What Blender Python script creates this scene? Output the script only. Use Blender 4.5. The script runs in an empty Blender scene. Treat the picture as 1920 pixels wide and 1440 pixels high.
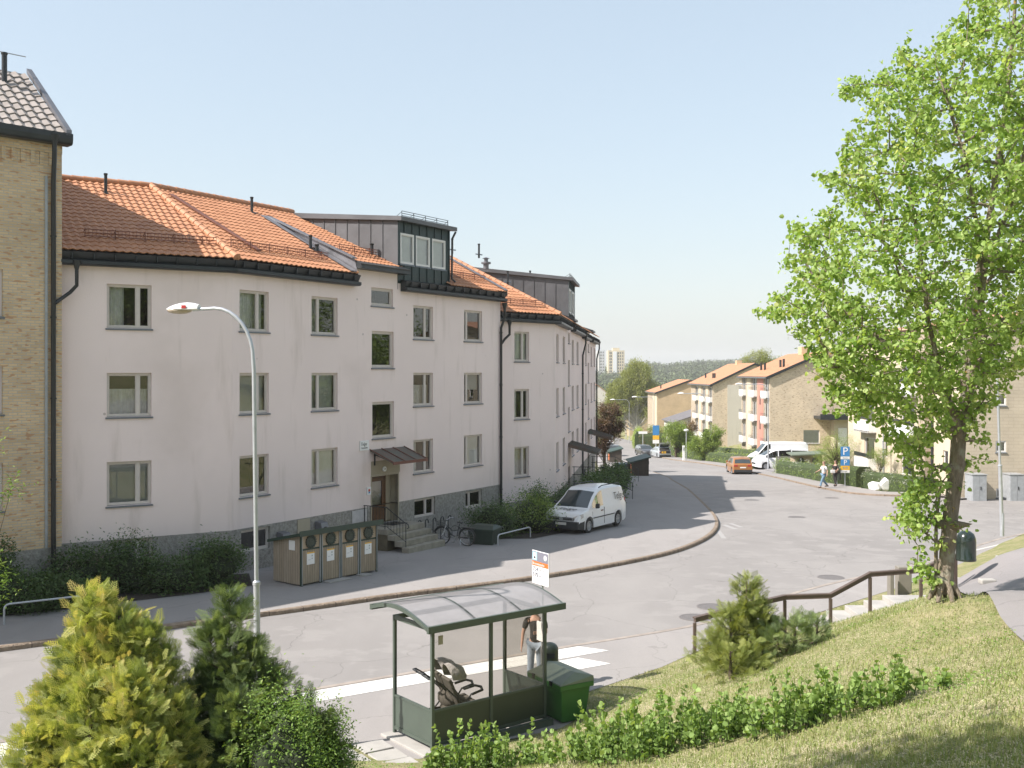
import bpy, bmesh, math, random
import numpy as np
from mathutils import Vector, Matrix
R = math.radians
SC = bpy.context.scene
COL = SC.collection
random.seed(7)
# ---------------------------------------------------------------- camera
F, CX, HY, CAMZ = 1973.0, 960.0, 698.0, 6.7      # focal length in photo pixels, principal column, horizon row, eye height
cam_d = bpy.data.cameras.new('camera')
cam_d.sensor_width = 43.8; cam_d.lens = 45.0
cam_d.shift_y = -22.0 / 1920.0
cam_d.clip_end = 9000
cam = bpy.data.objects.new('camera', cam_d); COL.objects.link(cam)
cam.location = (0, 0, CAMZ); cam.rotation_euler = (R(90), 0, 0)
SC.camera = cam
# ---------------------------------------------------------------- sky, sun, exposure
SUN_EL = R(45.6)
sx, sy = -0.940, -0.342                          # towards the sun
w = bpy.data.worlds.new('World'); SC.world = w; w.use_nodes = True
nt = w.node_tree
sky = nt.nodes.new('ShaderNodeTexSky'); sky.sky_type = 'NISHITA'; sky.sun_disc = False
sky.sun_elevation = SUN_EL; sky.sun_rotation = math.atan2(sx, sy)
sky.air_density = 1.3; sky.dust_density = 1.5; sky.ozone_density = 1.0; sky.altitude = 30
bg = nt.nodes['Background']; bg.inputs['Strength'].default_value = 0.098
hs = nt.nodes.new('ShaderNodeHueSaturation'); hs.inputs['Saturation'].default_value = .8
wb = nt.nodes.new('ShaderNodeMix'); wb.data_type = 'RGBA'; wb.blend_type = 'MULTIPLY'; wb.inputs[0].default_value = 1; wb.inputs[7].default_value = (1.08, 1.0, .97, 1)
nt.links.new(sky.outputs[0], hs.inputs['Color']); nt.links.new(hs.outputs[0], wb.inputs[6])
vl = nt.nodes.new('ShaderNodeMix'); vl.data_type = 'RGBA'; vl.inputs[0].default_value = .58; vl.inputs[7].default_value = (2.35, 2.95, 3.45, 1)   # constant pale blue added to even the sky and lift the shade
nt.links.new(wb.outputs[2], vl.inputs[6]); nt.links.new(vl.outputs[2], bg.inputs[0])
sd = bpy.data.lights.new('sun', 'SUN'); sd.energy = 3.5; sd.angle = R(0.5); sd.color = (1.0, 0.94, 0.88)
so = bpy.data.objects.new('sun', sd); COL.objects.link(so)
so.rotation_euler = Vector((-sx, -sy, -math.tan(SUN_EL))).to_track_quat('-Z', 'Y').to_euler()
SC.view_settings.view_transform = 'Standard'; SC.view_settings.look = 'None'
SC.view_settings.exposure = 1.28; SC.view_settings.gamma = 1.0
SC.cycles.max_bounces = 7; SC.cycles.diffuse_bounces = 4; SC.cycles.glossy_bounces = 4
SC.cycles.transparent_max_bounces = 16; SC.cycles.transmission_bounces = 4
SC.cycles.use_denoising = True; SC.cycles.use_adaptive_sampling = True
SC.cycles.caustics_reflective = False; SC.cycles.caustics_refractive = False

def PX(px, Y): return (px - CX) / F * Y
def PZ(py, Y): return CAMZ - (py - HY) / F * Y
def P3(px, py, Y): return Vector((PX(px, Y), Y, PZ(py, Y)))

# ---------------------------------------------------------------- objects, tags
def wloc(o):
    v = Vector((0, 0, 0))
    while o is not None:
        v += o.location; o = o.parent
    return v
def tag(o, label=None, cat=None, group=None, kind=None):
    if label: o['label'] = label
    if cat: o['category'] = cat
    if group: o['group'] = group
    if kind: o['kind'] = kind
    return o
def thing(name, label, cat, loc=(0, 0, 0), group=None):
    o = bpy.data.objects.new(name, None); COL.objects.link(o)
    o.location = loc; o.empty_display_size = .2
    return tag(o, label, cat, group)
def kids(o): return [c for c in COL.objects if c.parent == o]
def copy_tree(o, parent=None):
    c = o.copy(); COL.objects.link(c); c.parent = parent
    for ch in kids(o): copy_tree(ch, c)
    return c
def put(o, loc, rz=0):
    o.location = loc; o.rotation_euler = (0, 0, rz); return o

class MB:
    def __init__(s): s.v = []; s.f = []; s.m = []
    def add(s, vs, fs, m=0):
        b = len(s.v); s.v.extend([tuple(p) for p in vs])
        for f in fs: s.f.append(tuple(i + b for i in f)); s.m.append(m)
        return s
    def obox(s, o, a, b, c, m=0):
        o = Vector(o); a = Vector(a); b = Vector(b); c = Vector(c)
        if a.cross(b).dot(c) < 0: a, b = b, a
        vs = [o, o + a, o + a + b, o + b, o + c, o + a + c, o + a + b + c, o + b + c]
        return s.add(vs, [(0, 3, 2, 1), (4, 5, 6, 7), (0, 1, 5, 4), (1, 2, 6, 5), (2, 3, 7, 6), (3, 0, 4, 7)], m)
    def box(s, x0, x1, y0, y1, z0, z1, m=0):
        return s.obox((x0, y0, z0), (x1 - x0, 0, 0), (0, y1 - y0, 0), (0, 0, z1 - z0), m)
    def quad(s, a, b, c, d, m=0): return s.add([a, b, c, d], [(0, 1, 2, 3)], m)
    def tube(s, pts, r, n=8, m=0, caps=True):
        pts = [Vector(p) for p in pts]
        if not hasattr(r, '__len__'): r = [r] * len(pts)
        t = (pts[1] - pts[0]).normalized()
        up = Vector((0, 0, 1)) if abs(t.z) < .9 else Vector((1, 0, 0))
        nrm = t.cross(up).normalized(); vs = []
        for i, p in enumerate(pts):
            if i == 0: t = (pts[1] - pts[0])
            elif i == len(pts) - 1: t = (pts[-1] - pts[-2])
            else: t = (pts[i + 1] - pts[i]).normalized() + (pts[i] - pts[i - 1]).normalized()
            t = t.normalized() if t.length > 1e-9 else Vector((0, 0, 1))
            nrm = (nrm - t * nrm.dot(t))
            nrm = nrm.normalized() if nrm.length > 1e-6 else t.orthogonal().normalized()
            bn = t.cross(nrm)
            for k in range(n):
                a = 2 * math.pi * k / n
                vs.append(p + (nrm * math.cos(a) + bn * math.sin(a)) * r[i])
        fs = []
        for i in range(len(pts) - 1):
            for k in range(n):
                fs.append((i * n + k, i * n + (k + 1) % n, (i + 1) * n + (k + 1) % n, (i + 1) * n + k))
        if caps:
            fs.append(tuple(range(n - 1, -1, -1))); fs.append(tuple((len(pts) - 1) * n + k for k in range(n)))
        return s.add(vs, fs, m)
    def lathe(s, prof, c=(0, 0, 0), ax=(0, 0, 1), n=16, m=0):
        ax = Vector(ax).normalized(); a = ax.orthogonal().normalized(); b = ax.cross(a); c = Vector(c)
        vs = []; k = len(prof)
        for i in range(n):
            t = 2 * math.pi * i / n; d = a * math.cos(t) + b * math.sin(t)
            for (r, h) in prof: vs.append(c + d * r + ax * h)
        fs = []
        for i in range(n):
            j = (i + 1) % n
            for q in range(k - 1): fs.append((i * k + q, j * k + q, j * k + q + 1, i * k + q + 1))
        return s.add(vs, fs, m)
    def prism(s, poly, o, ax, ay, ex, m=0):
        o = Vector(o); ax = Vector(ax); ay = Vector(ay); ex = Vector(ex); n = len(poly)
        if sum(poly[i][0] * poly[(i + 1) % n][1] - poly[(i + 1) % n][0] * poly[i][1] for i in range(n)) * ax.cross(ay).dot(ex) < 0:
            poly = poly[::-1]
        vs = [o + ax * p[0] + ay * p[1] for p in poly]; vs += [v + ex for v in vs]
        fs = [tuple(range(n - 1, -1, -1)), tuple(range(n, 2 * n))]
        fs += [(i, (i + 1) % n, n + (i + 1) % n, n + i) for i in range(n)]
        return s.add(vs, fs, m)
    def sweep(s, pts, prof, m=0, closed=False):
        """profile (side, up) swept along a horizontal path; side = right of travel"""
        pts = [Vector(p) for p in pts]; n = len(prof); vs = []
        for i, p in enumerate(pts):
            d = Vector((0, 0, 0))
            if i > 0: d += (pts[i] - pts[i - 1]).to_2d().to_3d().normalized()
            if i < len(pts) - 1: d += (pts[i + 1] - pts[i]).to_2d().to_3d().normalized()
            d.normalize(); side = Vector((d.y, -d.x, 0))
            if 0 < i < len(pts) - 1:
                e = (pts[i + 1] - pts[i]).to_2d().to_3d().normalized()
                c = max(.4, side.dot(Vector((e.y, -e.x, 0)))); side = side / c
            for (a, b) in prof: vs.append(p + side * a + Vector((0, 0, b)))
        fs = []
        for i in range(len(pts) - 1):
            for k in range(n - (0 if closed else 1)):
                k2 = (k + 1) % n
                fs.append((i * n + k, (i + 1) * n + k, (i + 1) * n + k2, i * n + k2))
        if closed:
            fs.append(tuple(range(n))); fs.append(tuple((len(pts) - 1) * n + k for k in range(n - 1, -1, -1)))
        return s.add(vs, fs, m)
    def sphere(s, c, r, n=12, m=0, sc=(1, 1, 1)):
        prof = []
        vs = []; c = Vector(c); k = n // 2
        for i in range(k + 1):
            ph = math.pi * i / k
            for j in range(n):
                t = 2 * math.pi * j / n
                vs.append(c + Vector((math.sin(ph) * math.cos(t) * r * sc[0], math.sin(ph) * math.sin(t) * r * sc[1], math.cos(ph) * r * sc[2])))
        fs = []
        for i in range(k):
            for j in range(n):
                fs.append((i * n + j, (i + 1) * n + j, (i + 1) * n + (j + 1) % n, i * n + (j + 1) % n))
        return s.add(vs, fs, m)
    def build(s, name, mats, parent=None, smooth=None, bevel=0, label=None):
        me = bpy.data.meshes.new(name)
        off = wloc(parent) if parent is not None else Vector((0, 0, 0))
        vs = s.v if off.length == 0 else [(x - off.x, y - off.y, z - off.z) for (x, y, z) in s.v]
        me.from_pydata(vs, [], s.f)
        if not isinstance(mats, (list, tuple)): mats = [mats]
        for mt in mats: me.materials.append(mt)
        if len(mats) > 1: me.polygons.foreach_set('material_index', s.m)
        if smooth is not None:
            me.polygons.foreach_set('use_smooth', [True] * len(me.polygons))
            me.set_sharp_from_angle(angle=R(smooth))
        me.validate(); me.update()
        o = bpy.data.objects.new(name, me); COL.objects.link(o)
        if parent is not None: o.parent = parent
        if bevel:
            b = o.modifiers.new('bevel', 'BEVEL'); b.width = bevel; b.segments = 2; b.limit_method = 'ANGLE'; b.angle_limit = R(40)
        if label: o['label'] = label
        return o

def npmesh(name, verts, faces, mats, parent=None, tint=None, tints2=None, smooth=False, mi=None):
    """faces: (n,k) int array"""
    me = bpy.data.meshes.new(name)
    if parent is not None:
        off = wloc(parent); verts = verts - np.array([off.x, off.y, off.z])
    nv, (nf, k) = len(verts), faces.shape
    me.vertices.add(nv); me.vertices.foreach_set('co', verts.astype(np.float32).ravel())
    me.loops.add(nf * k); me.loops.foreach_set('vertex_index', faces.astype(np.int32).ravel())
    me.polygons.add(nf)
    me.polygons.foreach_set('loop_start', np.arange(0, nf * k, k, dtype=np.int32))
    if smooth: me.polygons.foreach_set('use_smooth', np.ones(nf, dtype=bool))
    if not isinstance(mats, (list, tuple)): mats = [mats]
    for mt in mats: me.materials.append(mt)
    if mi is not None: me.polygons.foreach_set('material_index', mi.astype(np.int32))
    me.update(calc_edges=True)
    if tint is not None:
        a = me.attributes.new('tint', 'FLOAT', 'FACE'); a.data.foreach_set('value', tint.astype(np.float32))
    o = bpy.data.objects.new(name, me); COL.objects.link(o)
    if parent is not None: o.parent = parent
    return o

# ---------------------------------------------------------------- materials
def newmat(name):
    m = bpy.data.materials.new(name); m.use_nodes = True
    nt = m.node_tree; return m, nt, nt.nodes['Principled BSDF']
def N(nt, t, **kw):
    n = nt.nodes.new(t)
    for k, v in kw.items():
        if k in n.inputs: n.inputs[k].default_value = v
        else: setattr(n, k, v)
    return n
def L(nt, a, b): nt.links.new(a, b)
def c4(c): return (c[0], c[1], c[2], 1)
def mixc(nt, fac, a, b, mode='MIX'):
    n = nt.nodes.new('ShaderNodeMix'); n.data_type = 'RGBA'; n.blend_type = mode
    for i, x in ((0, fac), (6, a), (7, b)):
        if hasattr(x, 'links'): nt.links.new(x, n.inputs[i])
        else: n.inputs[i].default_value = x if i == 0 else c4(x)
    return n.outputs[2]
def noise(nt, vec, scale, detail=4, rough=.55, lo=.3, hi=.7):
    n = N(nt, 'ShaderNodeTexNoise', Scale=scale, Detail=detail, Roughness=rough)
    if vec is not None: L(nt, vec, n.inputs['Vector'])
    r = nt.nodes.new('ShaderNodeMapRange'); r.inputs[1].default_value = lo; r.inputs[2].default_value = hi
    L(nt, n.outputs['Fac'], r.inputs[0]); return r.outputs[0]
def pos(nt): return nt.nodes.new('ShaderNodeNewGeometry').outputs['Position']
def objc(nt): return nt.nodes.new('ShaderNodeTexCoord').outputs['Object']
def scl(nt, vec, s):
    n = nt.nodes.new('ShaderNodeMapping'); n.inputs['Scale'].default_value = s; L(nt, vec, n.inputs[0]); return n.outputs[0]
def bump(nt, b, h, dist=.01, strength=.6):
    n = N(nt, 'ShaderNodeBump', Strength=strength, Distance=dist); L(nt, h, n.inputs['Height']); L(nt, n.outputs[0], b.inputs['Normal'])
def mat(name, col, rough=.6, var=.12, scale=4, metal=0., bmp=0., bscale=60, spec=.5, col2=None, coat=0, local=False):
    m, nt, b = newmat(name)
    p = objc(nt) if local else pos(nt)
    c2 = col2 or tuple(x * (1 - var) for x in col)
    f = noise(nt, p, scale)
    c = mixc(nt, f, col, c2)
    L(nt, c, b.inputs['Base Color'])
    b.inputs['Roughness'].default_value = rough; b.inputs['Metallic'].default_value = metal
    b.inputs['Specular IOR Level'].default_value = spec; b.inputs['Coat Weight'].default_value = coat
    if coat: b.inputs['Coat Roughness'].default_value = .06
    if bmp: bump(nt, b, noise(nt, p, bscale, 3), bmp)
    return m
def foliage_mat(name, cols, trans=.35, rough=.6):
    """per-leaf colour from the 'tint' attribute"""
    m, nt, b = newmat(name)
    a = nt.nodes.new('ShaderNodeAttribute'); a.attribute_name = 'tint'
    r = nt.nodes.new('ShaderNodeValToRGB'); L(nt, a.outputs['Fac'], r.inputs[0])
    while len(r.color_ramp.elements) < len(cols): r.color_ramp.elements.new(.5)
    for i, c in enumerate(cols):
        r.color_ramp.elements[i].position = i / (len(cols) - 1); r.color_ramp.elements[i].color = c4(c)
    L(nt, r.outputs[0], b.inputs['Base Color']); b.inputs['Roughness'].default_value = rough
    b.inputs['Specular IOR Level'].default_value = .35
    t = nt.nodes.new('ShaderNodeBsdfTranslucent')
    tc = mixc(nt, 1.0, r.outputs[0], (1.25, 1.2, .55), 'MULTIPLY'); L(nt, tc, t.inputs[0])
    mx = nt.nodes.new('ShaderNodeMixShader'); mx.inputs[0].default_value = trans
    L(nt, b.outputs[0], mx.inputs[1]); L(nt, t.outputs[0], mx.inputs[2])
    L(nt, mx.outputs[0], nt.nodes['Material Output'].inputs[0]); return m
def glass_mat(name, refl=.12, tint=(.85, .9, .88), rough=.01, ior=1.5):
    m, nt, b = newmat(name); nt.nodes.remove(b)
    fr = N(nt, 'ShaderNodeFresnel', IOR=ior)
    ad = nt.nodes.new('ShaderNodeMath'); ad.operation = 'MULTIPLY_ADD'; ad.inputs[1].default_value = 1.5; ad.inputs[2].default_value = refl; ad.use_clamp = True
    L(nt, fr.outputs[0], ad.inputs[0])
    tr = nt.nodes.new('ShaderNodeBsdfTransparent'); tr.inputs[0].default_value = c4(tint)
    gl = nt.nodes.new('ShaderNodeBsdfGlossy'); gl.inputs['Roughness'].default_value = rough
    mx = nt.nodes.new('ShaderNodeMixShader'); L(nt, ad.outputs[0], mx.inputs[0]); L(nt, tr.outputs[0], mx.inputs[1]); L(nt, gl.outputs[0], mx.inputs[2])
    L(nt, mx.outputs[0], nt.nodes['Material Output'].inputs[0]); return m
def wallvec(nt, d):
    """(metres along the wall, height, 0)"""
    p = pos(nt); dt = nt.nodes.new('ShaderNodeVectorMath'); dt.operation = 'DOT_PRODUCT'
    L(nt, p, dt.inputs[0]); dt.inputs[1].default_value = (d[0], d[1], 0)
    sp = nt.nodes.new('ShaderNodeSeparateXYZ'); L(nt, p, sp.inputs[0])
    cb = nt.nodes.new('ShaderNodeCombineXYZ'); L(nt, dt.outputs['Value'], cb.inputs[0]); L(nt, sp.outputs[2], cb.inputs[1]); return cb.outputs[0]
def brick_mat(name, d, c1, c2, mortar, bw=.25, bh=.075, ms=.008, rough=.85, spots=None, bias=0):
    m, nt, b = newmat(name); v = wallvec(nt, d)
    t = nt.nodes.new('ShaderNodeTexBrick'); L(nt, v, t.inputs[0])
    t.inputs['Color1'].default_value = c4(c1); t.inputs['Color2'].default_value = c4(c2); t.inputs['Mortar'].default_value = c4(mortar)
    t.inputs['Scale'].default_value = 1; t.inputs['Mortar Size'].default_value = ms; t.inputs['Brick Width'].default_value = bw
    t.inputs['Row Height'].default_value = bh; t.inputs['Bias'].default_value = bias; t.inputs['Mortar Smooth'].default_value = .2
    c = t.outputs[0]
    if spots:
        f = noise(nt, scl(nt, v, (1 / bw * .9, 1 / bh * .9, 1)), 1.0, 1, .5, .60, .66)
        c = mixc(nt, f, c, spots)
    c = mixc(nt, noise(nt, v, .6, 5), c, (.80, .80, .80), 'MULTIPLY')
    L(nt, c, b.inputs['Base Color']); b.inputs['Roughness'].default_value = rough
    mm = nt.nodes.new('ShaderNodeMath'); mm.operation = 'SUBTRACT'; mm.inputs[0].default_value = 1; L(nt, t.outputs['Fac'], mm.inputs[1])
    bump(nt, b, mm.outputs[0], .008, .5); return m

M = {}
def asphalt(name, c, dark, crack=.5, speck=.25):
    m, nt, b = newmat(name); p = pos(nt)
    big = noise(nt, scl(nt, p, (1, .5, 1)), .22, 6, .6, .3, .7)
    col = mixc(nt, big, c, dark)
    pat = noise(nt, p, .9, 3, .6, .52, .6)
    tr = noise(nt, scl(nt, p, (.9, .10, 1)), .8, 4, .6, .45, .72); tq = nt.nodes.new('ShaderNodeMath'); tq.operation = 'MULTIPLY'; tq.inputs[1].default_value = .45; L(nt, tr, tq.inputs[0]); col = mixc(nt, tq.outputs[0], col, tuple(x * .74 for x in c))
    st = noise(nt, p, .33, 2, .5, .61, .63); tq = nt.nodes.new('ShaderNodeMath'); tq.operation = 'MULTIPLY'; tq.inputs[1].default_value = .35; L(nt, st, tq.inputs[0]); col = mixc(nt, tq.outputs[0], col, tuple(x * .8 for x in c))
    col = mixc(nt, pat, col, tuple(x * .93 for x in c))
    sp = noise(nt, p, 95, 2, .7, .35, .7)
    s1 = nt.nodes.new('ShaderNodeMath'); s1.operation = 'MULTIPLY'; s1.inputs[1].default_value = speck; L(nt, sp, s1.inputs[0])
    col = mixc(nt, s1.outputs[0], col, tuple(x * .35 for x in c))
    vo = nt.nodes.new('ShaderNodeTexVoronoi'); vo.feature = 'DISTANCE_TO_EDGE'; vo.inputs['Scale'].default_value = .28
    wq = nt.nodes.new('ShaderNodeVectorMath'); wq.operation = 'ADD'
    nn = N(nt, 'ShaderNodeTexNoise', Scale=.9, Detail=6); L(nt, p, nn.inputs['Vector']); L(nt, p, wq.inputs[0]); L(nt, nn.outputs['Color'], wq.inputs[1])
    L(nt, wq.outputs[0], vo.inputs['Vector'])
    lt = nt.nodes.new('ShaderNodeMath'); lt.operation = 'LESS_THAN'; lt.inputs[1].default_value = .0035; L(nt, vo.outputs['Distance'], lt.inputs[0])
    ms = nt.nodes.new('ShaderNodeMath'); ms.operation = 'MULTIPLY'; ms.inputs[1].default_value = crack; L(nt, lt.outputs[0], ms.inputs[0])
    col = mixc(nt, ms.outputs[0], col, tuple(x * .4 for x in c))
    L(nt, col, b.inputs['Base Color']); b.inputs['Roughness'].default_value = .9; b.inputs['Specular IOR Level'].default_value = .25
    bump(nt, b, sp, .004, .5); return m
M['road'] = asphalt('worn_asphalt', (.315, .297, .284), (.235, .221, .213), .45)
M['walk'] = asphalt('pavement_asphalt', (.34, .318, .305), (.285, .268, .258), .3)
M['path'] = asphalt('path_asphalt', (.28, .262, .26), (.24, .225, .22), .3)
M['white'] = mat('white_paint', (.8, .8, .79), .35, .04, 2)
M['whitestone'] = mat('white_concrete', (.56, .54, .51), .8, .12, 3, bmp=.004)
M['kerb'] = mat('granite_kerb', (.36, .31, .27), .85, .35, 2.2, bmp=.01, bscale=25)
M['concrete'] = mat('concrete', (.42, .40, .37), .85, .25, 2, bmp=.004)
M['step'] = mat('weathered_concrete', (.34, .31, .25), .9, .35, 3, bmp=.006)
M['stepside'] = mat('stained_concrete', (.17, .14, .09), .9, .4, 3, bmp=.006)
M['black'] = mat('black_metal', (.022, .024, .026), .45, .2, 5)
M['darkband'] = mat('dark_sheet_metal', (.035, .040, .044), .42, .35, 1.5, metal=.2)
M['dormer_side'] = mat('grey_sheet_metal', (.12, .122, .13), .5, .3, .8, metal=.05, bmp=.02, bscale=1.4)
M['dormer_front'] = mat('dark_green_sheet_metal', (.018, .038, .038), .4, .3, 1.2, metal=.25, bmp=.015, bscale=1.6)
M['flash'] = mat('zinc_flashing', (.22, .22, .24), .45, .3, 1.5, metal=.5)
M['frame'] = mat('window_frame_paint', (.62, .56, .515), .5, .1, 6)
M['framewhite'] = mat('white_frame_paint', (.72, .70, .68), .45, .06, 6)
M['sill'] = mat('sill_sheet_metal', (.17, .19, .215), .45, .2, 5, metal=.3)
M['glass'] = glass_mat('window_glass', .07, (.95, .97, .96))
M['room'] = mat('dark_interior', (.035, .032, .03), .9, .3, 1)
M['curtain'] = mat('pale_curtain', (.86, .85, .84), .9, .2, 7)
M['blind'] = mat('pale_blind', (.86, .85, .83), .8, .1, 3)
M['galv'] = mat('galvanised_steel', (.50, .52, .55), .38, .15, 6, metal=.45)
M['galvd'] = mat('dull_steel', (.42, .44, .46), .5, .2, 5, metal=.25)
M['greenmetal'] = mat('grey_green_metal', (.085, .108, .088), .4, .15, 3, metal=.1)
M['greenpanel'] = mat('dark_green_panel', (.045, .058, .042), .35, .15, 2)
M['wood'] = None
M['brownwood'] = mat('brown_stained_wood', (.115, .082, .066), .6, .3, 4, bmp=.003, bscale=30)
M['tyre'] = mat('tyre_rubber', (.022, .021, .021), .8, .2, 20, local=True)
M['rim'] = mat('alloy_rim', (.52, .53, .55), .35, .1, 10, metal=.6, local=True)
M['carglass'] = glass_mat('car_glass', .18, (.42, .47, .46), .01, 1.6)
M['plastic'] = mat('dark_plastic', (.03, .033, .035), .55, .15, 9, local=True)
M['lampwhite'] = mat('lamp_white', (.72, .72, .71), .3, .05, 9)
M['soil'] = mat('planting_soil', (.055, .043, .033), .95, .4, 5, bmp=.03, bscale=14)
M['bark'] = mat('grey_brown_bark', (.20, .165, .125), .9, .5, 3, bmp=.04, bscale=14, col2=(.105, .082, .058))
M['bark2'] = mat('dark_bark', (.11, .08, .055), .9, .5, 6, bmp=.02, bscale=20)
M['skin'] = mat('skin', (.50, .30, .22), .5, .1, 20, local=True)
M['sign_blue'] = mat('sign_blue', (.045, .22, .50), .4, .05, 3)
M['sign_yellow'] = mat('sign_yellow', (.75, .42, .03), .4, .05, 3)
M['ink'] = mat('black_lettering', (.02, .02, .022), .5, .05, 3)
def plaster(name, c, stain):
    m, nt, b = newmat(name); p = pos(nt)
    col = mixc(nt, noise(nt, p, .35, 6, .6, .3, .75), c, tuple(x * .93 for x in c))
    st = noise(nt, scl(nt, p, (1.6, 1.6, .22)), 1.1, 5, .6, .56, .80)
    s = nt.nodes.new('ShaderNodeMath'); s.operation = 'MULTIPLY'; s.inputs[1].default_value = .60; L(nt, st, s.inputs[0])
    col = mixc(nt, s.outputs[0], col, stain)
    bl = noise(nt, p, .16, 5, .62, .58, .74)
    s2 = nt.nodes.new('ShaderNodeMath'); s2.operation = 'MULTIPLY'; s2.inputs[1].default_value = .42; L(nt, bl, s2.inputs[0])
    col = mixc(nt, s2.outputs[0], col, stain)
    vo = N(nt, 'ShaderNodeTexVoronoi', Scale=.8); L(nt, p, vo.inputs['Vector'])
    lt = nt.nodes.new('ShaderNodeMath'); lt.operation = 'LESS_THAN'; lt.inputs[1].default_value = .035; L(nt, vo.outputs['Distance'], lt.inputs[0])
    s3 = nt.nodes.new('ShaderNodeMath'); s3.operation = 'MULTIPLY'; s3.inputs[1].default_value = .5; L(nt, lt.outputs[0], s3.inputs[0])
    col = mixc(nt, s3.outputs[0], col, tuple(x * .4 for x in stain))
    L(nt, col, b.inputs['Base Color']); b.inputs['Roughness'].default_value = .92; b.inputs['Specular IOR Level'].default_value = .2
    bump(nt, b, noise(nt, p, 45, 3), .004, .5); return m
M['pink'] = plaster('pale_pink_plaster', (.85, .722, .69), (.57, .475, .425))
M['beige'] = plaster('beige_plaster', (.42, .37, .28), (.3, .26, .2))
M['plinth'] = mat('roughcast_plinth', (.42, .395, .355), .95, .45, 9, bmp=.05, bscale=22)
def tile_mat(name, c1, c2, c3):
    m, nt, b = newmat(name); p = pos(nt)
    col = mixc(nt, noise(nt, p, 3.2, 2, .5, .4, .6), c1, c2)
    col = mixc(nt, noise(nt, p, .5, 5, .6, .55, .75), col, c3)
    L(nt, col, b.inputs['Base Color']); b.inputs['Roughness'].default_value = .62; return m
M['tile'] = tile_mat('orange_clay_tile', (.385, .172, .085), (.455, .215, .11), (.285, .125, .068))
M['hiptile'] = tile_mat('hip_tile', (.48, .23, .12), (.42, .195, .10), (.34, .16, .09))
M['greytile'] = tile_mat('grey_brown_tile', (.33, .29, .265), (.27, .235, .21), (.20, .18, .15))
M['redmetal'] = mat('brick_red_metal', (.20, .075, .045), .55, .3, 5)
M['copper'] = mat('aged_copper', (.085, .105, .09), .5, .3, 2.2, metal=.15, col2=(.15, .095, .075))
M['copperedge'] = mat('copper_edge', (.16, .055, .035), .5, .3, 4)
M['door'] = mat('varnished_door', (.15, .068, .026), .4, .35, 5)
def woodmat(name, d, c1, c2, bw=.1):
    m, nt, b = newmat(name); v = wallvec(nt, d)
    t = nt.nodes.new('ShaderNodeTexBrick'); L(nt, v, t.inputs[0]); t.offset = 0
    t.inputs['Color1'].default_value = c4(c1); t.inputs['Color2'].default_value = c4(c2); t.inputs['Mortar'].default_value = c4(tuple(x * .25 for x in c2))
    t.inputs['Scale'].default_value = 1; t.inputs['Mortar Size'].default_value = .006; t.inputs['Brick Width'].default_value = bw; t.inputs['Row Height'].default_value = 9.
    g = noise(nt, scl(nt, v, (30, 1.5, 1)), 1.5, 4, .6, .3, .75)
    c = mixc(nt, g, t.outputs[0], tuple(x * .6 for x in c2))
    L(nt, c, b.inputs['Base Color']); b.inputs['Roughness'].default_value = .85; return m
# ================================================================ terrain
ZR_Y = [-2000, 34, 46, 69, 94, 118, 143, 208, 300, 600, 9000]
ZR_Z = [0, 0, -.28, -1.05, -2.4, -3.6, -4.9, -7.6, -11, -16, -16]
def zr(y): return float(np.interp(y, ZR_Y, ZR_Z))
K0 = np.array([-9.27, 19.05]); KE = np.array([.849, .528]); KN = np.array([.528, -.849])
def KP(t, n): q = K0 + KE * t + KN * n; return (float(q[0]), float(q[1]))
NE = [KP(-60, 3.4), KP(0, 3.4), KP(5.3, 3.4), KP(5.9, 4.75), KP(9.4, 4.75), KP(9.9, 3.4), (3.4, 23.9), (4.7, 25.6), (6.6, 27.2), (7.6, 28.4), (12.2, 32.9), (16.2, 37.5), (21.3, 43.8), (36, 53), (60, 61)]
NK = [KP(-60, 0), KP(0, 0), KP(12.6, 0), (5.45, 28.3), (8.8, 32.1), (14.9, 37.6), (22, 45.3), (34, 54), (60, 62.5)]
KL = [(-55, -3.2), (-12.3, 25.2), (-6.5, 29.05), (-3.5, 31.2), (.68, 33.9), (4.2, 37.3), (6.6, 40.5), (8.6, 45.0), (9.85, 50.5), (10.7, 58.5), (11.6, 69.5), (12.3, 80), (12.9, 90.7), (13, 130), (15, 170), (18, 205), (27, 310), (40, 420)]
KR = [(90, 66), (30.9, 63.8), (25.2, 64.0), (22.0, 65.2), (20.9, 69), (21.2, 78), (21.8, 89), (22, 105), (21.6, 118), (20.2, 133), (20.5, 150), (22, 180), (24.5, 210), (35, 310), (48, 420)]
def smooth_line(pts, k=6):
    """Catmull-Rom"""
    out = []; n = len(pts)
    for i in range(n - 1):
        p0, p1, p2, p3 = [np.array(pts[max(0, min(n - 1, j))], float) for j in (i - 1, i, i + 1, i + 2)]
        for q in range(k):
            t = q / k
            a = .5 * ((2 * p1) + (-p0 + p2) * t + (2 * p0 - 5 * p1 + 4 * p2 - p3) * t * t + (-p0 + 3 * p1 - 3 * p2 + p3) * t ** 3)
            out.append((float(a[0]), float(a[1])))
    out.append(tuple(pts[-1])); return out
KLs = smooth_line(KL); NKs = NK[:2] + smooth_line(NK[2:], 5); KRs = smooth_line(KR)
HC = []
def hc(px, py, Z): HC.append((PX(px, Z), Z, PZ(py, Z)))
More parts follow.
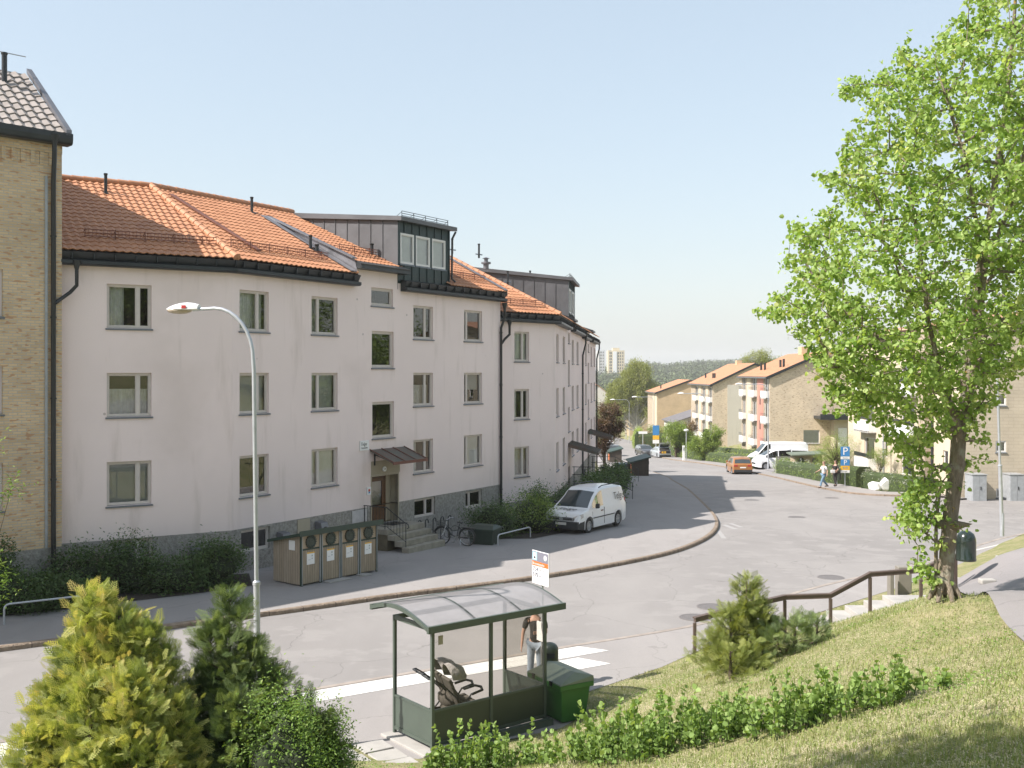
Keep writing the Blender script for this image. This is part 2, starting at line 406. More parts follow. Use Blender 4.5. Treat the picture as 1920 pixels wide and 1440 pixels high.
for a in [(1700, 1160, 18), (1600, 1180, 20), (1500, 1200, 21.5), (1640, 1250, 15.5), (1500, 1260, 17), (1740, 1300, 13), (1500, 1330, 13.5), (1400, 1300, 16),
          (1240, 1300, 19), (1100, 1380, 17.5), (1000, 1440, 16), (1300, 1440, 12.5), (1600, 1440, 10), (1920, 1440, 8.5), (1920, 1300, 11),
          (1830, 1125, 19), (1800, 1105, 21.5), (1870, 1165, 16.5), (1920, 1215, 14.5), (1920, 1100, 20), (1880, 1030, 27), (1920, 1035, 27)]: hc(*a)
HC += [(7.39, 18, 2.93), (8, 26.4, .2), (9, 26.4, .5), (10.3, 26.5, .8), (11.4, 26.8, 1.2), (12.5, 28.5, 1.2), (8.2, 24.2, 1.15), (9.5, 23.2, 1.8), (6.8, 26.0, .15), (12.6, 30.5, .6), (15, 33, .55)]
for t in (-45, -25, -10, 0, 5): HC += [KP(t, 4.2) + (.02,), KP(t, 6) + (.4,), KP(t, 8.5) + (1.15,), KP(t, 12) + (2.2,), KP(t, 17) + (3.7,)]
HC += [(0, 0, 5.0), (4, 4, 4.6), (-3, -12, 6.2), (12, -8, 6.2), (20, 8, 5.2), (20, 20, 4.0), (22, 30, 3.2), (30, 20, 5.2), (28, 36, 3.2), (45, 25, 8), (50, 45, 6), (40, -10, 9), (-25, -25, 7), (0, -35, 8.5), (70, 20, 10), (70, 50, 6.5), (35, 44, 2.2)]
for p in NE[2:13]: HC.append((p[0], p[1], 0.0))
HCA = np.array(HC); _n = len(HCA)
def _k(d): return np.where(d > 1e-9, d * d * np.log(np.maximum(d, 1e-9)), 0)
_D = np.linalg.norm(HCA[:, None, :2] - HCA[None, :, :2], axis=2)
_A = np.zeros((_n + 3, _n + 3)); _A[:_n, :_n] = _k(_D) + np.eye(_n) * .8
_A[:_n, _n] = 1; _A[:_n, _n + 1:] = HCA[:, :2]; _A[_n, :_n] = 1; _A[_n + 1:, :_n] = HCA[:, :2].T
_W = np.linalg.solve(_A, np.concatenate([HCA[:, 2], [0, 0, 0]]))
def rbf(x, y):
    x = np.atleast_1d(x).astype(float); y = np.atleast_1d(y).astype(float)
    d = np.sqrt((x[:, None] - HCA[None, :, 0]) ** 2 + (y[:, None] - HCA[None, :, 1]) ** 2)
    return _k(d) @ _W[:_n] + _W[_n] + _W[_n + 1] * x + _W[_n + 2] * y
def sdist(x, y, line):
    """signed distance to a polyline, positive to the right of travel"""
    best = np.full(x.shape, 1e9); sg = np.ones(x.shape)
    for (a, b) in zip(line[:-1], line[1:]):
        ax, ay = a; dx, dy = b[0] - ax, b[1] - ay; l2 = dx * dx + dy * dy
        t = np.clip(((x - ax) * dx + (y - ay) * dy) / l2, 0, 1)
        qx, qy = x - ax - t * dx, y - ay - t * dy; d = np.hypot(qx, qy)
        s = np.sign(dx * qy - dy * qx) * -1
        m = d < best - 1e-9; best = np.where(m, d, best); sg = np.where(m, s, sg)
    return best * np.where(sg == 0, 1, sg)
def terr(x, y):
    x = np.atleast_1d(np.asarray(x, float)); y = np.atleast_1d(np.asarray(y, float))
    base = np.interp(y, ZR_Y, ZR_Z)
    d = sdist(x, y, NE)
    near = (d > -.5) & (np.abs(x) < 110) & (y < 70) & (y > -70)
    z = base - .09
    r = np.zeros(x.shape)
    if near.any(): r[near] = np.clip(rbf(x[near], y[near]), -.05, 14)
    s = np.clip((d + .22) / .3, 0, 1)
    z = z * (1 - s) + np.where(near, np.maximum(r, .03), base + 5) * s
    far = (y > 66) & (x > 22)
    q = np.clip((x - 25.5) / 8, 0, 1) * np.clip((y - 66) / 10, 0, 1)
    z = z + np.where(far, q * q * (3 - 2 * q) * 1.9, 0)
    return z
def th(x, y): return float(terr(x, y)[0])
def axis(lo, dlo, dhi, hi, step, grow=1.25):
    a = list(np.arange(dlo, dhi + 1e-6, step)); s = step
    while a[-1] < hi: s *= grow; a.append(a[-1] + s)
    s = step
    while a[0] > lo: s *= grow; a.insert(0, a[0] - s)
    return a
xs = np.array(axis(-900, -14, 26, 1700, .4)); ys = axis(-300, 5, 46, 2200, .4)
ys = np.array(sorted(set([round(v, 3) for v in ys] + [34.0, 46.0, 69, 94, 118, 143, 208, 300, 600])))
gx, gy = np.meshgrid(xs, ys); gz = terr(gx.ravel(), gy.ravel())
V = np.stack([gx.ravel(), gy.ravel(), gz], 1); nx, ny = len(xs), len(ys)
ii = (np.arange(ny - 1)[:, None] * nx + np.arange(nx - 1)[None, :]).ravel()
Fq = np.stack([ii, ii + 1, ii + nx + 1, ii + nx], 1)
def grass_ground():
    m, nt, b = newmat('mown_grass_ground'); p = pos(nt)
    c = mixc(nt, noise(nt, p, .8, 5, .62, .35, .68), (.165, .18, .065), (.34, .295, .175))
    c = mixc(nt, noise(nt, p, 3.5, 4, .6, .45, .7), c, (.15, .185, .055))
    c = mixc(nt, noise(nt, p, 30, 3, .6, .5, .8), c, (.46, .40, .27))
    L(nt, c, b.inputs['Base Color']); b.inputs['Roughness'].default_value = .95; b.inputs['Specular IOR Level'].default_value = .15
    bump(nt, b, noise(nt, p, 22, 4), .03, .7); return m
M['grass'] = grass_ground()
ground = npmesh('ground', V, Fq, M['grass'], smooth=True); tag(ground, kind='structure')

def sheet(name, poly, m, dz, cuts=None, zf=None, kind='structure'):
    bm = bmesh.new()
    vs = [bm.verts.new((p[0], p[1], 0)) for p in poly]
    f = bm.faces.new(vs); bm.normal_update()
    if f.normal.z < 0: f.normal_flip()
    bmesh.ops.triangulate(bm, faces=bm.faces[:])
    ycut = [34, 46, 69, 94, 118, 143, 208, 300, 600] if cuts is None else cuts[1]
    for y in ycut:
        bmesh.ops.bisect_plane(bm, geom=bm.verts[:] + bm.edges[:] + bm.faces[:], plane_co=(0, y, 0), plane_no=(0, 1, 0))
    if cuts:
        for x in cuts[0]:
            bmesh.ops.bisect_plane(bm, geom=bm.verts[:] + bm.edges[:] + bm.faces[:], plane_co=(x, 0, 0), plane_no=(1, 0, 0))
    if zf is None:
        for v in bm.verts: v.co.z = zr(v.co.y) + dz
    else:
        zz = zf(np.array([v.co.x for v in bm.verts]), np.array([v.co.y for v in bm.verts]))
        for v, z in zip(bm.verts, zz): v.co.z = z + dz
    me = bpy.data.meshes.new(name); bm.to_mesh(me); bm.free(); me.materials.append(m)
    o = bpy.data.objects.new(name, me); COL.objects.link(o)
    if kind: o['kind'] = kind
    return o
sheet('road', KLs + list(reversed(KRs)) + [(90, 62.5)] + list(reversed(NKs)), M['road'], 0)
M['drive'] = asphalt('forecourt_asphalt', (.30, .285, .28), (.26, .245, .24), .3)
def zl(p, dz=0): return (p[0], p[1], zr(p[1]) + dz)
# near pavement (flush), its edging, the white tactile strip
sheet('near_pavement', NKs[1:] + [(60, 61.2)] + list(reversed(NE[1:])) , M['walk'], .004)
sheet('near_pavement', [KP(-60, 0), KP(0, 0), KP(0, 3.4), KP(-60, 3.4)], M['walk'], .004)
mb = MB(); seg = NKs
mb.sweep([zl(p, .012) for p in [KP(-50, -.0)] + NKs[1:]], [(-.09, -.05), (-.09, 0), (.06, 0), (.06, -.05)])
tag(mb.build('near_kerb', M['kerb']), 'flush granite kerb line between the road and the near pavement', 'kerb')
def strip_mat():
    m, nt, b = newmat('white_tactile_slabs'); v = wallvec(nt, (.849, .528)); p = pos(nt)
    dt = nt.nodes.new('ShaderNodeVectorMath'); dt.operation = 'DOT_PRODUCT'; L(nt, p, dt.inputs[0]); dt.inputs[1].default_value = (.528, -.849, 0)
    du = nt.nodes.new('ShaderNodeVectorMath'); du.operation = 'DOT_PRODUCT'; L(nt, p, du.inputs[0]); du.inputs[1].default_value = (.849, .528, 0)
    cb = nt.nodes.new('ShaderNodeCombineXYZ'); L(nt, du.outputs['Value'], cb.inputs[0]); L(nt, dt.outputs['Value'], cb.inputs[1])
    t = nt.nodes.new('ShaderNodeTexBrick'); L(nt, cb.outputs[0], t.inputs[0]); t.offset = 0
    for k, vv in (('Color1', (.74, .73, .70)), ('Color2', (.66, .65, .62)), ('Mortar', (.38, .36, .33))): t.inputs[k].default_value = c4(vv)
    t.inputs['Scale'].default_value = 1; t.inputs['Mortar Size'].default_value = .012; t.inputs['Brick Width'].default_value = .7; t.inputs['Row Height'].default_value = .35
    L(nt, mixc(nt, noise(nt, p, 6, 4), t.outputs[0], (.62, .6, .56)), b.inputs['Base Color']); b.inputs['Roughness'].default_value = .85; return m
M['tactile'] = strip_mat()
mb = MB()
def flat(mb, pts, z, h=.004):
    pts = [Vector((p[0], p[1], zr(p[1]) + z)) for p in pts]
    n = len(pts); up = Vector((0, 0, h)); vs = pts + [p + up for p in pts]
    fs = [tuple(range(n, 2 * n))] + [(i, (i + 1) % n, n + (i + 1) % n, n + i) for i in range(n)]
    a = (pts[1] - pts[0]).cross(pts[2] - pts[0]).z
    if a < 0: fs = [f[::-1] for f in fs]
    mb.add(vs, fs)
flat(mb, [KP(-45, .12), KP(12.75, .12), KP(13.15, .82), KP(-45, .82)], .006, .006)
flat(mb, [KP(11.6, .95), KP(12.15, .95), KP(12.5, 1.75), KP(11.3, 1.75)], .006, .006)
tag(mb.build('tactile_strip', M['tactile']), 'white slab strip with guide grooves along the bus stop kerb', 'tactile paving')
# left pavement, raised behind a granite kerb
BLD_L = [(-6.75, 37.0), (-13.9, 32.6), (-60, -10)]
sheet('far_pavement', [p for p in KLs if p[1] < 206] + [(15.5, 206), (11.5, 150), (9.0, 110), (7.6, 93), (6.8, 86), (2.2, 52.3), (-.2, 50.2), (-9.0, 36.0), (-14, 33), (-60, -3)], M['walk'], .12)
stone = M['kerb']
mb = MB(); pth = [np.array(p) for p in KLs if p[1] < 100]
mb.sweep([zl(p, .128) for p in KLs if p[1] < 96], [(-.14, -.2), (-.14, -.002), (-.002, 0), (.03, -.03), (.03, -.25)])
# joints: short dark slots
def kerbstone_mat():
    m, nt, b = newmat('granite_kerbstones'); p = pos(nt)
    du = nt.nodes.new('ShaderNodeVectorMath'); du.operation = 'DOT_PRODUCT'; L(nt, p, du.inputs[0]); du.inputs[1].default_value = (.8, .6, 0)
    fr = nt.nodes.new('ShaderNodeMath'); fr.operation = 'FRACT'; L(nt, du.outputs['Value'], fr.inputs[0])
    lt = nt.nodes.new('ShaderNodeMath'); lt.operation = 'LESS_THAN'; lt.inputs[1].default_value = .02; L(nt, fr.outputs[0], lt.inputs[0])
    c = mixc(nt, noise(nt, p, 5, 5), (.30, .235, .175), (.17, .125, .09)); c = mixc(nt, lt.outputs[0], c, (.08, .06, .05))
    L(nt, c, b.inputs['Base Color']); b.inputs['Roughness'].default_value = .85; bump(nt, b, noise(nt, p, 14, 4), .03, .8); return m
M['kerbstone'] = kerbstone_mat()
tag(mb.build('granite_kerb', M['kerbstone']), 'raised brown granite kerb curving along the far pavement', 'kerb')
# right pavement
KRo = []
for i, p in enumerate(KRs):
    a = KRs[max(0, i - 1)]; b_ = KRs[min(len(KRs) - 1, i + 1)]; dx, dy = b_[0] - a[0], b_[1] - a[1]; l = math.hypot(dx, dy)
    KRo.append((p[0] + dy / l * 2.4, p[1] - dx / l * 2.4))
KRi = [p for p in KRs if p[1] < 215]; KRo = KRo[:len(KRi)]
sheet('right_pavement', KRi + list(reversed(KRo)), M['walk'], .10)
mb = MB(); mb.sweep([zl(p, .105) for p in KRi if p[1] < 170], [(.13, -.002), (0, 0), (-.02, -.03), (-.02, -.2)])
tag(mb.build('granite_kerb', M['kerbstone']), 'low granite kerb along the pavement on the right of the street', 'kerb')
sheet('forecourt', [(24.0, 97), (24.2, 92.5), (38, 91), (38, 104), (24.4, 108)], M['drive'], .0, cuts=([], []), zf=lambda x, y: np.maximum(terr(x, y) + .05, np.interp(y, ZR_Y, ZR_Z) + .125))
# upper path on the slope
PATHP = [(9.15, 21.9), (8.4, 19), (7.65, 16.5), (7.1, 14.5), (6.9, 12), (7.2, 8), (12, 6), (17, 14), (17, 22), (14.6, 25.6), (12.6, 27.2), (11.6, 27.8), (10.6, 27.0), (10.2, 25), (9.8, 23.4)]
sheet('path', PATHP, M['path'], .05, cuts=(list(np.arange(7, 18, .4)), list(np.arange(6, 28, .4))), zf=terr)
mb = MB(); 
for i, (x, y) in enumerate([(11.75, 27.95), (12.6, 27.45), (13.5, 26.75), (14.4, 26.0), (15.4, 24.9), (16.2, 23.9)]):
    x2, y2 = x + .78, y - .66; z = th(x, y) + .06
    mb.obox((x, y, z - .15), (x2 - x, y2 - y, .0), (.08, .1, 0), (0, 0, .2))
for (x, y, r, z2) in [(11.45, 27.6, .5, .05), (11.2, 27.2, -.4, .1), (10.95, 26.6, .2, .08)]:
    mb.obox((x, y, th(x, y) - .1), (.36 * math.cos(1.1 + r), -.36 * math.sin(1.1 + r), -.05), (.1, .05, .02), (0, 0, .22 + z2))
tag(mb.build('path_edging', M['concrete'], bevel=.01), 'broken concrete edging stones beside the upper path', 'edging')
# stairs on the slope
st = thing('outdoor_steps', 'short flight of pale concrete steps climbing the grass slope beside the brown handrail', 'steps', (7.4, 27, .0))
mb = MB()
for i in range(6):
    x0 = 7.35 + i * .5; mb.box(x0, x0 + (.5 if i < 5 else 1.5), 26.55, 28.0, -.2, .10 + .135 * i)
mb.build('step', M['concrete'], st, bevel=.012)
# manhole covers and worn marks on the road
def cover_mat():
    m, nt, b = newmat('cast_iron_cover'); p = objc(nt)
    t = nt.nodes.new('ShaderNodeTexWave'); t.wave_type = 'RINGS'; t.rings_direction = 'Z'; t.inputs['Scale'].default_value = 6; L(nt, p, t.inputs[0])
    k = nt.nodes.new('ShaderNodeTexChecker'); k.inputs['Scale'].default_value = 22; L(nt, p, k.inputs[0])
    c = mixc(nt, t.outputs['Fac'], (.20, .18, .17), (.10, .09, .085)); c = mixc(nt, k.outputs['Fac'], c, (.21, .19, .18))
    L(nt, c, b.inputs['Base Color']); b.inputs['Roughness'].default_value = .6; b.inputs['Metallic'].default_value = .3; return m
M['cover'] = cover_mat(); cov = None
for i, (px, py, lab) in enumerate([(1335, 1138, 'round iron cover in the road just behind the brown handrail end'), (1303, 1158, 'round iron cover nearest the bus stop, partly behind the conifer'), (1558, 1083, 'round iron cover in the road above the handrail bend'),
                                   (1494, 970, 'round iron cover in mid road, farthest but two'), (1410, 938, 'small worn cover in the road near the kerb bend'), (1560, 934, 'dark cover close to the crossing pedestrians'), (1690, 952, 'iron cover in the side road by the boulders')]):
    Y = 6.7 * F / (py - HY)
    for _ in range(4): Y = (6.7 - zr(Y)) * F / (py - HY)
    if cov is None:
        mb = MB(); mb.lathe([(0, .004), (.36, .004), (.36, -.02)], n=28); mb.lathe([(.36, .006), (.43, .006), (.43, -.02)], n=28)
        o = mb.build('manhole_cover', M['cover'], smooth=30)
        cov = o
    else: o = cov.copy(); COL.objects.link(o)
    o.location = (PX(px, Y), Y, zr(Y) + .006)
    tag(o, lab, 'manhole cover', 'iron covers set in the road')
mb = MB()
def patch(px, py, w, l, a):
    Y = 6.7 * F / (py - HY)
    for _ in range(4): Y = (6.7 - zr(Y)) * F / (py - HY)
    x = PX(px, Y); ca, sa = math.cos(a), math.sin(a)
    flat(mb, [(x + ca * u - sa * v, Y + sa * u + ca * v) for u, v in ((-w, -l), (w, -l), (w, l), (-w, l))], .0, .004)
patch(1368, 988, .12, .9, .1); patch(1352, 1002, .10, 1.3, -.1); patch(1380, 985, .10, .8, .1)
tag(mb.build('road_marking', mat('worn_road_paint', (.36, .345, .335), .8, .25, 12)), 'faint worn white marks on the road inside the bend', 'road marking')
mb = MB(); flat(mb, [(15.6, 38.3), (16.0, 38.9), (19.6, 42.2), (19.2, 41.7)], .004, .004)
tag(mb.build('road_marking', M['whitestone']), 'white painted dash at the kerb behind the tree trunk', 'road marking')
# pavers beside the shelter
mb = MB(); rr = random.Random(3)
for i in range(3):
    for j in range(3):
        q = KP(4.1 + i * .62 + rr.uniform(-.03, .03), 3.55 + j * .58 + rr.uniform(-.03, .03)); z = max(th(q[0] + .4, q[1]), .0) + .02 + rr.uniform(-.01, .015)
        z = .03 + .02 * j
        mb.obox((q[0], q[1], z - .08), (.849 * .55, .528 * .55, rr.uniform(-.01, .01)), (.528 * .5, -.849 * .5, rr.uniform(0, .02)), (0, 0, .08))
tag(mb.build('paving_slabs', M['concrete'], bevel=.012), 'uneven grey concrete slabs with grass joints left of the bus shelter', 'paving slabs')
# planting beds by the left building
sheet('planting_bed', [(-60, -3), (-13.0, 28.8), (-9.3, 31.3), (-8.0, 32.4), (-8.6, 34.4), (-14, 32.2), (-60, -2)], M['soil'], .135)
sheet('planting_bed', [(-2.0, 42.8), (0.9, 42.9), (2.9, 45.8), (3.9, 50), (6.2, 60), (7.8, 73), (7.2, 76), (5.4, 76), (2.0, 52.0), (-.6, 49.0)], M['soil'], .135)
# ================================================================ buildings
class Frame:
    """plane: origin p, unit direction d along the wall, outward normal n"""
    def __init__(s, a, b, flip=False):
        s.p = Vector((a[0], a[1], 0)); v = Vector((b[0] - a[0], b[1] - a[1], 0)); s.len = v.length; s.d = v / s.len
        s.n = Vector((s.d.y, -s.d.x, 0))
        if flip: s.n = -s.n
    def P(s, u, o, z): return s.p + s.d * u + s.n * o + Vector((0, 0, z))
    def u(s, px):
        k = (px - CX) / F; return (k * s.p.y - s.p.x) / (s.d.x - k * s.d.y)
def wallmesh(fr, z0, z1, ops, depth=.16, u0=0, u1=None, zt=None):
    """ops: (ua,ub,za,zb). zt(u) optional top"""
    mb = MB(); u1 = fr.len if u1 is None else u1
    us = sorted(set([u0, u1] + [x for o in ops for x in o[:2]])); zs = sorted(set([z0, z1] + [x for o in ops for x in o[2:4]]))
    for a, b in zip(us[:-1], us[1:]):
        for c, d in zip(zs[:-1], zs[1:]):
            mu, mz = (a + b) / 2, (c + d) / 2
            if any(o[0] < mu < o[1] and o[2] < mz < o[3] for o in ops): continue
            mb.quad(fr.P(a, 0, c), fr.P(b, 0, c), fr.P(b, 0, d), fr.P(a, 0, d))
    for (a, b, c, d) in [o[:4] for o in ops]:
        e = -depth
        mb.quad(fr.P(a, 0, c), fr.P(a, 0, d), fr.P(a, e, d), fr.P(a, e, c)); mb.quad(fr.P(b, 0, d), fr.P(b, 0, c), fr.P(b, e, c), fr.P(b, e, d))
        mb.quad(fr.P(a, 0, d), fr.P(b, 0, d), fr.P(b, e, d), fr.P(a, e, d)); mb.quad(fr.P(b, 0, c), fr.P(a, 0, c), fr.P(a, e, c), fr.P(b, e, c))
    return mb
def fbox(mb, fr, u0, u1, o0, o1, z0, z1, m=0): return mb.obox(fr.P(u0, o0, z0), fr.d * (u1 - u0), fr.n * (o1 - o0), (0, 0, z1 - z0), m)
def window(root, fr, a, b, c, d, split=(.66,), kind='dark', fm=None, depth=.15, sill=True, bar=.065, simple=False):
    fm = fm or M['frame']; e0, e1 = -depth, -depth + .07
    mb = MB(); fbox(mb, fr, a, b, e0, e1, c, c + bar); fbox(mb, fr, a, b, e0, e1, d - bar, d)
    fbox(mb, fr, a, a + bar, e0, e1, c + bar, d - bar); fbox(mb, fr, b - bar, b, e0, e1, c + bar, d - bar)
    xs_ = [a + bar]
    for s in split:
        x = a + (b - a) * s; fbox(mb, fr, x - bar * .75, x + bar * .75, e0, e1 - .003, c + bar, d - bar); xs_.append(x)
    xs_.append(b - bar)
    if not simple:
        for x0, x1 in zip(xs_[:-1], xs_[1:]):          # sash beads
            q = .028; g0, g1 = x0 + (bar * .75 if x0 > a + bar else 0), x1 - (bar * .75 if x1 < b - bar else 0)
            for (u0, u1, z0, z1) in ((g0, g1, c + bar, c + bar + q), (g0, g1, d - bar - q, d - bar), (g0, g0 + q, c + bar + q, d - bar - q), (g1 - q, g1, c + bar + q, d - bar - q)):
                fbox(mb, fr, u0, u1, e0 + .01, e1 - .02, z0, z1)
    w_ = mb.build('window', fm, root)
    mb = MB(); g = e0 + .025
    mb.quad(fr.P(a + bar, g, c + bar), fr.P(b - bar, g, c + bar), fr.P(b - bar, g, d - bar), fr.P(a + bar, g, d - bar)); mb.build('pane', M['glass'], w_)
    mb = MB(); k = -depth - .75                         # the dark room behind
    A = [fr.P(a, e0 - .003, c), fr.P(b, e0 - .003, c), fr.P(b, e0 - .003, d), fr.P(a, e0 - .003, d)]; B = [fr.P(a, k, c), fr.P(b, k, c), fr.P(b, k, d), fr.P(a, k, d)]
    mb.add(A + B, [(4, 5, 6, 7), (0, 1, 5, 4), (1, 2, 6, 5), (2, 3, 7, 6), (3, 0, 4, 7)]); mb.build('room', M['room'], w_)
    if kind in ('curtain', 'half'):
        mb = MB(); n = 46; top = d - (.5 if kind == 'half' else .05); vs = []
        for i in range(n + 1):
            u = a + .05 + (b - a - .1) * i / n; o = e0 - .14 - .028 * math.sin(i * 1.35 + math.sin(i * .31) * 2)
            vs += [fr.P(u, o, c + .02), fr.P(u, o, top)]
        mb.add(vs, [(2 * i, 2 * i + 2, 2 * i + 3, 2 * i + 1) for i in range(n)]); mb.build('curtain', M['curtain'], w_, smooth=60)
    elif kind in ('blind', 'halfblind'):
        mb = MB(); z = d - .06; lo = c + .03 if kind == 'blind' else c + (d - c) * .45
        while z > lo:
            mb.quad(fr.P(a + .06, e0 - .07, z - .026), fr.P(b - .06, e0 - .07, z - .026), fr.P(b - .06, e0 - .1, z), fr.P(a + .06, e0 - .1, z)); z -= .033
        mb.build('blind', M['blind'], w_)
    elif kind == 'roller':
        mb = MB(); mb.quad(fr.P(a + .05, e0 - .06, c + .03), fr.P(b - .05, e0 - .06, c + .03), fr.P(b - .05, e0 - .06, d - .05), fr.P(a + .05, e0 - .06, d - .05)); mb.build('blind', M['blind'], w_)
    elif kind == 'part':                                # curtain drawn to one side
        mb = MB(); n = 18; vs = []
        for i in range(n + 1):
            u = a + .05 + (b - a) * .38 * i / n; o = e0 - .14 - .03 * math.sin(i * 1.5)
            vs += [fr.P(u, o, c + .02), fr.P(u, o, d - .05)]
        mb.add(vs, [(2 * i, 2 * i + 2, 2 * i + 3, 2 * i + 1) for i in range(n)]); mb.build('curtain', M['curtain'], w_, smooth=60)
    if sill:
        mb = MB(); p = [(e1 - .0, .0), (.055, -.035), (.055, -.07), (0.003, -.075), (e1, -.05)]
        mb.prism([(x, y) for x, y in p], fr.P(a - .04, 0, c + .01), fr.n, (0, 0, 1), fr.d * (b - a + .08)); mb.build('sill', M['sill'], w_)
    return w_
def tiles(mb, e0, e1, r0, r1, m=0, tw=.24, th_=.36, amp=.022, lift=.03, nsub=4):
    """tiled plane: eave e0->e1, ridge r0->r1 (left, right); waves run down the slope"""
    e0, e1, r0, r1 = map(Vector, (e0, e1, r0, r1)); d = (e1 - e0).normalized()
    up = (r0 - e0); up = up - d * up.dot(d); H = up.length; up.normalize(); n = d.cross(up).normalized()
    if n.z < 0: n = -n
    LU = (e1 - e0).length; ur0 = (r0 - e0).dot(d); ur1 = (r1 - e0).dot(d)
    rows = max(1, round(H / th_)); hh = H / rows; step = tw / nsub; vs = []; fs = []
    prof = [0, .5, 1, .5] if nsub == 4 else [0, 1]
    lo, hi = min(0, ur0), max(LU, ur1); k0, k1 = math.floor(lo / step), math.ceil(hi / step)
    for r in range(rows):
        va, vb = r * hh, (r + 1) * hh + .02; ta, tb = va / H, min(1, vb / H)
        la, ha = ur0 * ta, LU + (ur1 - LU) * ta; lb, hb = ur0 * tb, LU + (ur1 - LU) * tb
        prev = None
        for k in range(k0, k1 + 1):
            u = k * step
            if u < min(la, lb) - step or u > max(ha, hb) + step: prev = None; continue
            ua, ub = min(max(u, la), ha), min(max(u, lb), hb); w_ = amp * (prof[k % nsub] * 2 - 1)
            b = len(vs)
            vs += [e0 + d * ua + up * (va + .0) + n * (w_ + .0), e0 + d * ua + up * va + n * (w_ + lift), e0 + d * ub + up * vb + n * (w_ + .002)]
            if prev is not None: fs += [(prev, b, b + 1, prev + 1), (prev + 1, b + 1, b + 2, prev + 2)]
            prev = b
    mb.add(vs, fs, m)
def capline(mb, a, b, r=.13, seg=.36, m=0):
    a, b = Vector(a), Vector(b); l = (b - a).length; n = max(1, int(l / seg)); d = (b - a) / n
    for i in range(n):
        p = a + d * i; mb.tube([p, p + d * 1.06], [r, r * .84], 10, m)
def snowguard(root, e0, d, up, n, u0, u1, v, h=.28):
    mb = MB(); e0 = Vector(e0)
    P = lambda u, vv, hh: e0 + d * u + up * vv + Vector((0, 0, hh))
    for k in range(3): mb.tube([P(u0, v, .08 + .1 * k), P(u1, v, .08 + .1 * k)], .014, 5)
    u = u0
    while u <= u1: mb.tube([P(u, v, .0), P(u, v, .32)], .016, 5); mb.tube([P(u, v, .28), P(u, v + .35, .05)], .012, 5); u += .9
    u = u0
    while u <= u1: mb.tube([P(u, v, .08), P(u, v, .28)], .006, 4, caps=False); u += .11
    return mb.build('snow_guard', M['redmetal'], root)
def eaveband(root, fr, u0, u1, zw, name='eave_band', out=.34):
    """dark sheet metal eave: sloping seamed apron above a flat ledge and gutter lip"""
    mb = MB()
    prof = [(.0, zw - .02), (out - .06, zw - .02), (out, zw + .02), (out, zw + .12), (out - .10, zw + .13), (out - .14, zw + .16), (out - .02, zw + .38), (.0, zw + .46)]
    mb.prism(prof, fr.P(u0, 0, 0), fr.n, (0, 0, 1), fr.d * (u1 - u0))
    u = u0 + .3
    while u < u1: fbox(mb, fr, u, u + .03, out - .13, out - .0, zw + .17, zw + .36); u += .62
    return mb.build(name, M['darkband'], root)
def pipe(root, base, h=.55, r=.055, name='vent_pipe', m=None):
    mb = MB(); b = Vector(base); mb.tube([b - Vector((0, 0, .2)), b + Vector((0, 0, h))], r, 10); mb.lathe([(r, h - .02), (r * 1.25, h), (r * 1.25, h + .05), (0, h + .06)], b, n=10)
    mb.obox(b + Vector((-.18, -.16, -.03)), (.36, 0, -.05), (0, .36, .08), (0, 0, .02)); return mb.build(name, m or M['darkband'], root, smooth=40)
def downpipe(root, pts, r=.055, name='downpipe', m=None):
    mb = MB(); mb.tube(pts, r, 10); top = Vector(pts[0])
    mb.lathe([(r, 0), (r, .05), (r * 2.2, .3), (r * 2.2, .34), (r * 1.6, .34)], top, n=10)
    for i in range(1, len(pts) - 1): pass
    z = min(p[2] for p in pts) + 1
    while z < top.z - 1: mb.lathe([(r, 0), (r * 1.3, .0), (r * 1.3, .05), (r, .05)], (pts[-1][0], pts[-1][1], z), n=10); z += 2.4
    return mb.build(name, m or M['black'], root, smooth=40)

A0, A1, A2 = (-13.62, 31.7), (-9.15, 34.4), (-.54, 48.5)
B0, B1, B2 = (-.72, 49.0), (2.11, 52.1), (6.84, 86.0)
F1, F2, F3, F4 = Frame(A0, A1), Frame(A1, A2), Frame(B0, B1), Frame(B1, B2)
TA, TB = 9.98, 9.12                                # wall tops
PL = 1.53                                          # plinth top
SI = [8.07, 5.32, 2.57]; WH = 1.36
def rowops(fr, pxs, sis, h=WH): return [(fr.u(a), fr.u(b), z, z + h) for (a, b) in pxs for z in sis]
apt = thing('apartment_building', 'nearer pale pink apartment block with orange roof, black dormer and a bend in its front', 'building', (-9.15, 34.4, .1))
# ---- facet 1
o1 = rowops(F1, [(200, 284)], SI); b1 = [(F1.u(205), F1.u(287), .62, 1.5)]
wm = wallmesh(F1, PL, TA, o1)
st_u0, st_u1 = F2.u(664), F2.u(751)
wins2 = [((449, 504), SI), ((584, 633), SI), ((775, 812), SI), ((870, 904), SI)]
o2 = [x for w_, s in wins2 for x in rowops(F2, [w_], s)]
stair = [(F2.u(696), F2.u(737), 9.28, 9.98), (F2.u(697), F2.u(738), 6.88, 8.3), (F2.u(698), F2.u(739), 4.14, 5.55)]
doorop = (F2.u(697), F2.u(746), .80, 2.66)
mb2 = wallmesh(F2, PL, TA, [o for o in o2], u1=st_u0)
mb3 = wallmesh(F2, PL, TA, [o for o in o2 if o[0] > st_u1], u0=st_u1)
mb4 = wallmesh(F2, PL, 10.62, stair + [(doorop[0], doorop[1], PL, doorop[3])], u0=st_u0, u1=st_u1)
mbL = wallmesh(F2, PL, TA, [o for o in o2 if o[1] < st_u0], u1=st_u0)
for q in (mbL, mb3, mb4): wm.add(q.v, q.f)
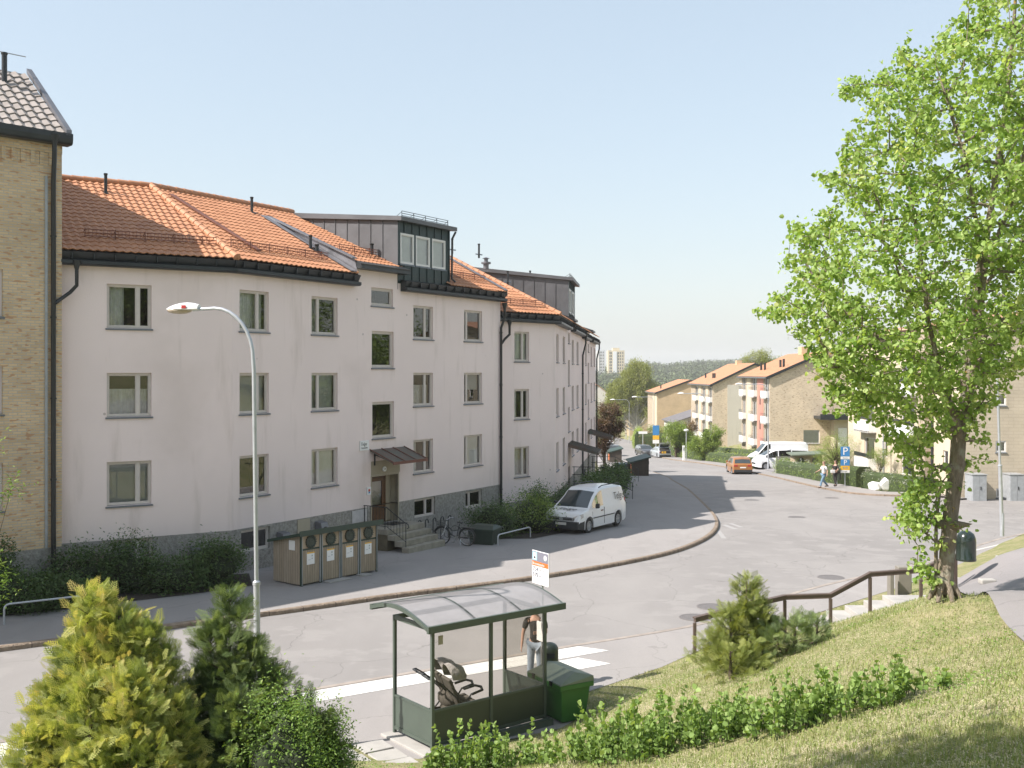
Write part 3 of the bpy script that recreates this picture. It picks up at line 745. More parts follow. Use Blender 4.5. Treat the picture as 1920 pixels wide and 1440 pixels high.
# sides and back
Bk = lambda fr, u, o=-11.2: fr.P(u, o, 0)
bk0, bkc, bk1 = F1.P(0, -11.2, 0), Vector((-9.15, 34.4, 0)) + Vector((-7.9, 7.95, 0)), F2.P(F2.len, -11.2, 0)
def up(v, z): return (v.x, v.y, z)
wm.quad(up(F2.P(F2.len, 0, 0), -.3), up(bk1, -.3), up(bk1, TA + .1), up(F2.P(F2.len, 0, 0), TA + .1))
wm.quad(up(bk0, -.3), up(bkc, -.3), up(bkc, TA + .1), up(bk0, TA + .1)); wm.quad(up(bkc, -.3), up(bk1, -.3), up(bk1, TA + .1), up(bkc, TA + .1))
wm.quad(up(F1.P(0, 0, 0), -.3), up(bk0, -.3), up(bk0, TA + .1), up(F1.P(0, 0, 0), TA + .1))
# right gable triangle, cheeks of raised stair wall
RZ, RO = 13.5, -5.6
e_ = F2.P(F2.len, 0, 0); wm.add([up(e_, TA), up(F2.P(F2.len, -11.2, 0), TA), up(F2.P(F2.len, RO, 0), RZ - .08)], [(0, 1, 2)])
for u in (st_u0, st_u1): wm.quad(F2.P(u, 0, TA), F2.P(u, 0, 10.62), F2.P(u, -.8, 10.62), F2.P(u, -.8, TA))
wm.build('wall', M['pink'], apt)
# recess lining and door
mb = MB(); a, b, c, d = doorop; dp = -.42
mb.quad(F2.P(a, 0.0, c), F2.P(a, 0, d), F2.P(a, dp, d), F2.P(a, dp, c)); mb.quad(F2.P(b, 0, d), F2.P(b, 0, c), F2.P(b, dp, c), F2.P(b, dp, d))
mb.quad(F2.P(a, -.003, d - .003), F2.P(b, -.003, d - .003), F2.P(b, dp, d - .003), F2.P(a, dp, d - .003)); mb.quad(F2.P(a, dp - .06, c), F2.P(b, dp - .06, c), F2.P(b, dp - .06, d), F2.P(a, dp - .06, d))
for (u0, u1, z0, z1) in ((a - .06, a - .004, c, d + .06), (b + .004, b + .06, c, d + .06), (a - .004, b + .004, d + .004, d + .06)): fbox(mb, F2, u0, u1, .0, .012, z0, z1)
# beige panel around the transom, below the canopy
fbox(mb, F2, a - .05, b + .12, .0, .01, d + .065, d + .60)
mb.build('door_surround', M['beige'], apt)
dr = MB(); du1 = a + (b - a) * .80
fbox(dr, F2, a + .01, a + .08, dp, dp + .07, c, d - .02); fbox(dr, F2, du1 - .08, du1, dp, dp + .07, c, d - .02); fbox(dr, F2, a + .08, du1 - .08, dp, dp + .07, d - .1, d - .02)
fbox(dr, F2, a + .09, a + .21, dp + .005, dp + .045, c + .01, d - .11); fbox(dr, F2, du1 - .21, du1 - .09, dp + .005, dp + .045, c + .01, d - .11)
fbox(dr, F2, a + .21, du1 - .21, dp + .005, dp + .045, c + .01, c + .68); fbox(dr, F2, a + .21, du1 - .21, dp + .005, dp + .045, d - .25, d - .11)
fbox(dr, F2, du1, b - .005, dp, dp + .04, c, d - .02, 1)
door = dr.build('door', [M['door'], M['beige']], apt, bevel=.006)
mb = MB(); mb.quad(F2.P(a + .21, dp + .02, c + .68), F2.P(du1 - .21, dp + .02, c + .68), F2.P(du1 - .21, dp + .02, d - .25), F2.P(a + .21, dp + .02, d - .25)); mb.build('pane', M['glass'], door)
mb = MB(); mb.tube([F2.P(a + .15, dp + .05, c + .62), F2.P(a + .15, dp + .12, c + .66), F2.P(a + .15, dp + .12, c + 1.02), F2.P(a + .15, dp + .05, c + 1.06)], .014, 8); mb.build('handle', M['galv'], door)
# plinth
pw = wallmesh(F1, -.3, PL - .0, b1)
pb = [(F2.u(452), F2.u(506), .72, 1.46), (F2.u(777), F2.u(816), .74, 1.5), (F2.u(873), F2.u(904), .72, 1.46)]
q = wallmesh(F2, -.3, PL, pb + [(doorop[0], doorop[1], .80, PL)]); pw.add(q.v, q.f)
po = pw.build('plinth', M['plinth'], apt)
kinds1 = ['part', 'half', 'blind']
for i, o in enumerate(o1): window(apt, F1, *o[:4], split=(.70,), kind=kinds1[i])
window(apt, F1, *b1[0][:4], split=(.66,), kind='roller')
km = {0: ['curtain', 'blind', 'dark'], 1: ['part', 'blind', 'roller'], 2: ['dark', 'half', 'part'], 3: ['part', 'halfblind', 'roller']}
for j, (w_, s) in enumerate(wins2):
    for i, o in enumerate(rowops(F2, [w_], s)):
        window(apt, F2, *o, split=((.66,) if j in (0, 2) else (.3,) if j == 1 else (.22,)), kind=km[j][i])
for i, o in enumerate(stair): window(apt, F2, *o, split=(), kind='dark', bar=.08)
for i, o in enumerate(pb): window(apt, F2, *o, split=(.6,) if i < 2 else (.3,), kind='dark', sill=False)
# ---- roof A
def roofpts(fr, u, o, z): return fr.P(u, o, z)
EZ, EO = TA + .42, .30; sl = (RZ - EZ) / (5.6 + EO)
def rz(o): return EZ + sl * (EO - o)                # roof height at offset o (outward positive)
C12 = Vector((-9.15, 34.4, 0)); bis = Vector((1.37, -1.378, 0)).normalized() / .9715
hipE = C12 + bis * EO; hipR = C12 - bis * 5.6
rf = MB()
tiles(rf, F1.P(-.05, EO, EZ), up(hipE, EZ), F1.P(-.05, RO, RZ), up(hipR, RZ))
D0, D1 = F2.u(745) , F2.u(843)                     # dormer span
tiles(rf, up(hipE, EZ), F2.P(st_u0 - .1, EO, EZ), up(hipR, RZ), F2.P(st_u0 - .1, RO, RZ))
s1 = F2.u(752)
OM = -4.3
tiles(rf, F2.P(st_u0 - .1, .08, 10.88), F2.P(s1 - .05, .08, 10.88), F2.P(st_u0 - .1, OM, rz(OM) + .02), F2.P(s1 - .05, OM, rz(OM) + .02))
tiles(rf, F2.P(st_u0 - .1, OM, rz(OM)), F2.P(s1 - .05, OM, rz(OM)), F2.P(st_u0 - .1, RO, RZ), F2.P(s1 - .05, RO, RZ))
tiles(rf, F2.P(D1 - .3, EO, EZ), F2.P(F2.len + .12, EO, EZ), F2.P(D1 - .3, RO, RZ), F2.P(F2.len + .12, RO, RZ))
tiles(rf, F2.P(s1 - .05, .0, rz(0)), F2.P(D1 - .3, .0, rz(0)), F2.P(s1 - .05, RO, RZ), F2.P(D1 - .3, RO, RZ))
roof = rf.build('roof', M['tile'], apt)
mb = MB()                                           # back slopes
mb.quad(F1.P(0, RO, RZ), up(hipR, RZ), (bkc.x, bkc.y, TA), up(bk0, TA)); mb.quad(up(hipR, RZ), F2.P(F2.len, RO, RZ), up(bk1, TA), (bkc.x, bkc.y, TA)); mb.build('back_roof', M['tile'], apt)
mb = MB(); capline(mb, hipE + Vector((0, 0, EZ + .03)), hipR + Vector((0, 0, RZ + .03))); mb.build('hip_tiles', M['hiptile'], apt, smooth=50); mb = MB(); capline(mb, F1.P(0, RO, RZ + .03), up(hipR, RZ + .03)); capline(mb, up(hipR, RZ + .03), F2.P(F2.u(745), RO, RZ + .03)); mb.build('ridge_tiles', M['hiptile'], apt, smooth=50); mb = MB(); capline(mb, F2.P(D1, RO, RZ + .03), F2.P(F2.len, RO, RZ + .03))
mb.build('ridge_tiles', M['hiptile'], apt, smooth=50)
eaveband(apt, F1, -.02, F1.len + .1, TA - .02); eaveband(apt, F2, -.1, st_u0 + .02, TA - .02); eaveband(apt, F2, st_u1 + .0, F2.len + .1, TA - .02)
mb = MB(); fbox(mb, F2, st_u0 - .08, st_u1 + .12, -.1, .42, 10.60, 10.72); mb.prism([(0, 10.72), (.4, 10.72), (.42, 10.78), (.05, 10.92), (0, 10.92)], F2.P(st_u0 - .08, 0, 0), F2.n, (0, 0, 1), F2.d * (st_u1 - st_u0 + .2)); mb.build('stair_eave', M['darkband'], apt)
# grey cheek between the main roof and the raised stair roof, flashings
mb = MB(); uu = st_u0 - .1
mb.add([F2.P(uu, .3, EZ - .1), F2.P(uu, .1, 10.98), F2.P(uu, OM, rz(OM) + .1), F2.P(uu, OM, rz(OM) - .3)], [(0, 1, 2, 3)])
for (o0, z0, o1_, z1) in ((.1, 10.97, OM, rz(OM) + .05),): mb.obox(F2.P(uu - .12, o0, z0), F2.d * .26, F2.n * (o1_ - o0) + Vector((0, 0, z1 - z0)), (0, 0, .05))
mb.obox(F2.P(uu - .42, EO, EZ + .06), F2.d * .32, F2.n * (OM - EO) + Vector((0, 0, rz(OM) - EZ)), (0, 0, .03))
mb.build('flashing', M['flash'], apt); mb = MB()
mb.obox(F2.P(F2.len - .05, EO, EZ + .05), F2.d * .22, F2.n * (RO - EO) + Vector((0, 0, RZ - EZ)), (0, 0, .05))
mb.obox(F2.P(F2.len + .12, EO, EZ - .2), F2.d * .03, F2.n * (RO - EO) + Vector((0, 0, RZ - EZ)), (0, 0, .28))
mb.build('flashing', M['flash'], apt)
dU = [F2.u(408), F2.u(445)]
mb = MB(); uo = 4.2
mb.obox(F2.P(1.6, -4.9, rz(-4.9) + .05), F2.d * .22, F2.n * 4.4 + Vector((0, 0, -4.4 * sl)), (0, 0, .04)); mb.build('roof_joint_strip', M['redmetal'], apt)
upv = lambda fr: (-fr.n * 1.0 + Vector((0, 0, sl))).normalized()
snowguard(apt, F1.P(0, EO, EZ), F1.d, upv(F1), F1.n, .8, F1.len - .35, 1.0)
snowguard(apt, F2.P(0, EO, EZ), F2.d, upv(F2), F2.n, .5, st_u0 - .8, 1.0)
snowguard(apt, F2.P(0, .1, 10.9), F2.d, (-F2.n + Vector((0, 0, .45))).normalized(), F2.n, st_u0 + .1, s1 - .5, 1.0)
snowguard(apt, F2.P(0, EO, EZ), F2.d, upv(F2), F2.n, D1 + .1, F2.len - .4, 1.0)
def onroof(fr, px, o):
    # u so that the point on the roof at offset o appears at px
    k = (px - CX) / F; p = fr.p + fr.n * o; return (k * p.y - p.x) / (fr.d.x - k * fr.d.y)
for fr, px, o, hh in ((F1, 198, -4.6, .62), (F2, 472, -4.7, .55)): pipe(apt, fr.P(onroof(fr, px, o), o, rz(o)), hh)
pipe(apt, F2.P(onroof(F2, 582, -1.6), -1.6, rz(-1.6)), .45, .06); pipe(apt, F2.P(onroof(F2, 594, -1.3), -1.3, rz(-1.3)), .25, .07)
pipe(apt, F2.P(onroof(F2, 697, -1.1), -1.1, 11.4), .42, .07); pipe(apt, F2.P(onroof(F2, 848, -4.4), -4.4, rz(-4.4)), .5); pipe(apt, F2.P(onroof(F2, 898, -4.4), -4.4, rz(-4.4)), .5)
# ---- dormer
def dormer(root, fr, ua, ub, zb, zt, wins, setback=.02, ridge=(-5.6, 13.42), side=(0,)):
    mb = MB(); rb, rzt = ridge
    A_, B_ = fr.P(ua, setback, 0), fr.P(ub, setback, 0)
    fz = zt - .14
    for (a_, b_, c_, d_) in [(ua, ub, zb, wins[0][2] - .0), (ua, ub, wins[0][3], fz)]: mb.quad(fr.P(a_, setback, c_), fr.P(b_, setback, c_), fr.P(b_, setback, d_), fr.P(a_, setback, d_))
    edges = [ua] + [x for w_ in wins for x in w_[:2]] + [ub]
    for k in range(0, len(edges), 2): mb.quad(fr.P(edges[k], setback, wins[0][2]), fr.P(edges[k + 1], setback, wins[0][2]), fr.P(edges[k + 1], setback, wins[0][3]), fr.P(edges[k], setback, wins[0][3]))
    u = ua + .4
    while u < ub - .1:                                # standing seams
        for (c_, d_) in ((zb, wins[0][2]), (wins[0][3] + .03, fz)): fbox(mb, fr, u, u + .025, setback, setback + .03, c_, d_)
        u += .52
    mb.build('dormer_front', M['dormer_front'], root)
    for u in (ua, ub):
        mb = MB(); mb.add([fr.P(u, setback, zb - .25), fr.P(u, setback, zt - .1), fr.P(u, rb, rzt - .1), fr.P(u, rb, rzt - .9)], [(0, 1, 2, 3)])
        s_ = -1 if u == ua else 1; o = -.75
        while o > rb + .6:
            t = (o - setback) / (rb - setback); ztop = zt - .1 + (rzt - zt) * t; zlow = max(zb - .2, rz(o) - (0 if root is apt else TA - TB) - .1)
            if ztop - zlow > .15: mb.obox(fr.P(u, o, zlow), fr.d * (.03 * s_), fr.n * .025, (0, 0, ztop - zlow))
            o -= .62
        mb.build('dormer_cheek', M['dormer_side'], root)
    mb = MB(); mb.add([fr.P(ua - .14, setback + .28, zt - .03), fr.P(ub + .14, setback + .28, zt - .03), fr.P(ub + .14, rb, rzt + .06), fr.P(ua - .14, rb, rzt + .06),
                       fr.P(ua - .14, setback + .28, zt - .20), fr.P(ub + .14, setback + .28, zt - .20), fr.P(ub + .14, rb, rzt - .16), fr.P(ua - .14, rb, rzt - .16)],
                      [(0, 1, 2, 3), (7, 6, 5, 4), (4, 5, 1, 0), (5, 6, 2, 1), (6, 7, 3, 2), (7, 4, 0, 3)])
    mb.build('dormer_roof', M['dormer_side'], root)
    mb = MB(); o = setback + .05
    for k in range(3): mb.tube([fr.P(ua + .2, o, zt + .05 + k * .09), fr.P(ub - .2, o, zt + .05 + k * .09)], .013, 5)
    u = ua + .2
    while u < ub: mb.tube([fr.P(u, o, zt - .02), fr.P(u, o, zt + .24)], .014, 5); mb.tube([fr.P(u, o, zt + .2), fr.P(u, o - .3, zt + .02)], .01, 4); u += .8
    mb.build('roof_rail', M['darkband'], root)
    for (a_, b_, c_, d_) in wins: window(root, fr, a_, b_, c_, d_, split=(), kind='roller', fm=M['framewhite'], depth=.05, sill=True, bar=.07)
wz0, wz1 = 11.05, 12.28
dormer(apt, F2, D0, D1, 10.25, 12.92, [(F2.u(750), F2.u(775.5), wz0, wz1), (F2.u(779), F2.u(805.5), wz0, wz1), (F2.u(809.5), F2.u(834.5), wz0, wz1)])
mb = MB(); mb.tube([F2.P(D1 + .1, .25, 12.7), F2.P(D1 + .02, .12, 12.4), F2.P(D1 + .02, .10, 10.7), F2.P(D1 + .12, .22, 10.55)], .045, 8); mb.build('downpipe', M['black'], apt, smooth=40)
mb = MB(); p = F2.P(onroof(F2, 693, -5.0), -5.0, 13.35); mb.lathe([(.12, 0), (.12, .2), (.2, .2), (.2, .26), (0, .3)], p, n=12); mb.build('vent_cap', M['flash'], apt, smooth=40)
# downpipes
c_ = F2.P(F2.len - .07, .28, 9.55); downpipe(apt, [c_, c_ + Vector((.02, .02, -.3)), F2.P(F2.len - .07, .09, 8.75), F2.P(F2.len - .07, .09, .3)], .06)
# canopy over the entry, sign, house number, vents, boards
mb = MB(); cu0, cu1 = F2.u(693), F2.u(693) + 2.15; cz = 3.72; co = 1.15; cz2 = 3.28
mb.add([F2.P(cu0, .01, cz), F2.P(cu1, .01, cz), F2.P(cu1, co, cz2), F2.P(cu0, co, cz2), F2.P(cu0, .01, cz - .06), F2.P(cu1, .01, cz - .06), F2.P(cu1, co, cz2 - .06), F2.P(cu0, co, cz2 - .06)],
       [(0, 1, 2, 3), (7, 6, 5, 4), (3, 2, 6, 7), (0, 3, 7, 4), (2, 1, 5, 6), (1, 0, 4, 5)])
can = mb.build('canopy', M['copper'], apt)
mb = MB(); dz = Vector((0, 0, cz2 - cz))
for k in range(4):
    u = cu0 + (cu1 - cu0) * k / 3 - .012; mb.obox(F2.P(u, .01, cz + .002), F2.d * .028, F2.n * (co - .01) + dz, (0, 0, .03))
fbox(mb, F2, cu0 - .02, cu1 + .02, co + .001, co + .035, cz2 - .09, cz2 + .02)
mb.build('canopy_edge', M['copperedge'], can)
mb = MB()
for u in (cu0 + .25, cu1 - .25):
    fbox(mb, F2, u, u + .05, .01, .05, 3.1, 3.55); mb.obox(F2.P(u, .05, 3.5), F2.d * .05, F2.n * .8 + Vector((0, 0, -.25)), (0, 0, .04))
mb.build('bracket', M['darkband'], can)
# wall details on the first block (each mounted on the wall, so parts of it)
def numeral(txt, size, p, xdir, ndir, m, parent, name='lettering', ext=.001, align='CENTER', font=None, shear=0):
    cu = bpy.data.curves.new(name, 'FONT'); cu.body = txt; cu.size = size; cu.extrude = ext; cu.align_x = align; cu.align_y = 'CENTER'; cu.shear = shear
    cu.materials.append(m); cu.resolution_u = 3
    o = bpy.data.objects.new(name, cu); COL.objects.link(o)
    x = Vector(xdir).normalized(); n = Vector(ndir).normalized(); y = n.cross(x)
    o.matrix_basis = Matrix(((x.x, y.x, n.x, 0), (x.y, y.y, n.y, 0), (x.z, y.z, n.z, 0), (0, 0, 0, 1)))
    off = wloc(parent) if parent is not None else Vector((0, 0, 0))
    o.location = Vector(p) - off
    dg = bpy.context.evaluated_depsgraph_get(); me = bpy.data.meshes.new_from_object(o.evaluated_get(dg)); mo = bpy.data.objects.new(name, me); mo.matrix_basis = o.matrix_basis.copy(); bpy.data.objects.remove(o); bpy.data.curves.remove(cu); COL.objects.link(mo); o = mo
    if parent is not None: o.parent = parent
    return o
mb = MB(); su0, su1 = F2.u(673.5), F2.u(690); fbox(mb, F2, su0, su1, .01, .05, 3.72, 4.09)
sg = mb.build('wall_sign', M['white'], None, bevel=.004)
tag(sg, 'small white company sign with black lettering on the pink wall beside the entrance canopy', 'sign')
numeral('Telge', .17, F2.P((su0 + su1) / 2 - .06, .054, 3.96), F2.d, F2.n, M['ink'], sg, shear=.3); numeral('bostäder', .105, F2.P((su0 + su1) / 2, .054, 3.82), F2.d, F2.n, M['ink'], sg)
def wallbox(name, lab, cat, fr, a, b, c, d, o=.03, m=None):
    mb = MB(); fbox(mb, fr, a, b, .012, .012 + o, c, d); x = mb.build(name, m or M['white'], None, bevel=.003); return tag(x, lab, cat)
x = wallbox('notice_plate', 'little white plate with a red and blue emblem beside the wooden entrance door', 'notice', F2, F2.u(687), F2.u(694), 2.0, 2.3)
mb = MB(); uu = (F2.u(688) + F2.u(693)) / 2; fbox(mb, F2, uu - .05, uu + .06, .044, .048, 2.13, 2.22, 0); fbox(mb, F2, uu - .04, uu + .05, .044, .048, 2.06, 2.125, 1)
mb.build('emblem', [mat('emblem_red', (.5, .06, .03), .5, .05), M['sign_blue']], x)
mb = MB(); mb.lathe([(0, .05), (.10, .05), (.10, 0)], F2.P(F2.u(719.5), .012, 2.92), F2.n, 20); x = mb.build('round_number_plate', M['white'], None, smooth=40); tag(x, 'round white number plate above the wooden door, under the canopy', 'number plate')
numeral('20', .1, F2.P(F2.u(719.5), .065, 2.92), F2.d, F2.n, M['ink'], x)
wallbox('wall_panel', 'blank whitish panel with faint scribbles on the grey plinth behind the recycling shed', 'panel', F2, F2.u(659), F2.u(687), 1.02, 1.48, .03, mat('scuffed_white_panel', (.55, .53, .53), .7, .2, 6))
wallbox('vent_board', 'beige board closing a basement opening between two grey vent hoods', 'panel', F2, F2.u(557), F2.u(580), .75, 1.5, .02, M['beige'])
def hood(fr, u, z, lab):
    t = thing('vent_hood', lab, 'vent hood', fr.P(u, 0, z - .2), 'grey vent hoods on the plinth')
    mb = MB(); mb.prism([(0.012, -.2), (.34, -.2), (.34, -.04), (.30, .12), (.012, .17)], fr.P(u - .2, 0, z), fr.n, (0, 0, 1), fr.d * .36); mb.build('hood', M['flash'], t, bevel=.01)
    mb = MB(); mb.lathe([(.075, .0), (.075, .03), (.04, .03), (.04, .005), (0, .005)], fr.P(u - .02, .345, z - .09), fr.n, 14); mb.build('outlet', M['black'], t, smooth=40)
hood(F1, F1.u(367), .98, 'grey vent hood on the plinth left of the lamp post, above the shrubs')
hood(F2, F2.u(526), 1.05, 'grey vent hood on the plinth above the left end of the recycling shed'); hood(F2, F2.u(597), 1.18, 'grey vent hood on the plinth right of the beige board')
# vertical window of conduit on the brick joint
# ---------------------------------------------------------------- second block
ap2 = thing('apartment_building', 'farther pale pink apartment block with narrow oblique windows, beyond the black corner downpipe', 'building', (2.11, 52.1, -.5))
SI2 = [7.22, 4.47, 1.72]; PL2 = .55
w3 = rowops(F3, [(964.5, 992)], SI2, 1.42)
f4 = [(1043.2, 1047.6), (1055.2, 1059.6), (1072.2, 1076), (1081.2, 1084.8), (1097.2, 1100), (1107.6, 1110), (1113.4, 1115.8)]
w4 = rowops(F4, f4, SI2, 1.42)
st4 = [(F4.u(a), F4.u(b), c, d) for (a, b) in ((1065, 1068.6), (1102.2, 1104.6)) for (c, d) in ((3.3, 4.7), (5.95, 7.4))] + [(F4.u(1065), F4.u(1068.6), 8.38, 8.98), (F4.u(1102.2), F4.u(1104.6), 8.2, 8.8)]
dr4 = [(F4.u(1065.2), F4.u(1069.2), -.9, 1.3), (F4.u(1102), F4.u(1105), -1.6, 1.0)]
wm = wallmesh(F3, PL2, TB, w3); q = wallmesh(F4, PL2, TB, w4 + st4 + [(d[0], d[1], PL2, d[3]) for d in dr4]); wm.add(q.v, q.f)
RZ2 = 12.62
b0, b1_ = F3.P(0, -11, 0), F4.P(F4.len, -11, 0); bC = Vector((2.11, 52.1, 0)) - Vector((1.696, -.846, 0)).normalized() * 11 / .9475
wm.quad(up(F4.P(F4.len, 0, 0), -5), up(b1_, -5), up(b1_, TB), up(F4.P(F4.len, 0, 0), TB)); wm.quad(up(b0, -1), up(bC, -1), up(bC, TB), up(b0, TB)); wm.quad(up(bC, -5), up(b1_, -5), up(b1_, TB), up(bC, TB))
wm.quad(up(F3.P(0, 0, 0), -1), up(b0, -1), up(b0, TB), up(F3.P(0, 0, 0), TB))
wm.add([up(F4.P(F4.len, 0, 0), TB), up(F4.P(F4.len, -11.2, 0), TB), up(F4.P(F4.len, -5.6, 0), RZ2 - .06)], [(0, 1, 2)])
wm.build('wall', M['pink'], ap2)
pw = wallmesh(F3, -1.2, PL2, []); q = wallmesh(F4, -6, PL2, [(d[0], d[1], d[2], PL2) for d in dr4] + [(F4.u(a), F4.u(b), -.75, .0) for a, b in ((1075, 1080), (1094, 1098), (1110, 1113))]); pw.add(q.v, q.f); pw.build('plinth', M['plinth'], ap2)
k3 = ['roller', 'part', 'curtain']
for i, o in enumerate(w3): window(ap2, F3, *o, split=(.62,), kind=k3[i])
for i, o in enumerate(w4): window(ap2, F4, *o, split=(.6,), kind=['dark', 'roller', 'curtain'][i % 3], simple=True)
for o in st4: window(ap2, F4, *o, split=(), kind='dark', simple=True)
for d in dr4:
    mb = MB(); fbox(mb, F4, d[0], d[1], -.4, -.35, d[2], d[3]); mb.build('door', M['door'], ap2)
rf = MB(); E2 = TB + .42
C34 = Vector((2.11, 52.1, 0)); bs2 = Vector((1.696, -.846, 0)).normalized() / .9475; h2e, h2r = C34 + bs2 * .3, C34 - bs2 * 5.6
tiles(rf, F3.P(-.6, .3, E2), up(h2e, E2), F3.P(-3.2, -5.6, RZ2), up(h2r, RZ2)); tiles(rf, up(h2e, E2), F4.P(F4.len, .3, E2), up(h2r, RZ2), F4.P(F4.len, -5.6, RZ2), nsub=2)
rf.build('roof', M['tile'], ap2)
mb = MB(); capline(mb, h2e + Vector((0, 0, E2 + .03)), h2r + Vector((0, 0, RZ2 + .03))); mb.build('hip_tiles', M['hiptile'], ap2, smooth=50); mb = MB(); capline(mb, F3.P(-3.2, -5.6, RZ2 + .03), up(h2r, RZ2 + .03)); capline(mb, up(h2r, RZ2 + .03), F4.P(F4.len, -5.6, RZ2 + .03), seg=.8); mb.build('ridge_tiles', M['hiptile'], ap2, smooth=50)
mb = MB(); mb.quad(up(h2r, RZ2), F4.P(F4.len, -5.6, RZ2), up(b1_, TB), up(bC, TB)); mb.quad(F3.P(-3.2, -5.6, RZ2), up(h2r, RZ2), up(bC, TB), up(b0, TB)); mb.build('back_roof', M['tile'], ap2)
eaveband(ap2, F3, -.3, F3.len + .14, TB - .02)
mids = [0, F4.u(1064), F4.u(1070), F4.u(1091), F4.u(1101.5), F4.u(1105.5), F4.len + .15]
for i in (0, 2, 3, 5): eaveband(ap2, F4, mids[i] + (.05 if i else -.05), mids[i + 1], TB - .02 - (.12 if i > 2 else 0))
for i in (1, 4):
    mb = MB(); fbox(mb, F4, mids[i], mids[i + 1], -.8, .0, TB, TB + .5); mb.build('stair_parapet', M['pink'], ap2)
    mb = MB(); fbox(mb, F4, mids[i] - .1, mids[i + 1] + .1, -.9, .42, TB + .5, TB + .62); mb.prism([(.42, TB + .62), (-3.5, TB + 1.9), (-3.5, TB + 1.2), (.2, TB + .5)], F4.P(mids[i] - .1, 0, 0), F4.n, (0, 0, 1), F4.d * (mids[i + 1] - mids[i] + .2)); mb.build('stair_eave', M['darkband'], ap2)
snowguard(ap2, F3.P(0, .3, E2), F3.d, upv(F3), F3.n, -.3, F3.len - .2, .9)
def rz(o): return EZ + sl * (EO - o)
dormer(ap2, F4, F4.u(1065.5), F4.u(1077.5), TB + .2, 12.12, [(F4.u(1067), F4.u(1070), TB + 1.0, 11.5), (F4.u(1072.5), F4.u(1075.5), TB + 1.0, 11.5)], ridge=(-5.6, 12.72))
for px, o, hh in ((952, -3.2, .5),): pipe(ap2, F3.P(onroof(F3, px, o), o, rz(o) - (TA - TB)), hh)
mb = MB(); p = F4.P(F4.u(1060) + 1, -4.6, 12.55); mb.lathe([(.16, 0), (.16, .3), (.28, .3), (.28, .4), (.12, .4), (.12, .6), (.22, .6), (0, .7)], p, n=12); mb.build('vent_cap', M['flash'], ap2, smooth=40)
pipe(ap2, F4.P(F4.u(1066) + 3.2, -2.6, 12.2), .6)
for px in (1090, 1119):
    u = F4.u(px) if px < 1100 else F4.len - .12; downpipe(ap2, [F4.P(u, .3, TB - .25), F4.P(u, .3, TB - .5), F4.P(u, .1, TB - 1.3), F4.P(u, .1, -4)], .06)
p0 = F3.P(.55, .32, TB - .3); downpipe(ap2, [p0, p0 + Vector((0, 0, -.35)), F3.P(.35, .2, 8.25), F3.P(-.05, .14, 7.8)], .06)
for px, zc, w_ in ((1066, 2.35, 1.6), (1102.5, 2.15, 1.7)):
    u = F4.u(px) - .4; mb = MB(); mb.prism([(.01, zc + .3), (1.75, zc - .2), (1.75, zc - .34), (.01, zc + .1)], F4.P(u, 0, 0), F4.n, (0, 0, 1), F4.d * 2.4)
    for k in range(5): mb.obox(F4.P(u + .02 + k * .58, .02, zc + .3), F4.d * .04, F4.n * 1.72 + Vector((0, 0, -.49)), (0, 0, .04))
    mb.build('canopy', M['copper'], ap2)
# railings by the far entrances
for px in (1070, 1106):
    u = F4.u(px); g = zr(F4.P(u, 0, 0).y) + .12; mb = MB()
    for z in (.5, .95): mb.tube([F4.P(u, .1, g + .9 + z), F4.P(u, 1.9, g + .9 + z), F4.P(u, 3.6, g + z)], .02, 5)
    for o in (.2, 1.0, 1.9, 2.8, 3.6): mb.tube([F4.P(u, o, g), F4.P(u, o, g + .95 + min(.9, .9 * (3.6 - o) / 1.7))], .02, 5)
    tag(mb.build('stair_railing', M['black']), 'dark railing at the %s entrance of the farther pink block, behind the dark hedge' % ('nearer' if px == 1070 else 'last'), 'railing')
# ---------------------------------------------------------------- brick building, far left
K1 = (-13.48, 31.42); kd = Vector((.70, .714, 0)).normalized(); K0b = (K1[0] - kd.x * 14, K1[1] - kd.y * 14); FK = Frame(K0b, K1)
M['ybrick'] = brick_mat('yellow_brick', (kd.x, kd.y), (.70, .53, .325), (.57, .41, .245), (.48, .43, .36), .25, .079, .011, spots=(.50, .30, .17), bias=-.1)
bk = thing('brick_building', 'taller yellow brick building with grey tiles, cut by the left edge of the picture', 'building', (K1[0], K1[1], 0))
ko = [(FK.u(5.5) - 1.4, FK.u(5.5), z, z + 1.37) for z in (8.3, 5.5, 2.72)]
ko2 = [(FK.u(6) - 5.4, FK.u(6) - 4.0, z, z + 1.37) for z in (8.3, 5.5, 2.72)]
bo = [(FK.u(5.5) - 1.4, FK.u(5.5) - .05, .55, 1.2)]
q = wallmesh(FK, 1.5, 13.45, ko + ko2); g0, g1 = FK.P(FK.len, 0, 0), FK.P(FK.len, -9, 0)
q.quad(up(g0, -.2), up(g1, -.2), up(g1, 13.45), up(g0, 13.45)); q.add([up(g0, 13.45), up(g1, 13.45), up(FK.P(FK.len, -6.6, 0), 15.9), up(FK.P(FK.len, -2.6, 0), 15.95)], [(0, 1, 2, 3)])
for i in range(60):
    u = FK.len - .35 - i * .27
    if u < 2: break
    fbox(q, FK, u, u + .12, .0, .035, 12.83, 13.2)
fbox(q, FK, 1, FK.len + .03, .0, .05, 13.2, 13.45); fbox(q, FK, FK.len - .28, FK.len + .025, .0, .03, 1.5, 13.2)
q.build('wall', M['ybrick'], bk)
q = wallmesh(FK, -.4, 1.5, bo); q.build('plinth', M['plinth'], bk)
for o in ko + ko2: window(bk, FK, *o, split=(.5,), kind='curtain')
window(bk, FK, *bo[0], split=(), kind='dark', sill=False)
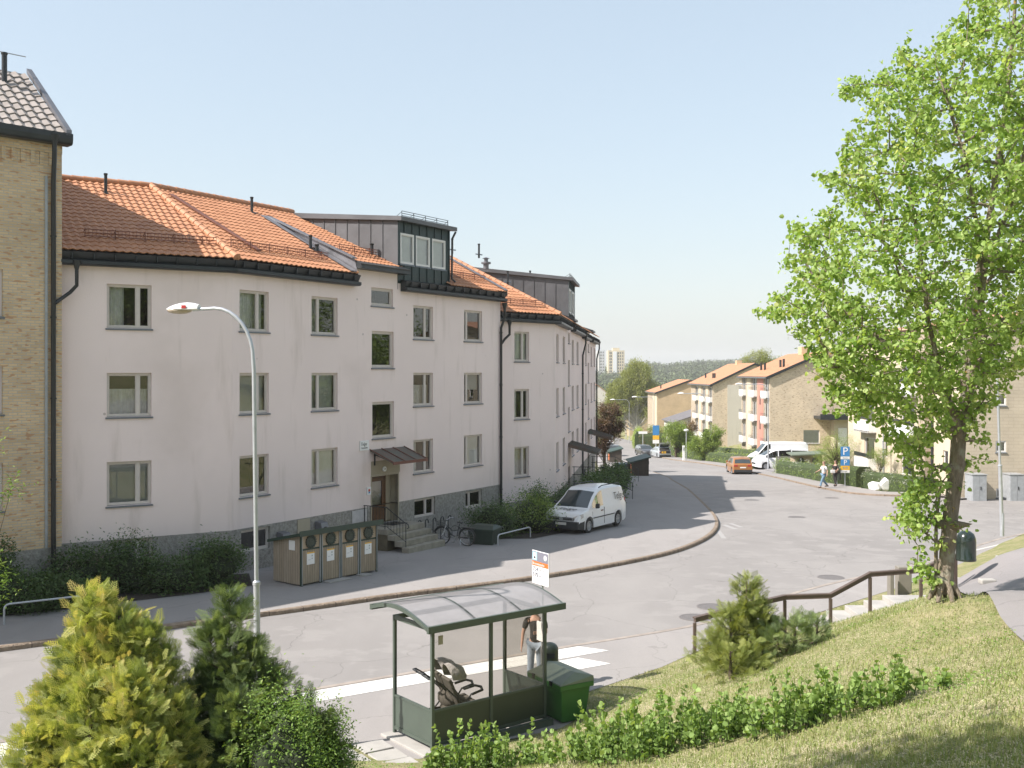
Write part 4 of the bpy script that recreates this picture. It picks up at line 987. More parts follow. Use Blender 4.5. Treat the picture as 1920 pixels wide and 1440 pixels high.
mb = MB(); tiles(mb, FK.P(0, .35, 13.75), FK.P(FK.len + .05, .35, 13.75), FK.P(0, -2.6, 16.1), FK.P(FK.len - .05, -2.6, 16.1), tw=.3, th_=.37, amp=.032, lift=.04); mb.build('roof', M['greytile'], bk)
mb = MB(); mb.quad(FK.P(0, -2.6, 16.1), FK.P(FK.len, -2.6, 16.1), FK.P(FK.len, -6.6, 16.05), FK.P(0, -6.6, 16.05)); mb.quad(FK.P(0, -6.6, 16.05), FK.P(FK.len, -6.6, 16.05), FK.P(FK.len, -9, 13.6), FK.P(0, -9, 13.6)); mb.build('back_roof', M['darkband'], bk)
mb = MB(); mb.prism([(0, 13.45), (.34, 13.45), (.40, 13.5), (.42, 13.62), (.42, 13.78), (.34, 13.78), (.30, 13.66), (0, 13.62)], FK.P(0, 0, 0), FK.n, (0, 0, 1), FK.d * (FK.len + .2)); mb.build('eave_band', M['darkband'], bk)
mb = MB(); mb.obox(FK.P(FK.len + .0, .42, 13.72), FK.d * .16, FK.n * -3.02 + Vector((0, 0, 2.42)), (0, 0, .16)); mb.build('verge_flashing', M['flash'], bk)
mb = MB(); mb.tube([FK.P(3, -2.4, 16.6), FK.P(FK.len - .1, -2.4, 16.6)], .018, 5)
for u in (4, 6, 8, 10, 12, 13.3): mb.tube([FK.P(u, -2.4, 16.0), FK.P(u, -2.4, 16.6)], .018, 5)
mb.build('roof_rail', M['galvd'], bk)
pipe(bk, FK.P(onroof(FK, 8, -1.9), -1.9, 15.45), .95, .08)
downpipe(bk, [FK.P(FK.len - .32, .34, 13.35), FK.P(FK.len - .32, .34, 13.1), FK.P(FK.len - .26, .12, 12.3), FK.P(FK.len - .26, .12, .1)], .07)
mb = MB(); fbox(mb, FK, FK.len - .47, FK.len - .40, .0, .05, 1.5, 12.5); mb.build('conduit', M['galvd'], bk)
p0 = F1.P(.42, .34, TA - .25); downpipe(apt, [p0, p0 + Vector((0, 0, -.42)), F1.P(.25, .22, 9.1), Vector(FK.P(FK.len - .22, .14, 8.75))], .055)
# ---------------------------------------------------------------- right side houses
M['tbrick'] = brick_mat('speckled_tan_brick_sunlit', (1, 0), (.74, .60, .42), (.64, .50, .34), (.62, .53, .42), .26, .085, .012, spots=(.42, .30, .20), bias=-.2)  # gable copy, paler than the side brick: sunlight put into its colour
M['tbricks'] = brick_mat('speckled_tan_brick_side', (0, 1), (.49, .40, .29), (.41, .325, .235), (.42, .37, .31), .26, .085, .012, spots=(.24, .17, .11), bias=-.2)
M['tan'] = brick_mat('painted_tan_blocks', (1, 0), (.56, .485, .375), (.545, .47, .36), (.48, .41, .31), .62, .20, .015)
M['obrick'] = brick_mat('ochre_brick', (1, 0), (.62, .455, .275), (.57, .41, .245), (.53, .41, .28), .26, .085, .01)
M['cream'] = plaster('cream_render', (.58, .50, .38), (.45, .38, .28)); M['salmon'] = plaster('salmon_render', (.52, .24, .19), (.42, .2, .16))
M['otile'] = tile_mat('pale_orange_tile', (.47, .235, .13), (.43, .21, .115), (.40, .215, .13))
def rowhouse(name, label, x0, y0, yl, half, ez, ridge, zb, mg, ms, bays, floors, gx=None, win=None):
    """gable towards the camera at y0, street side wall at x0 running back to y0+yl"""
    t = thing(name, label, 'building', (x0, y0, zb)); x1 = x0 + 2 * half; xm = x0 + half
    G = Frame((x0, y0), (x1, y0)); S = Frame((x0, y0 + yl), (x0, y0))
    mb = wallmesh(G, zb, ez, win or []); mb.add([(x0, y0, ez), (x1, y0, ez), (xm, y0, ridge - .12)], [(0, 1, 2)]); mb.build('gable_wall', mg, t)
    for o in win or []: window(t, G, *o, split=(), kind='roller', fm=M['framewhite'], simple=True)
    mb = MB(); mb.quad((x1, y0, zb), (x1, y0 + yl, zb), (x1, y0 + yl, ez), (x1, y0, ez)); mb.quad((x0, y0 + yl, zb), (x1, y0 + yl, zb), (x1, y0 + yl, ez), (x0, y0 + yl, ez)); mb.add([(x0, y0 + yl, ez), (x1, y0 + yl, ez), (xm, y0 + yl, ridge - .12)], [(0, 1, 2)])
    mb.build('back_wall', mg, t)
    # street side: (u0,u1,kind) measured from the near corner
    ops = []; 
    for (a, b, k) in bays:
        if k in ('win', 'balc'):
            for f in floors: ops.append((yl - b + .25, yl - a - .25, f + (.9 if k == 'win' else .1), f + 2.15))
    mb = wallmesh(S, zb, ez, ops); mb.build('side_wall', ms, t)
    for o in ops: window(t, S, *o, split=(.5,), kind='curtain', fm=M['framewhite'], simple=True, sill=False)
    for (a, b, k) in bays:
        u0, u1 = yl - b, yl - a
        if k == 'salmon':
            mb = MB(); fbox(mb, S, u0, u1, .003, .05, zb, ez - .1); mb.build('stair_panel', M['salmon'], t)
            for f in floors[:-1]:
                mb = MB(); fbox(mb, S, (u0 + u1) / 2 - .25, (u0 + u1) / 2 + .25, .05, .06, f + 1.9, f + 2.9); mb.build('window', M['darkband'], t)
        if k == 'pale':
            mb = MB(); fbox(mb, S, u0, u1, .003, .05, zb, ez - .1); mb.build('wall_strip', M['cream'], t)
        if k == 'balc':
            for f in floors:
                pr = .42; mb = MB(); fbox(mb, S, u0, u1, .0, pr, f - .14, f); b_ = mb.build('balcony', M['concrete'], t)
                mb = MB(); fbox(mb, S, u0 + .02, u1 - .02, pr - .05, pr - .01, f - .1, f + .72); fbox(mb, S, u0, u0 + .04, .0, pr - .05, f - .1, f + .72); fbox(mb, S, u1 - .04, u1, .0, pr - .05, f - .1, f + .72); mb.build('balcony_front', M['white'], b_)
                mb = MB()
                for z in (.82, .94, 1.05): mb.tube([S.P(u0, pr, f + z), S.P(u1, pr, f + z)], .02, 4)
                mb.build('balcony_rail', M['darkband'], b_)
    mb = MB(); ov = .45; rl = (ridge - ez) / half
    pL0, pL1, pR0, pR1 = (x0 - ov, y0 - .25, ez - ov * rl + .12), (x0 - ov, y0 + yl + .25, ez - ov * rl + .12), (xm, y0 - .25, ridge + .12), (xm, y0 + yl + .25, ridge + .12)
    tiles(mb, pL0, pL1, pR0, pR1, tw=.5, th_=.4, amp=.02, lift=.03, nsub=2)
    mb.quad((xm, y0 - .25, ridge + .12), (xm, y0 + yl + .25, ridge + .12), (x1 + ov, y0 + yl + .25, ez - ov * rl + .12), (x1 + ov, y0 - .25, ez - ov * rl + .12)); mb.build('roof', M['otile'], t)
    mb = MB()
    for (xa, za, xb, zb_) in ((x0 - ov, ez - ov * rl, xm, ridge), (x1 + ov, ez - ov * rl, xm, ridge)):
        mb.add([(xa, y0 - .30, za - .2), (xb, y0 - .30, zb_ - .16), (xb, y0 - .30, zb_ + .13), (xa, y0 - .30, za + .13), (xa, y0 - .24, za - .2), (xb, y0 - .24, zb_ - .16), (xb, y0 - .24, zb_ + .13), (xa, y0 - .24, za + .13)], [(0, 1, 2, 3), (7, 6, 5, 4), (0, 4, 5, 1), (3, 2, 6, 7), (0, 3, 7, 4)])
    mb.build('verge_board', M['darkband'], t)
    mb = MB(); mb.box(x0 - ov - .1, x0 - ov + .02, y0 - .3, y0 + yl + .3, ez - ov * rl - .06, ez - ov * rl + .10); mb.box(x0 - ov + .02, x0 - .0, y0 - .2, y0 + yl + .2, ez - ov * rl - .1, ez - ov * rl - .04); mb.build('gutter', M['flash'], t)
    return t
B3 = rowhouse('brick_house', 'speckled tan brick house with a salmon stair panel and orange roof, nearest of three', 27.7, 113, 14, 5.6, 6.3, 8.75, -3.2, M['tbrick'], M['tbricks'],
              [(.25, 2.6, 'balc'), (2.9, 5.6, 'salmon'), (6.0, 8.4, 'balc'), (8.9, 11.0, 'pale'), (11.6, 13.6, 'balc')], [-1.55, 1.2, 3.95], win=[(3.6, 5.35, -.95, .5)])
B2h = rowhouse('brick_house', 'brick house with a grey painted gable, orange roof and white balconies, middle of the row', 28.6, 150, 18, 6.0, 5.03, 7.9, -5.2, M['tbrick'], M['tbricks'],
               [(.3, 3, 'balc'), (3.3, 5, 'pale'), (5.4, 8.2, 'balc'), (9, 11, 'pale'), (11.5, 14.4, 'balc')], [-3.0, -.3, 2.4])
mb = MB(); mb.box(30.7, 40.6, 149.9, 149.96, -5, 4.9); mb.build('painted_gable_panel', plaster('grey_beige_paint', (.57, .53, .45), (.38, .35, .3)), B2h)
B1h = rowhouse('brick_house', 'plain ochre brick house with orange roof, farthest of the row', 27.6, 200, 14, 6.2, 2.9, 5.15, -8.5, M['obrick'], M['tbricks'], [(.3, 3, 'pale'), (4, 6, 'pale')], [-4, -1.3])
for rt, pts in ((B3, [(28.9, 122, 1), (28.9, 120.2, 1), (29.6, 114.6, 1.1), (29.6, 116, 1)]), (B2h, [(30.0, 163, .9), (30, 157, .9), (30, 155.6, .9)]), (B1h, [(29, 205, .8)])):
    for (x, y, h) in pts:
        half, ez, rg, x0 = {B3: (5.6, 6.3, 8.75, 27.7), B2h: (6, 5.03, 7.9, 28.6), B1h: (6.2, 2.9, 5.15, 27.6)}[rt]
        z = ez + (x - x0) * (rg - ez) / half + .1; mb = MB(); mb.tube([(x, y, z), (x, y, z + h * .85)], .13, 8); mb.build('vent_pipe', M['darkband'], rt)
mb = MB(); mb.box(32.9, 33.8, 119.5, 121, 8.4, 9.6); mb.build('chimney', M['obrick'], B3); mb = MB(); mb.box(34.2, 35.0, 160, 161.2, 7.6, 8.5); mb.build('chimney', M['obrick'], B2h)
mb = MB(); mb.box(32.4, 36.6, 110.6, 112.99, 1.75, 2.05); mb.box(32.4, 36.6, 110.5, 110.6, 1.7, 2.3); mb.build('entrance_roof', M['darkband'], B3)
mb = MB(); mb.box(34.2, 36.5, 111.6, 112.95, -1.6, 1.75); mb.build('porch', M['cream'], B3); mb = MB(); mb.box(34.6, 35.5, 111.52, 111.597, -1.5, .8); mb.build('door', M['white'], B3)
# tan block on the right
tb = thing('apartment_building', 'large tan painted block with small white windows, behind the linden', 'building', (26.6, 62, -1))
G = Frame((26.6, 62.5), (44, 62.0)); Sd = Frame((26.2, 82), (26.6, 62.5))
tw = [(G.u(1867), G.u(1887), z, z + .68) for z in (1.95, 4.72, 7.5)] + [(G.u(1815), G.u(1827), 3.55, 4.25), (G.u(1868), G.u(1881), -.75, -.2), (G.u(1960), G.u(1980), 1.95, 2.6), (G.u(1960), G.u(1980), 4.7, 5.4)]
q = wallmesh(G, -1.6, 9.6, [o for o in tw if o[2] > -.1] + [o for o in tw if o[2] <= -.1]); q.add([G.P(0, 0, 9.6), G.P(G.len, 0, 9.6), G.P(G.len / 2, 0, 10.8)], [(0, 1, 2)]); q.quad(G.P(G.len, 0, -2), G.P(G.len, -15, -2), G.P(G.len, -15, 9.6), G.P(G.len, 0, 9.6)); q.build('gable_wall', M['tan'], tb)
for o in tw: window(tb, G, *o, split=(), kind='curtain', fm=M['framewhite'], simple=False, depth=.1)
fl = [-.3, 2.45, 5.2]; so_ = []
for (a, b) in ((10.6, 12.8), (3.6, 5.6)): so_ += [(a, b, f + .1, f + 2.2) for f in fl]
so_ += [(17.2, 17.9, f + 1.0, f + 2.2) for f in fl] + [(7.4, 8.1, f + 1.0, f + 2.3) for f in fl]
q = wallmesh(Sd, -2.4, 9.6, so_); q.build('side_wall', M['cream'], tb)
for o in so_: window(tb, Sd, *o, split=(), kind='curtain', fm=M['framewhite'], simple=True, sill=False)
for f in fl:
    for (a, b) in ((9.9, 13.5), (3.0, 6.0)):
        if f < 0 and a > 5: continue
        mb = MB(); fbox(mb, Sd, a, b, 0, .6, f - .15, f); b_ = mb.build('balcony', M['concrete'], tb)
        mb = MB(); fbox(mb, Sd, a, b, .56, .6, f - .1, f + .75); fbox(mb, Sd, a, a + .04, .0, .56, f - .1, f + .75); fbox(mb, Sd, b - .04, b, .0, .56, f - .1, f + .75); mb.build('balcony_front', M['white'], b_)
        mb = MB(); fbox(mb, Sd, a, b, .57, .59, f + .82, f + 1.1); mb.build('balcony_screen', M['darkband'], b_)
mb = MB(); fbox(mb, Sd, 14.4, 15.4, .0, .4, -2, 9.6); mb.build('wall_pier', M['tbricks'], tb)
mb = MB(); mb.quad((25.8, 82.3, 9.5), (26.2, 62.2, 9.5), (35.2, 62.0, 10.9), (35, 82.3, 10.9)); mb.quad((35.2, 62.0, 10.9), (44.4, 61.7, 9.5), (44.4, 82, 9.5), (35, 82.3, 10.9)); mb.build('roof', M['otile'], tb)
downpipe(tb, [Sd.P(15.8, .1, 9.2), Sd.P(15.8, .1, 8.8), Sd.P(15.8, .1, -1.5)], .07)
for i, px in enumerate((1832, 1902)):
    c = thing('utility_cabinet', 'tall grey double door utility cabinet against the tan wall, %s' % ('just right of the linden trunk' if i == 0 else 'right of the near lamp post'), 'cabinet', (PX(px, 61.6), 61.6, -.95), 'grey cabinets by the tan wall')
    x = c.location.x; g = zr(61.6) - .1; mb = MB(); mb.box(x - .42, x + .42, 61.25, 62.3, g, g + 1.62); mb.build('housing', M['galvd'] if i else M['galvd'], c, bevel=.02)
    mb = MB(); mb.box(x - .46, x + .46, 61.2, 62.35, g + 1.62, g + 1.66); mb.build('lid', M['galv'], c)
    mb = MB(); mb.box(x - .40, x - .01, 61.225, 61.248, g + .1, g + 1.55); mb.box(x + .01, x + .40, 61.225, 61.248, g + .1, g + 1.55); d_ = mb.build('door', M['galvd'], c)
    mb = MB(); mb.box(x + .04, x + .08, 61.195, 61.224, g + .75, g + .95); mb.build('handle', M['black'], d_)
# small houses between
def shedhouse(name, label, cat, x0, x1, y0, y1, zb, ze, zrdg, mw, mr, along='y'):
    t = thing(name, label, cat, (x0, y0, zb)); mb = MB(); mb.box(x0, x1, y0, y1, zb, ze)
    if along == 'mono': mb.add([(x0, y0, ze), (x1, y0, ze), (x1, y0, zrdg - .05), (x1, y1, ze), (x0, y1, ze), (x1, y1, zrdg - .05)], [(0, 1, 2), (3, 4, 5), (1, 3, 5, 2)])
    else: mb.add([(x0, y0, ze), (x1, y0, ze), ((x0 + x1) / 2, y0, zrdg - .05)], [(0, 1, 2)]); mb.add([(x0, y1, ze), (x1, y1, ze), ((x0 + x1) / 2, y1, zrdg - .05)], [(0, 1, 2)])
    mb.build('wall', mw, t); mb = MB(); xm = x1 if along == 'mono' else (x0 + x1) / 2; s = (zrdg - ze) / (xm - x0)
    mb.obox((x0 - .4, y0 - .3, ze - .4 * s), (xm - x0 + .4, 0, zrdg - ze + .4 * s), (0, y1 - y0 + .6, 0), (0, 0, .16))
    if along != 'mono': mb.obox((xm, y0 - .3, zrdg), (x1 - xm + .4, 0, -(zrdg - ze + .4 * s)), (0, y1 - y0 + .6, 0), (0, 0, .16))
    mb.build('roof', mr, t); return t
M['dkroof'] = mat('dark_roof_felt', (.16, .15, .155), .8, .2, 1); M['palewall'] = plaster('pale_render', (.60, .57, .53), (.5, .47, .43)); M['tanwall'] = plaster('tan_render', (.47, .37, .24), (.4, .32, .22))
shedhouse('garage_building', 'low white building with a dark sloping roof in front of the farthest brick house', 'building', 26.6, 33.0, 172, 184, -8.2, -1.5, .6, M['palewall'], M['dkroof'], 'mono')
shedhouse('low_house', 'small tan building with grey slanted roof left of the farthest brick house', 'building', 28.6, 33.2, 255, 266, -11, -4.4, -1.9, M['tanwall'], M['dkroof'], 'mono')
shedhouse('red_house', 'distant brick red house with chimney beyond the weeping birch', 'building', 36, 42.0, 300, 312, -12, 1.5, 4.5, M['salmon'], M['otile'])
shedhouse('red_house', 'distant low red roofed house glimpsed through the birch', 'building', 24, 34.0, 360, 372, -14, -1.5, 2.5, M['palewall'], M['otile'])
# far high-rises
M['tower1'] = mat('pale_yellow_tower', (.62, .53, .36), .8, .1, .1); M['tower2'] = mat('pale_grey_tower', (.52, .55, .58), .8, .1, .1)
def tower(lab, x, y, w_, d, h, m, m2):
    t = thing('residential_tower', lab, 'tower block', (x, y, -20)); mb = MB(); mb.box(x, x + w_, y, y + d, -20, h); mb.box(x + w_ * .3, x + w_ * .7, y + 2, y + d - 2, h, h + 2.5); mb.build('wall', m, t)
    mb = MB(); mb.box(x + w_ * .28, x + w_ * .52, y - .5, y + 1, -20, h - 1); mb.build('balcony_stack', m2, t)
    for k in range(10):
        for a in (.08, .17, .60, .72, .86):
            mb = MB(); mb.box(x + w_ * a, x + w_ * (a + .055), y - .12, y, h - 3.2 - k * 2.9, h - 1.7 - k * 2.9); mb.build('window', M['darkband'], t)
tower('distant pale yellow high rise above the birch, right of a pair', 91.5, 1000, 15.5, 16, 27.5, M['tower1'], M['white'])
tower('distant grey white high rise half hidden by the pink block, left of a pair', 78, 1020, 12, 15, 28.5, M['tower2'], M['white'])
# ================================================================ vehicles
def car(name, label, L_, W, H, top, belt, paint, loc, heading, group=None, wheel_r=.32, wb=None, glass_from=None, sidewin=None, rear=True, lowcol=None, rake=(.0, .0), hatch=False, cat='car', nose=.9, axf=None, low=.2):
    """top/belt: lists of (x, z) silhouettes from rear (x=-L/2) to front; built nose towards +x"""
    root = thing(name, label, cat, (0, 0, 0), group); zc = wheel_r; Ra = wheel_r + .06
    wb = wb or L_ * .61; xf = axf if axf is not None else wb / 2 + L_ * .0; xr = xf - wb
    X = set(round(-L_ / 2 + i * L_ / 34, 4) for i in range(35)) | set(p[0] for p in top) | set(p[0] for p in belt)
    for c in (xf, xr):
        for k in range(13): X.add(round(c - Ra * math.cos(math.pi * k / 12), 4))
    X = sorted(x for x in X if -L_ / 2 <= x <= L_ / 2); XS = []
    for x in X:
        if not XS or x - XS[-1] > .012: XS.append(x)
    if XS[-1] < L_ / 2: XS.append(L_ / 2)
    tx, tz = zip(*top); bx, bz = zip(*belt)
    def sec(x):
        e = abs(x) / (L_ / 2); wf = W / 2 * (1 - (.10 if x > 0 else .07) * max(0, (e - .72) / .28) ** 2)
        zb, zt = float(np.interp(x, bx, bz)), float(np.interp(x, tx, tz)); zt = max(zt, zb + .015)
        zl_ = low + (.08 * max(0, (e - .9) / .1)); za = zl_
        for c in (xf, xr):
            if abs(x - c) < Ra: za = max(za, zc + math.sqrt(max(0, Ra * Ra - (x - c) ** 2)) * .98)
        t_ = min(1, (zt - zb) / .5); wt = wf * (1 - .17 * t_) if zt - zb > .05 else wf * .93
        za = min(za, zb - .12)
        zm = max((zb + zl_) / 2, za + .03)
        ztm = zb + (zt - zb) * .96
        return [(0, za), (wf * .80, za), (wf * .985, za + .012), (wf * 1.0, zm), (wf * .985, zb - .05), (wf * .955, zb), (wt, ztm - .035 * t_), (wt * .90, zt), (0, zt + .03 * t_ + .01)]
    mb = MB(); n = 9; ring = []
    for x in XS:
        s = sec(x); vs = [(x, y, z) for (y, z) in s] + [(x, -y, z) for (y, z) in s[-2:0:-1]]; ring.append(vs)
    k = len(ring[0]); vs = [v for r in ring for v in r]; fs, ms = [], []
    tw_ = lambda a: 0
    for i in range(len(ring) - 1):
        for j in range(k): fs.append((i * k + j, i * k + (j + 1) % k, (i + 1) * k + (j + 1) % k, (i + 1) * k + j))
    fs.append(tuple(range(k - 1, -1, -1))); fs.append(tuple((len(ring) - 1) * k + j for j in range(k)))
    mb.add(vs, fs)
    if lowcol:
        mb.m = [1 if (max(mb.v[q][2] for q in f) < lowcol[1] and (lowcol[2] is None or abs(sum(mb.v[q][0] for q in f) / len(f)) > lowcol[2])) else 0 for f in mb.f]
    body = mb.build('body', [paint, M['plastic']] if lowcol else [paint], root, smooth=34)
    # windscreen, side windows, rear window: panes set 4 mm proud of the body
    def strip(xa, xb, kind, nm, inset=.05, m=None):
        q = MB(); st = 6
        if kind == 'side':
            for sgn in (1, -1):
                vs = []
                for i in range(st + 1):
                    x = xa + (xb - xa) * i / st; s = sec(x); (y0, z0), (y1, z1) = s[5], s[6]
                    h = z1 - z0; a0, a1 = min(.5, inset / max(h, .06)), 1 - min(.5, inset * .7 / max(h, .06))
                    vs += [(x, sgn * (y0 + (y1 - y0) * a0 + .006), z0 + h * a0), (x, sgn * (y0 + (y1 - y0) * a1 + .006), z0 + h * a1)]
                f = [(2 * i, 2 * i + 2, 2 * i + 3, 2 * i + 1) for i in range(st)]
                q = MB(); q.add(vs, [t[::-1] for t in f] if sgn < 0 else f); q.build(nm, m or M['carglass'], root, smooth=30)
                q2 = MB(); q2.add([(x, y - sgn * .005, z) for (x, y, z) in vs], [t[::-1] for t in f] if sgn < 0 else f); q2.build('window_tint', M['plastic'], root)
        else:
            vs = []
            for i in range(st + 1):
                x = xa + (xb - xa) * i / st; s = sec(x); y1, z1 = s[7][0], s[7][1]; zc_ = s[8][1]
                for t in (-1, -.6, 0, .6, 1): vs.append((x + (.004 if xa > 0 or xb > 0 else -.004), t * (y1 - inset * .4), z1 + (zc_ - z1) * (1 - abs(t)) + .008))
            f = [(5 * i + j, 5 * i + j + 1, 5 * (i + 1) + j + 1, 5 * (i + 1) + j) for i in range(st) for j in range(4)]
            if xb > xa: f = [t[::-1] for t in f]
            q.add(vs, f); q.build(nm, m or M['carglass'], root, smooth=30)
    for (xa, xb) in (sidewin or []): strip(xa, xb, 'side', 'side_window')
    if glass_from: 
        for (xa, xb, nm) in glass_from: strip(xa, xb, 'end', nm, m=M['darkglass'])
    # wheels
    for c in (xf, xr):
        for s in (1, -1):
            q = MB(); r = wheel_r; w_ = .2; y = s * (W / 2 - .03)
            q.lathe([(r * .62, 0), (r * .92, .0), (r, -.03), (r, -w_ + .03), (r * .9, -w_), (0, -w_)], (c, y, zc), (0, s, 0), 24); wl = q.build('wheel', M['tyre'], root, smooth=40)
            q = MB(); q.lathe([(r * .62, -.005), (r * .60, -.03), (r * .50, -.05), (0, -.05)], (c, y, zc), (0, s, 0), 20)
            for a in range(5 if cat == 'car' else 6):
                t = 2 * math.pi * a / (5 if cat == 'car' else 6); d = Vector((math.cos(t), 0, math.sin(t))); e = Vector((-math.sin(t), 0, math.cos(t)))
                q.obox(Vector((c, y - s * .045, zc)) + d * r * .1 - e * r * .07, d * r * .5, e * r * .14, Vector((0, s * .03, 0)))
            q.lathe([(r * .16, -.01), (0, -.005)], (c, y, zc), (0, s, 0), 12); q.lathe([(r * .63, .002), (r * .56, .004), (r * .55, -.03)], (c, y, zc), (0, s, 0), 22)
            q.build('rim', M['rim'], wl, smooth=40)
    q = MB(); q.box(xr - .4, xf + .4, -W / 2 + .26, W / 2 - .26, low - .03, zc + .28); q.build('underbody', M['plastic'], root)
    root['_dims'] = [L_, W, H]; root.location = loc; root.rotation_euler = (0, 0, heading); del root['_dims']
    return root, sec
M['darkglass'] = mat('dark_tinted_glass', (.045, .055, .058), .06, .2, 1, spec=.9, local=True)
M['redlens'] = mat('red_lens', (.42, .03, .03), .2, .1, 9, local=True); M['headlens'] = mat('headlamp_lens', (.55, .56, .55), .12, .3, 30, metal=.4, local=True); M['amber'] = mat('amber_lens', (.6, .25, .05), .2, .1, 9, local=True)
def paint(name, c, metal=0): return mat(name, c, .28, .03, .5, metal=metal, coat=.6, local=True)
M['vanwhite'] = paint('white_van_paint', (.78, .78, .79)); M['orange'] = paint('copper_orange_paint', (.42, .17, .045), .35); M['silver'] = paint('silver_paint', (.50, .53, .56), .4); M['darkgrey'] = paint('dark_grey_paint', (.07, .066, .066), .3); M['red'] = paint('red_paint', (.45, .04, .035))
def child(root, mb, name, m, **k):
    l, r = root.location.copy(), root.rotation_euler.copy(); root.location = (0, 0, 0); root.rotation_euler = (0, 0, 0)
    o = mb.build(name, m, root, **k); root.location = l; root.rotation_euler = r; return o
def heading(dx, dy): return math.atan2(dy, dx)
# --- white delivery van with lettering
top = [(-2.2, 1.02), (-2.16, 1.45), (-1.98, 1.74), (-1.6, 1.80), (-.6, 1.83), (.15, 1.80), (.42, 1.70), (1.33, 1.04), (1.75, .99), (2.06, .90), (2.2, .62)]
belt = [(-2.2, .98), (-1.5, 1.04), (.2, 1.02), (1.05, .98), (1.33, 1.0), (1.75, .96), (2.05, .86), (2.2, .60)]
vc = (3.27, 46.3); vh = heading(-.54, -.84)
van, vsec = car('delivery_van', 'white compact delivery van with black lettering on its bonnet, parked by the dark shrubs', 4.4, 1.79, 1.82, top, belt, M['vanwhite'], (vc[0], vc[1], zr(vc[1]) + .135), vh, sidewin=[(.02, .98)], glass_from=[(.46, 1.29, 'windscreen')],
                lowcol=(1, .60, 1.78), wheel_r=.325, wb=2.68, axf=1.32, cat='van')
def vtri(root, pts, name, m, **k):
    q = MB(); q.add(pts, [tuple(range(len(pts)))]); return child(root, q, name, m, **k)
q = MB(); q.box(2.12, 2.215, -.62, .62, .60, .74); gr = child(van, q, 'grille', M['plastic'], bevel=.012)
q = MB(); q.box(2.214, 2.222, -.62, .62, .625, .637); q.box(2.214, 2.222, -.62, .62, .70, .712); child(van, q, 'grille_bar', M['rim'])
q = MB(); q.box(1.95, 2.235, -.82, .82, .24, .58); q.box(2.02, 2.245, -.5, .5, .30, .36); child(van, q, 'bumper', M['plastic'], bevel=.04)
for s in (1, -1):
    q = MB(); q.prism([(.56, .63), (.56, .76), (.80, .88), (.885, .90), (.885, .74), (.80, .66)], (1.86, 0, 0), (0, s, 0), (0, 0, 1), (.30, 0, 0))
    for i, p_ in enumerate(q.v):
        if i >= 6: y_ = abs(p_[1]); q.v[i] = (p_[0] + .065 - max(0, (y_ - .56)) * .72, p_[1], p_[2] - (.02 if y_ > .7 else 0))
    child(van, q, 'headlight', M['headlens'])
    q = MB(); q.obox((.78, s * .93, 1.02), (.16, s * .02, 0), (0, s * .17, .02), (0, 0, .2)); child(van, q, 'mirror', M['plastic'], bevel=.03)
    q = MB(); q.box(-.95, 1.0, s * .90 - .012, s * .90 + .012, .60, .64); child(van, q, 'side_moulding', M['plastic'])
    q = MB(); q.tube([(-1.9, s * .66, 1.82), (-1.75, s * .66, 1.88), (-.2, s * .66, 1.90), (.1, s * .66, 1.83)], .022, 6); child(van, q, 'roof_rail', M['plastic'], smooth=40)
    q = MB(); q.box(-.02, .0, s * .893 - .006, s * .893 + .006, .3, 1.0); q.box(1.05, 1.06, s * .885 - .006, s * .885 + .006, .3, .9); child(van, q, 'door_gap', M['plastic'])
    q = MB(); q.box(-2.2, -2.12, s * .70 - .06, s * .70 + .09, .75, 1.2); child(van, q, 'tail_light', M['redlens'])
    q = MB(); q.box(.12, .3, s * .9 - .02, s * .9 + .02, .86, .90); child(van, q, 'door_handle', M['copperedge'])
q = MB(); q.lathe([(.085, 0), (.085, .02), (.07, .02), (.07, .012), (0, .012)], (2.215, 0, .67), (1, 0, 0), 20)
for s in (1, -1):
    q.obox((2.232, s * .012, .66), (.0, s * .028, .05), (0, .012, 0), (.006, 0, 0)); q.obox((2.232, s * .008, .65), (0, s * .026, -.035), (0, .01, 0), (.006, 0, 0))
child(van, q, 'emblem', M['rim'])
q = MB(); q.box(2.236, 2.246, -.26, .26, .42, .53); child(van, q, 'number_plate', M['whitestone'])
def vtext(root, txt, size, p, xd, nd, m, **k):
    l, r = root.location.copy(), root.rotation_euler.copy(); root.location = (0, 0, 0); root.rotation_euler = (0, 0, 0)
    o = numeral(txt, size, p, xd, nd, m, root, **k); root.location = l; root.rotation_euler = r; return o
vtext(van, 'Telge', .42, (1.70, 0, 1.03), (0, 1, 0), (.13, 0, 1), M['ink'], shear=.25)
for s in (1, -1): vtext(van, 'Telge', .44, (-1.42, s * .848, 1.36), (s * -1, 0, 0), (0, s, .24), mat('grey_lettering', (.12, .12, .12), .5, .4, 8, local=True), shear=.25)
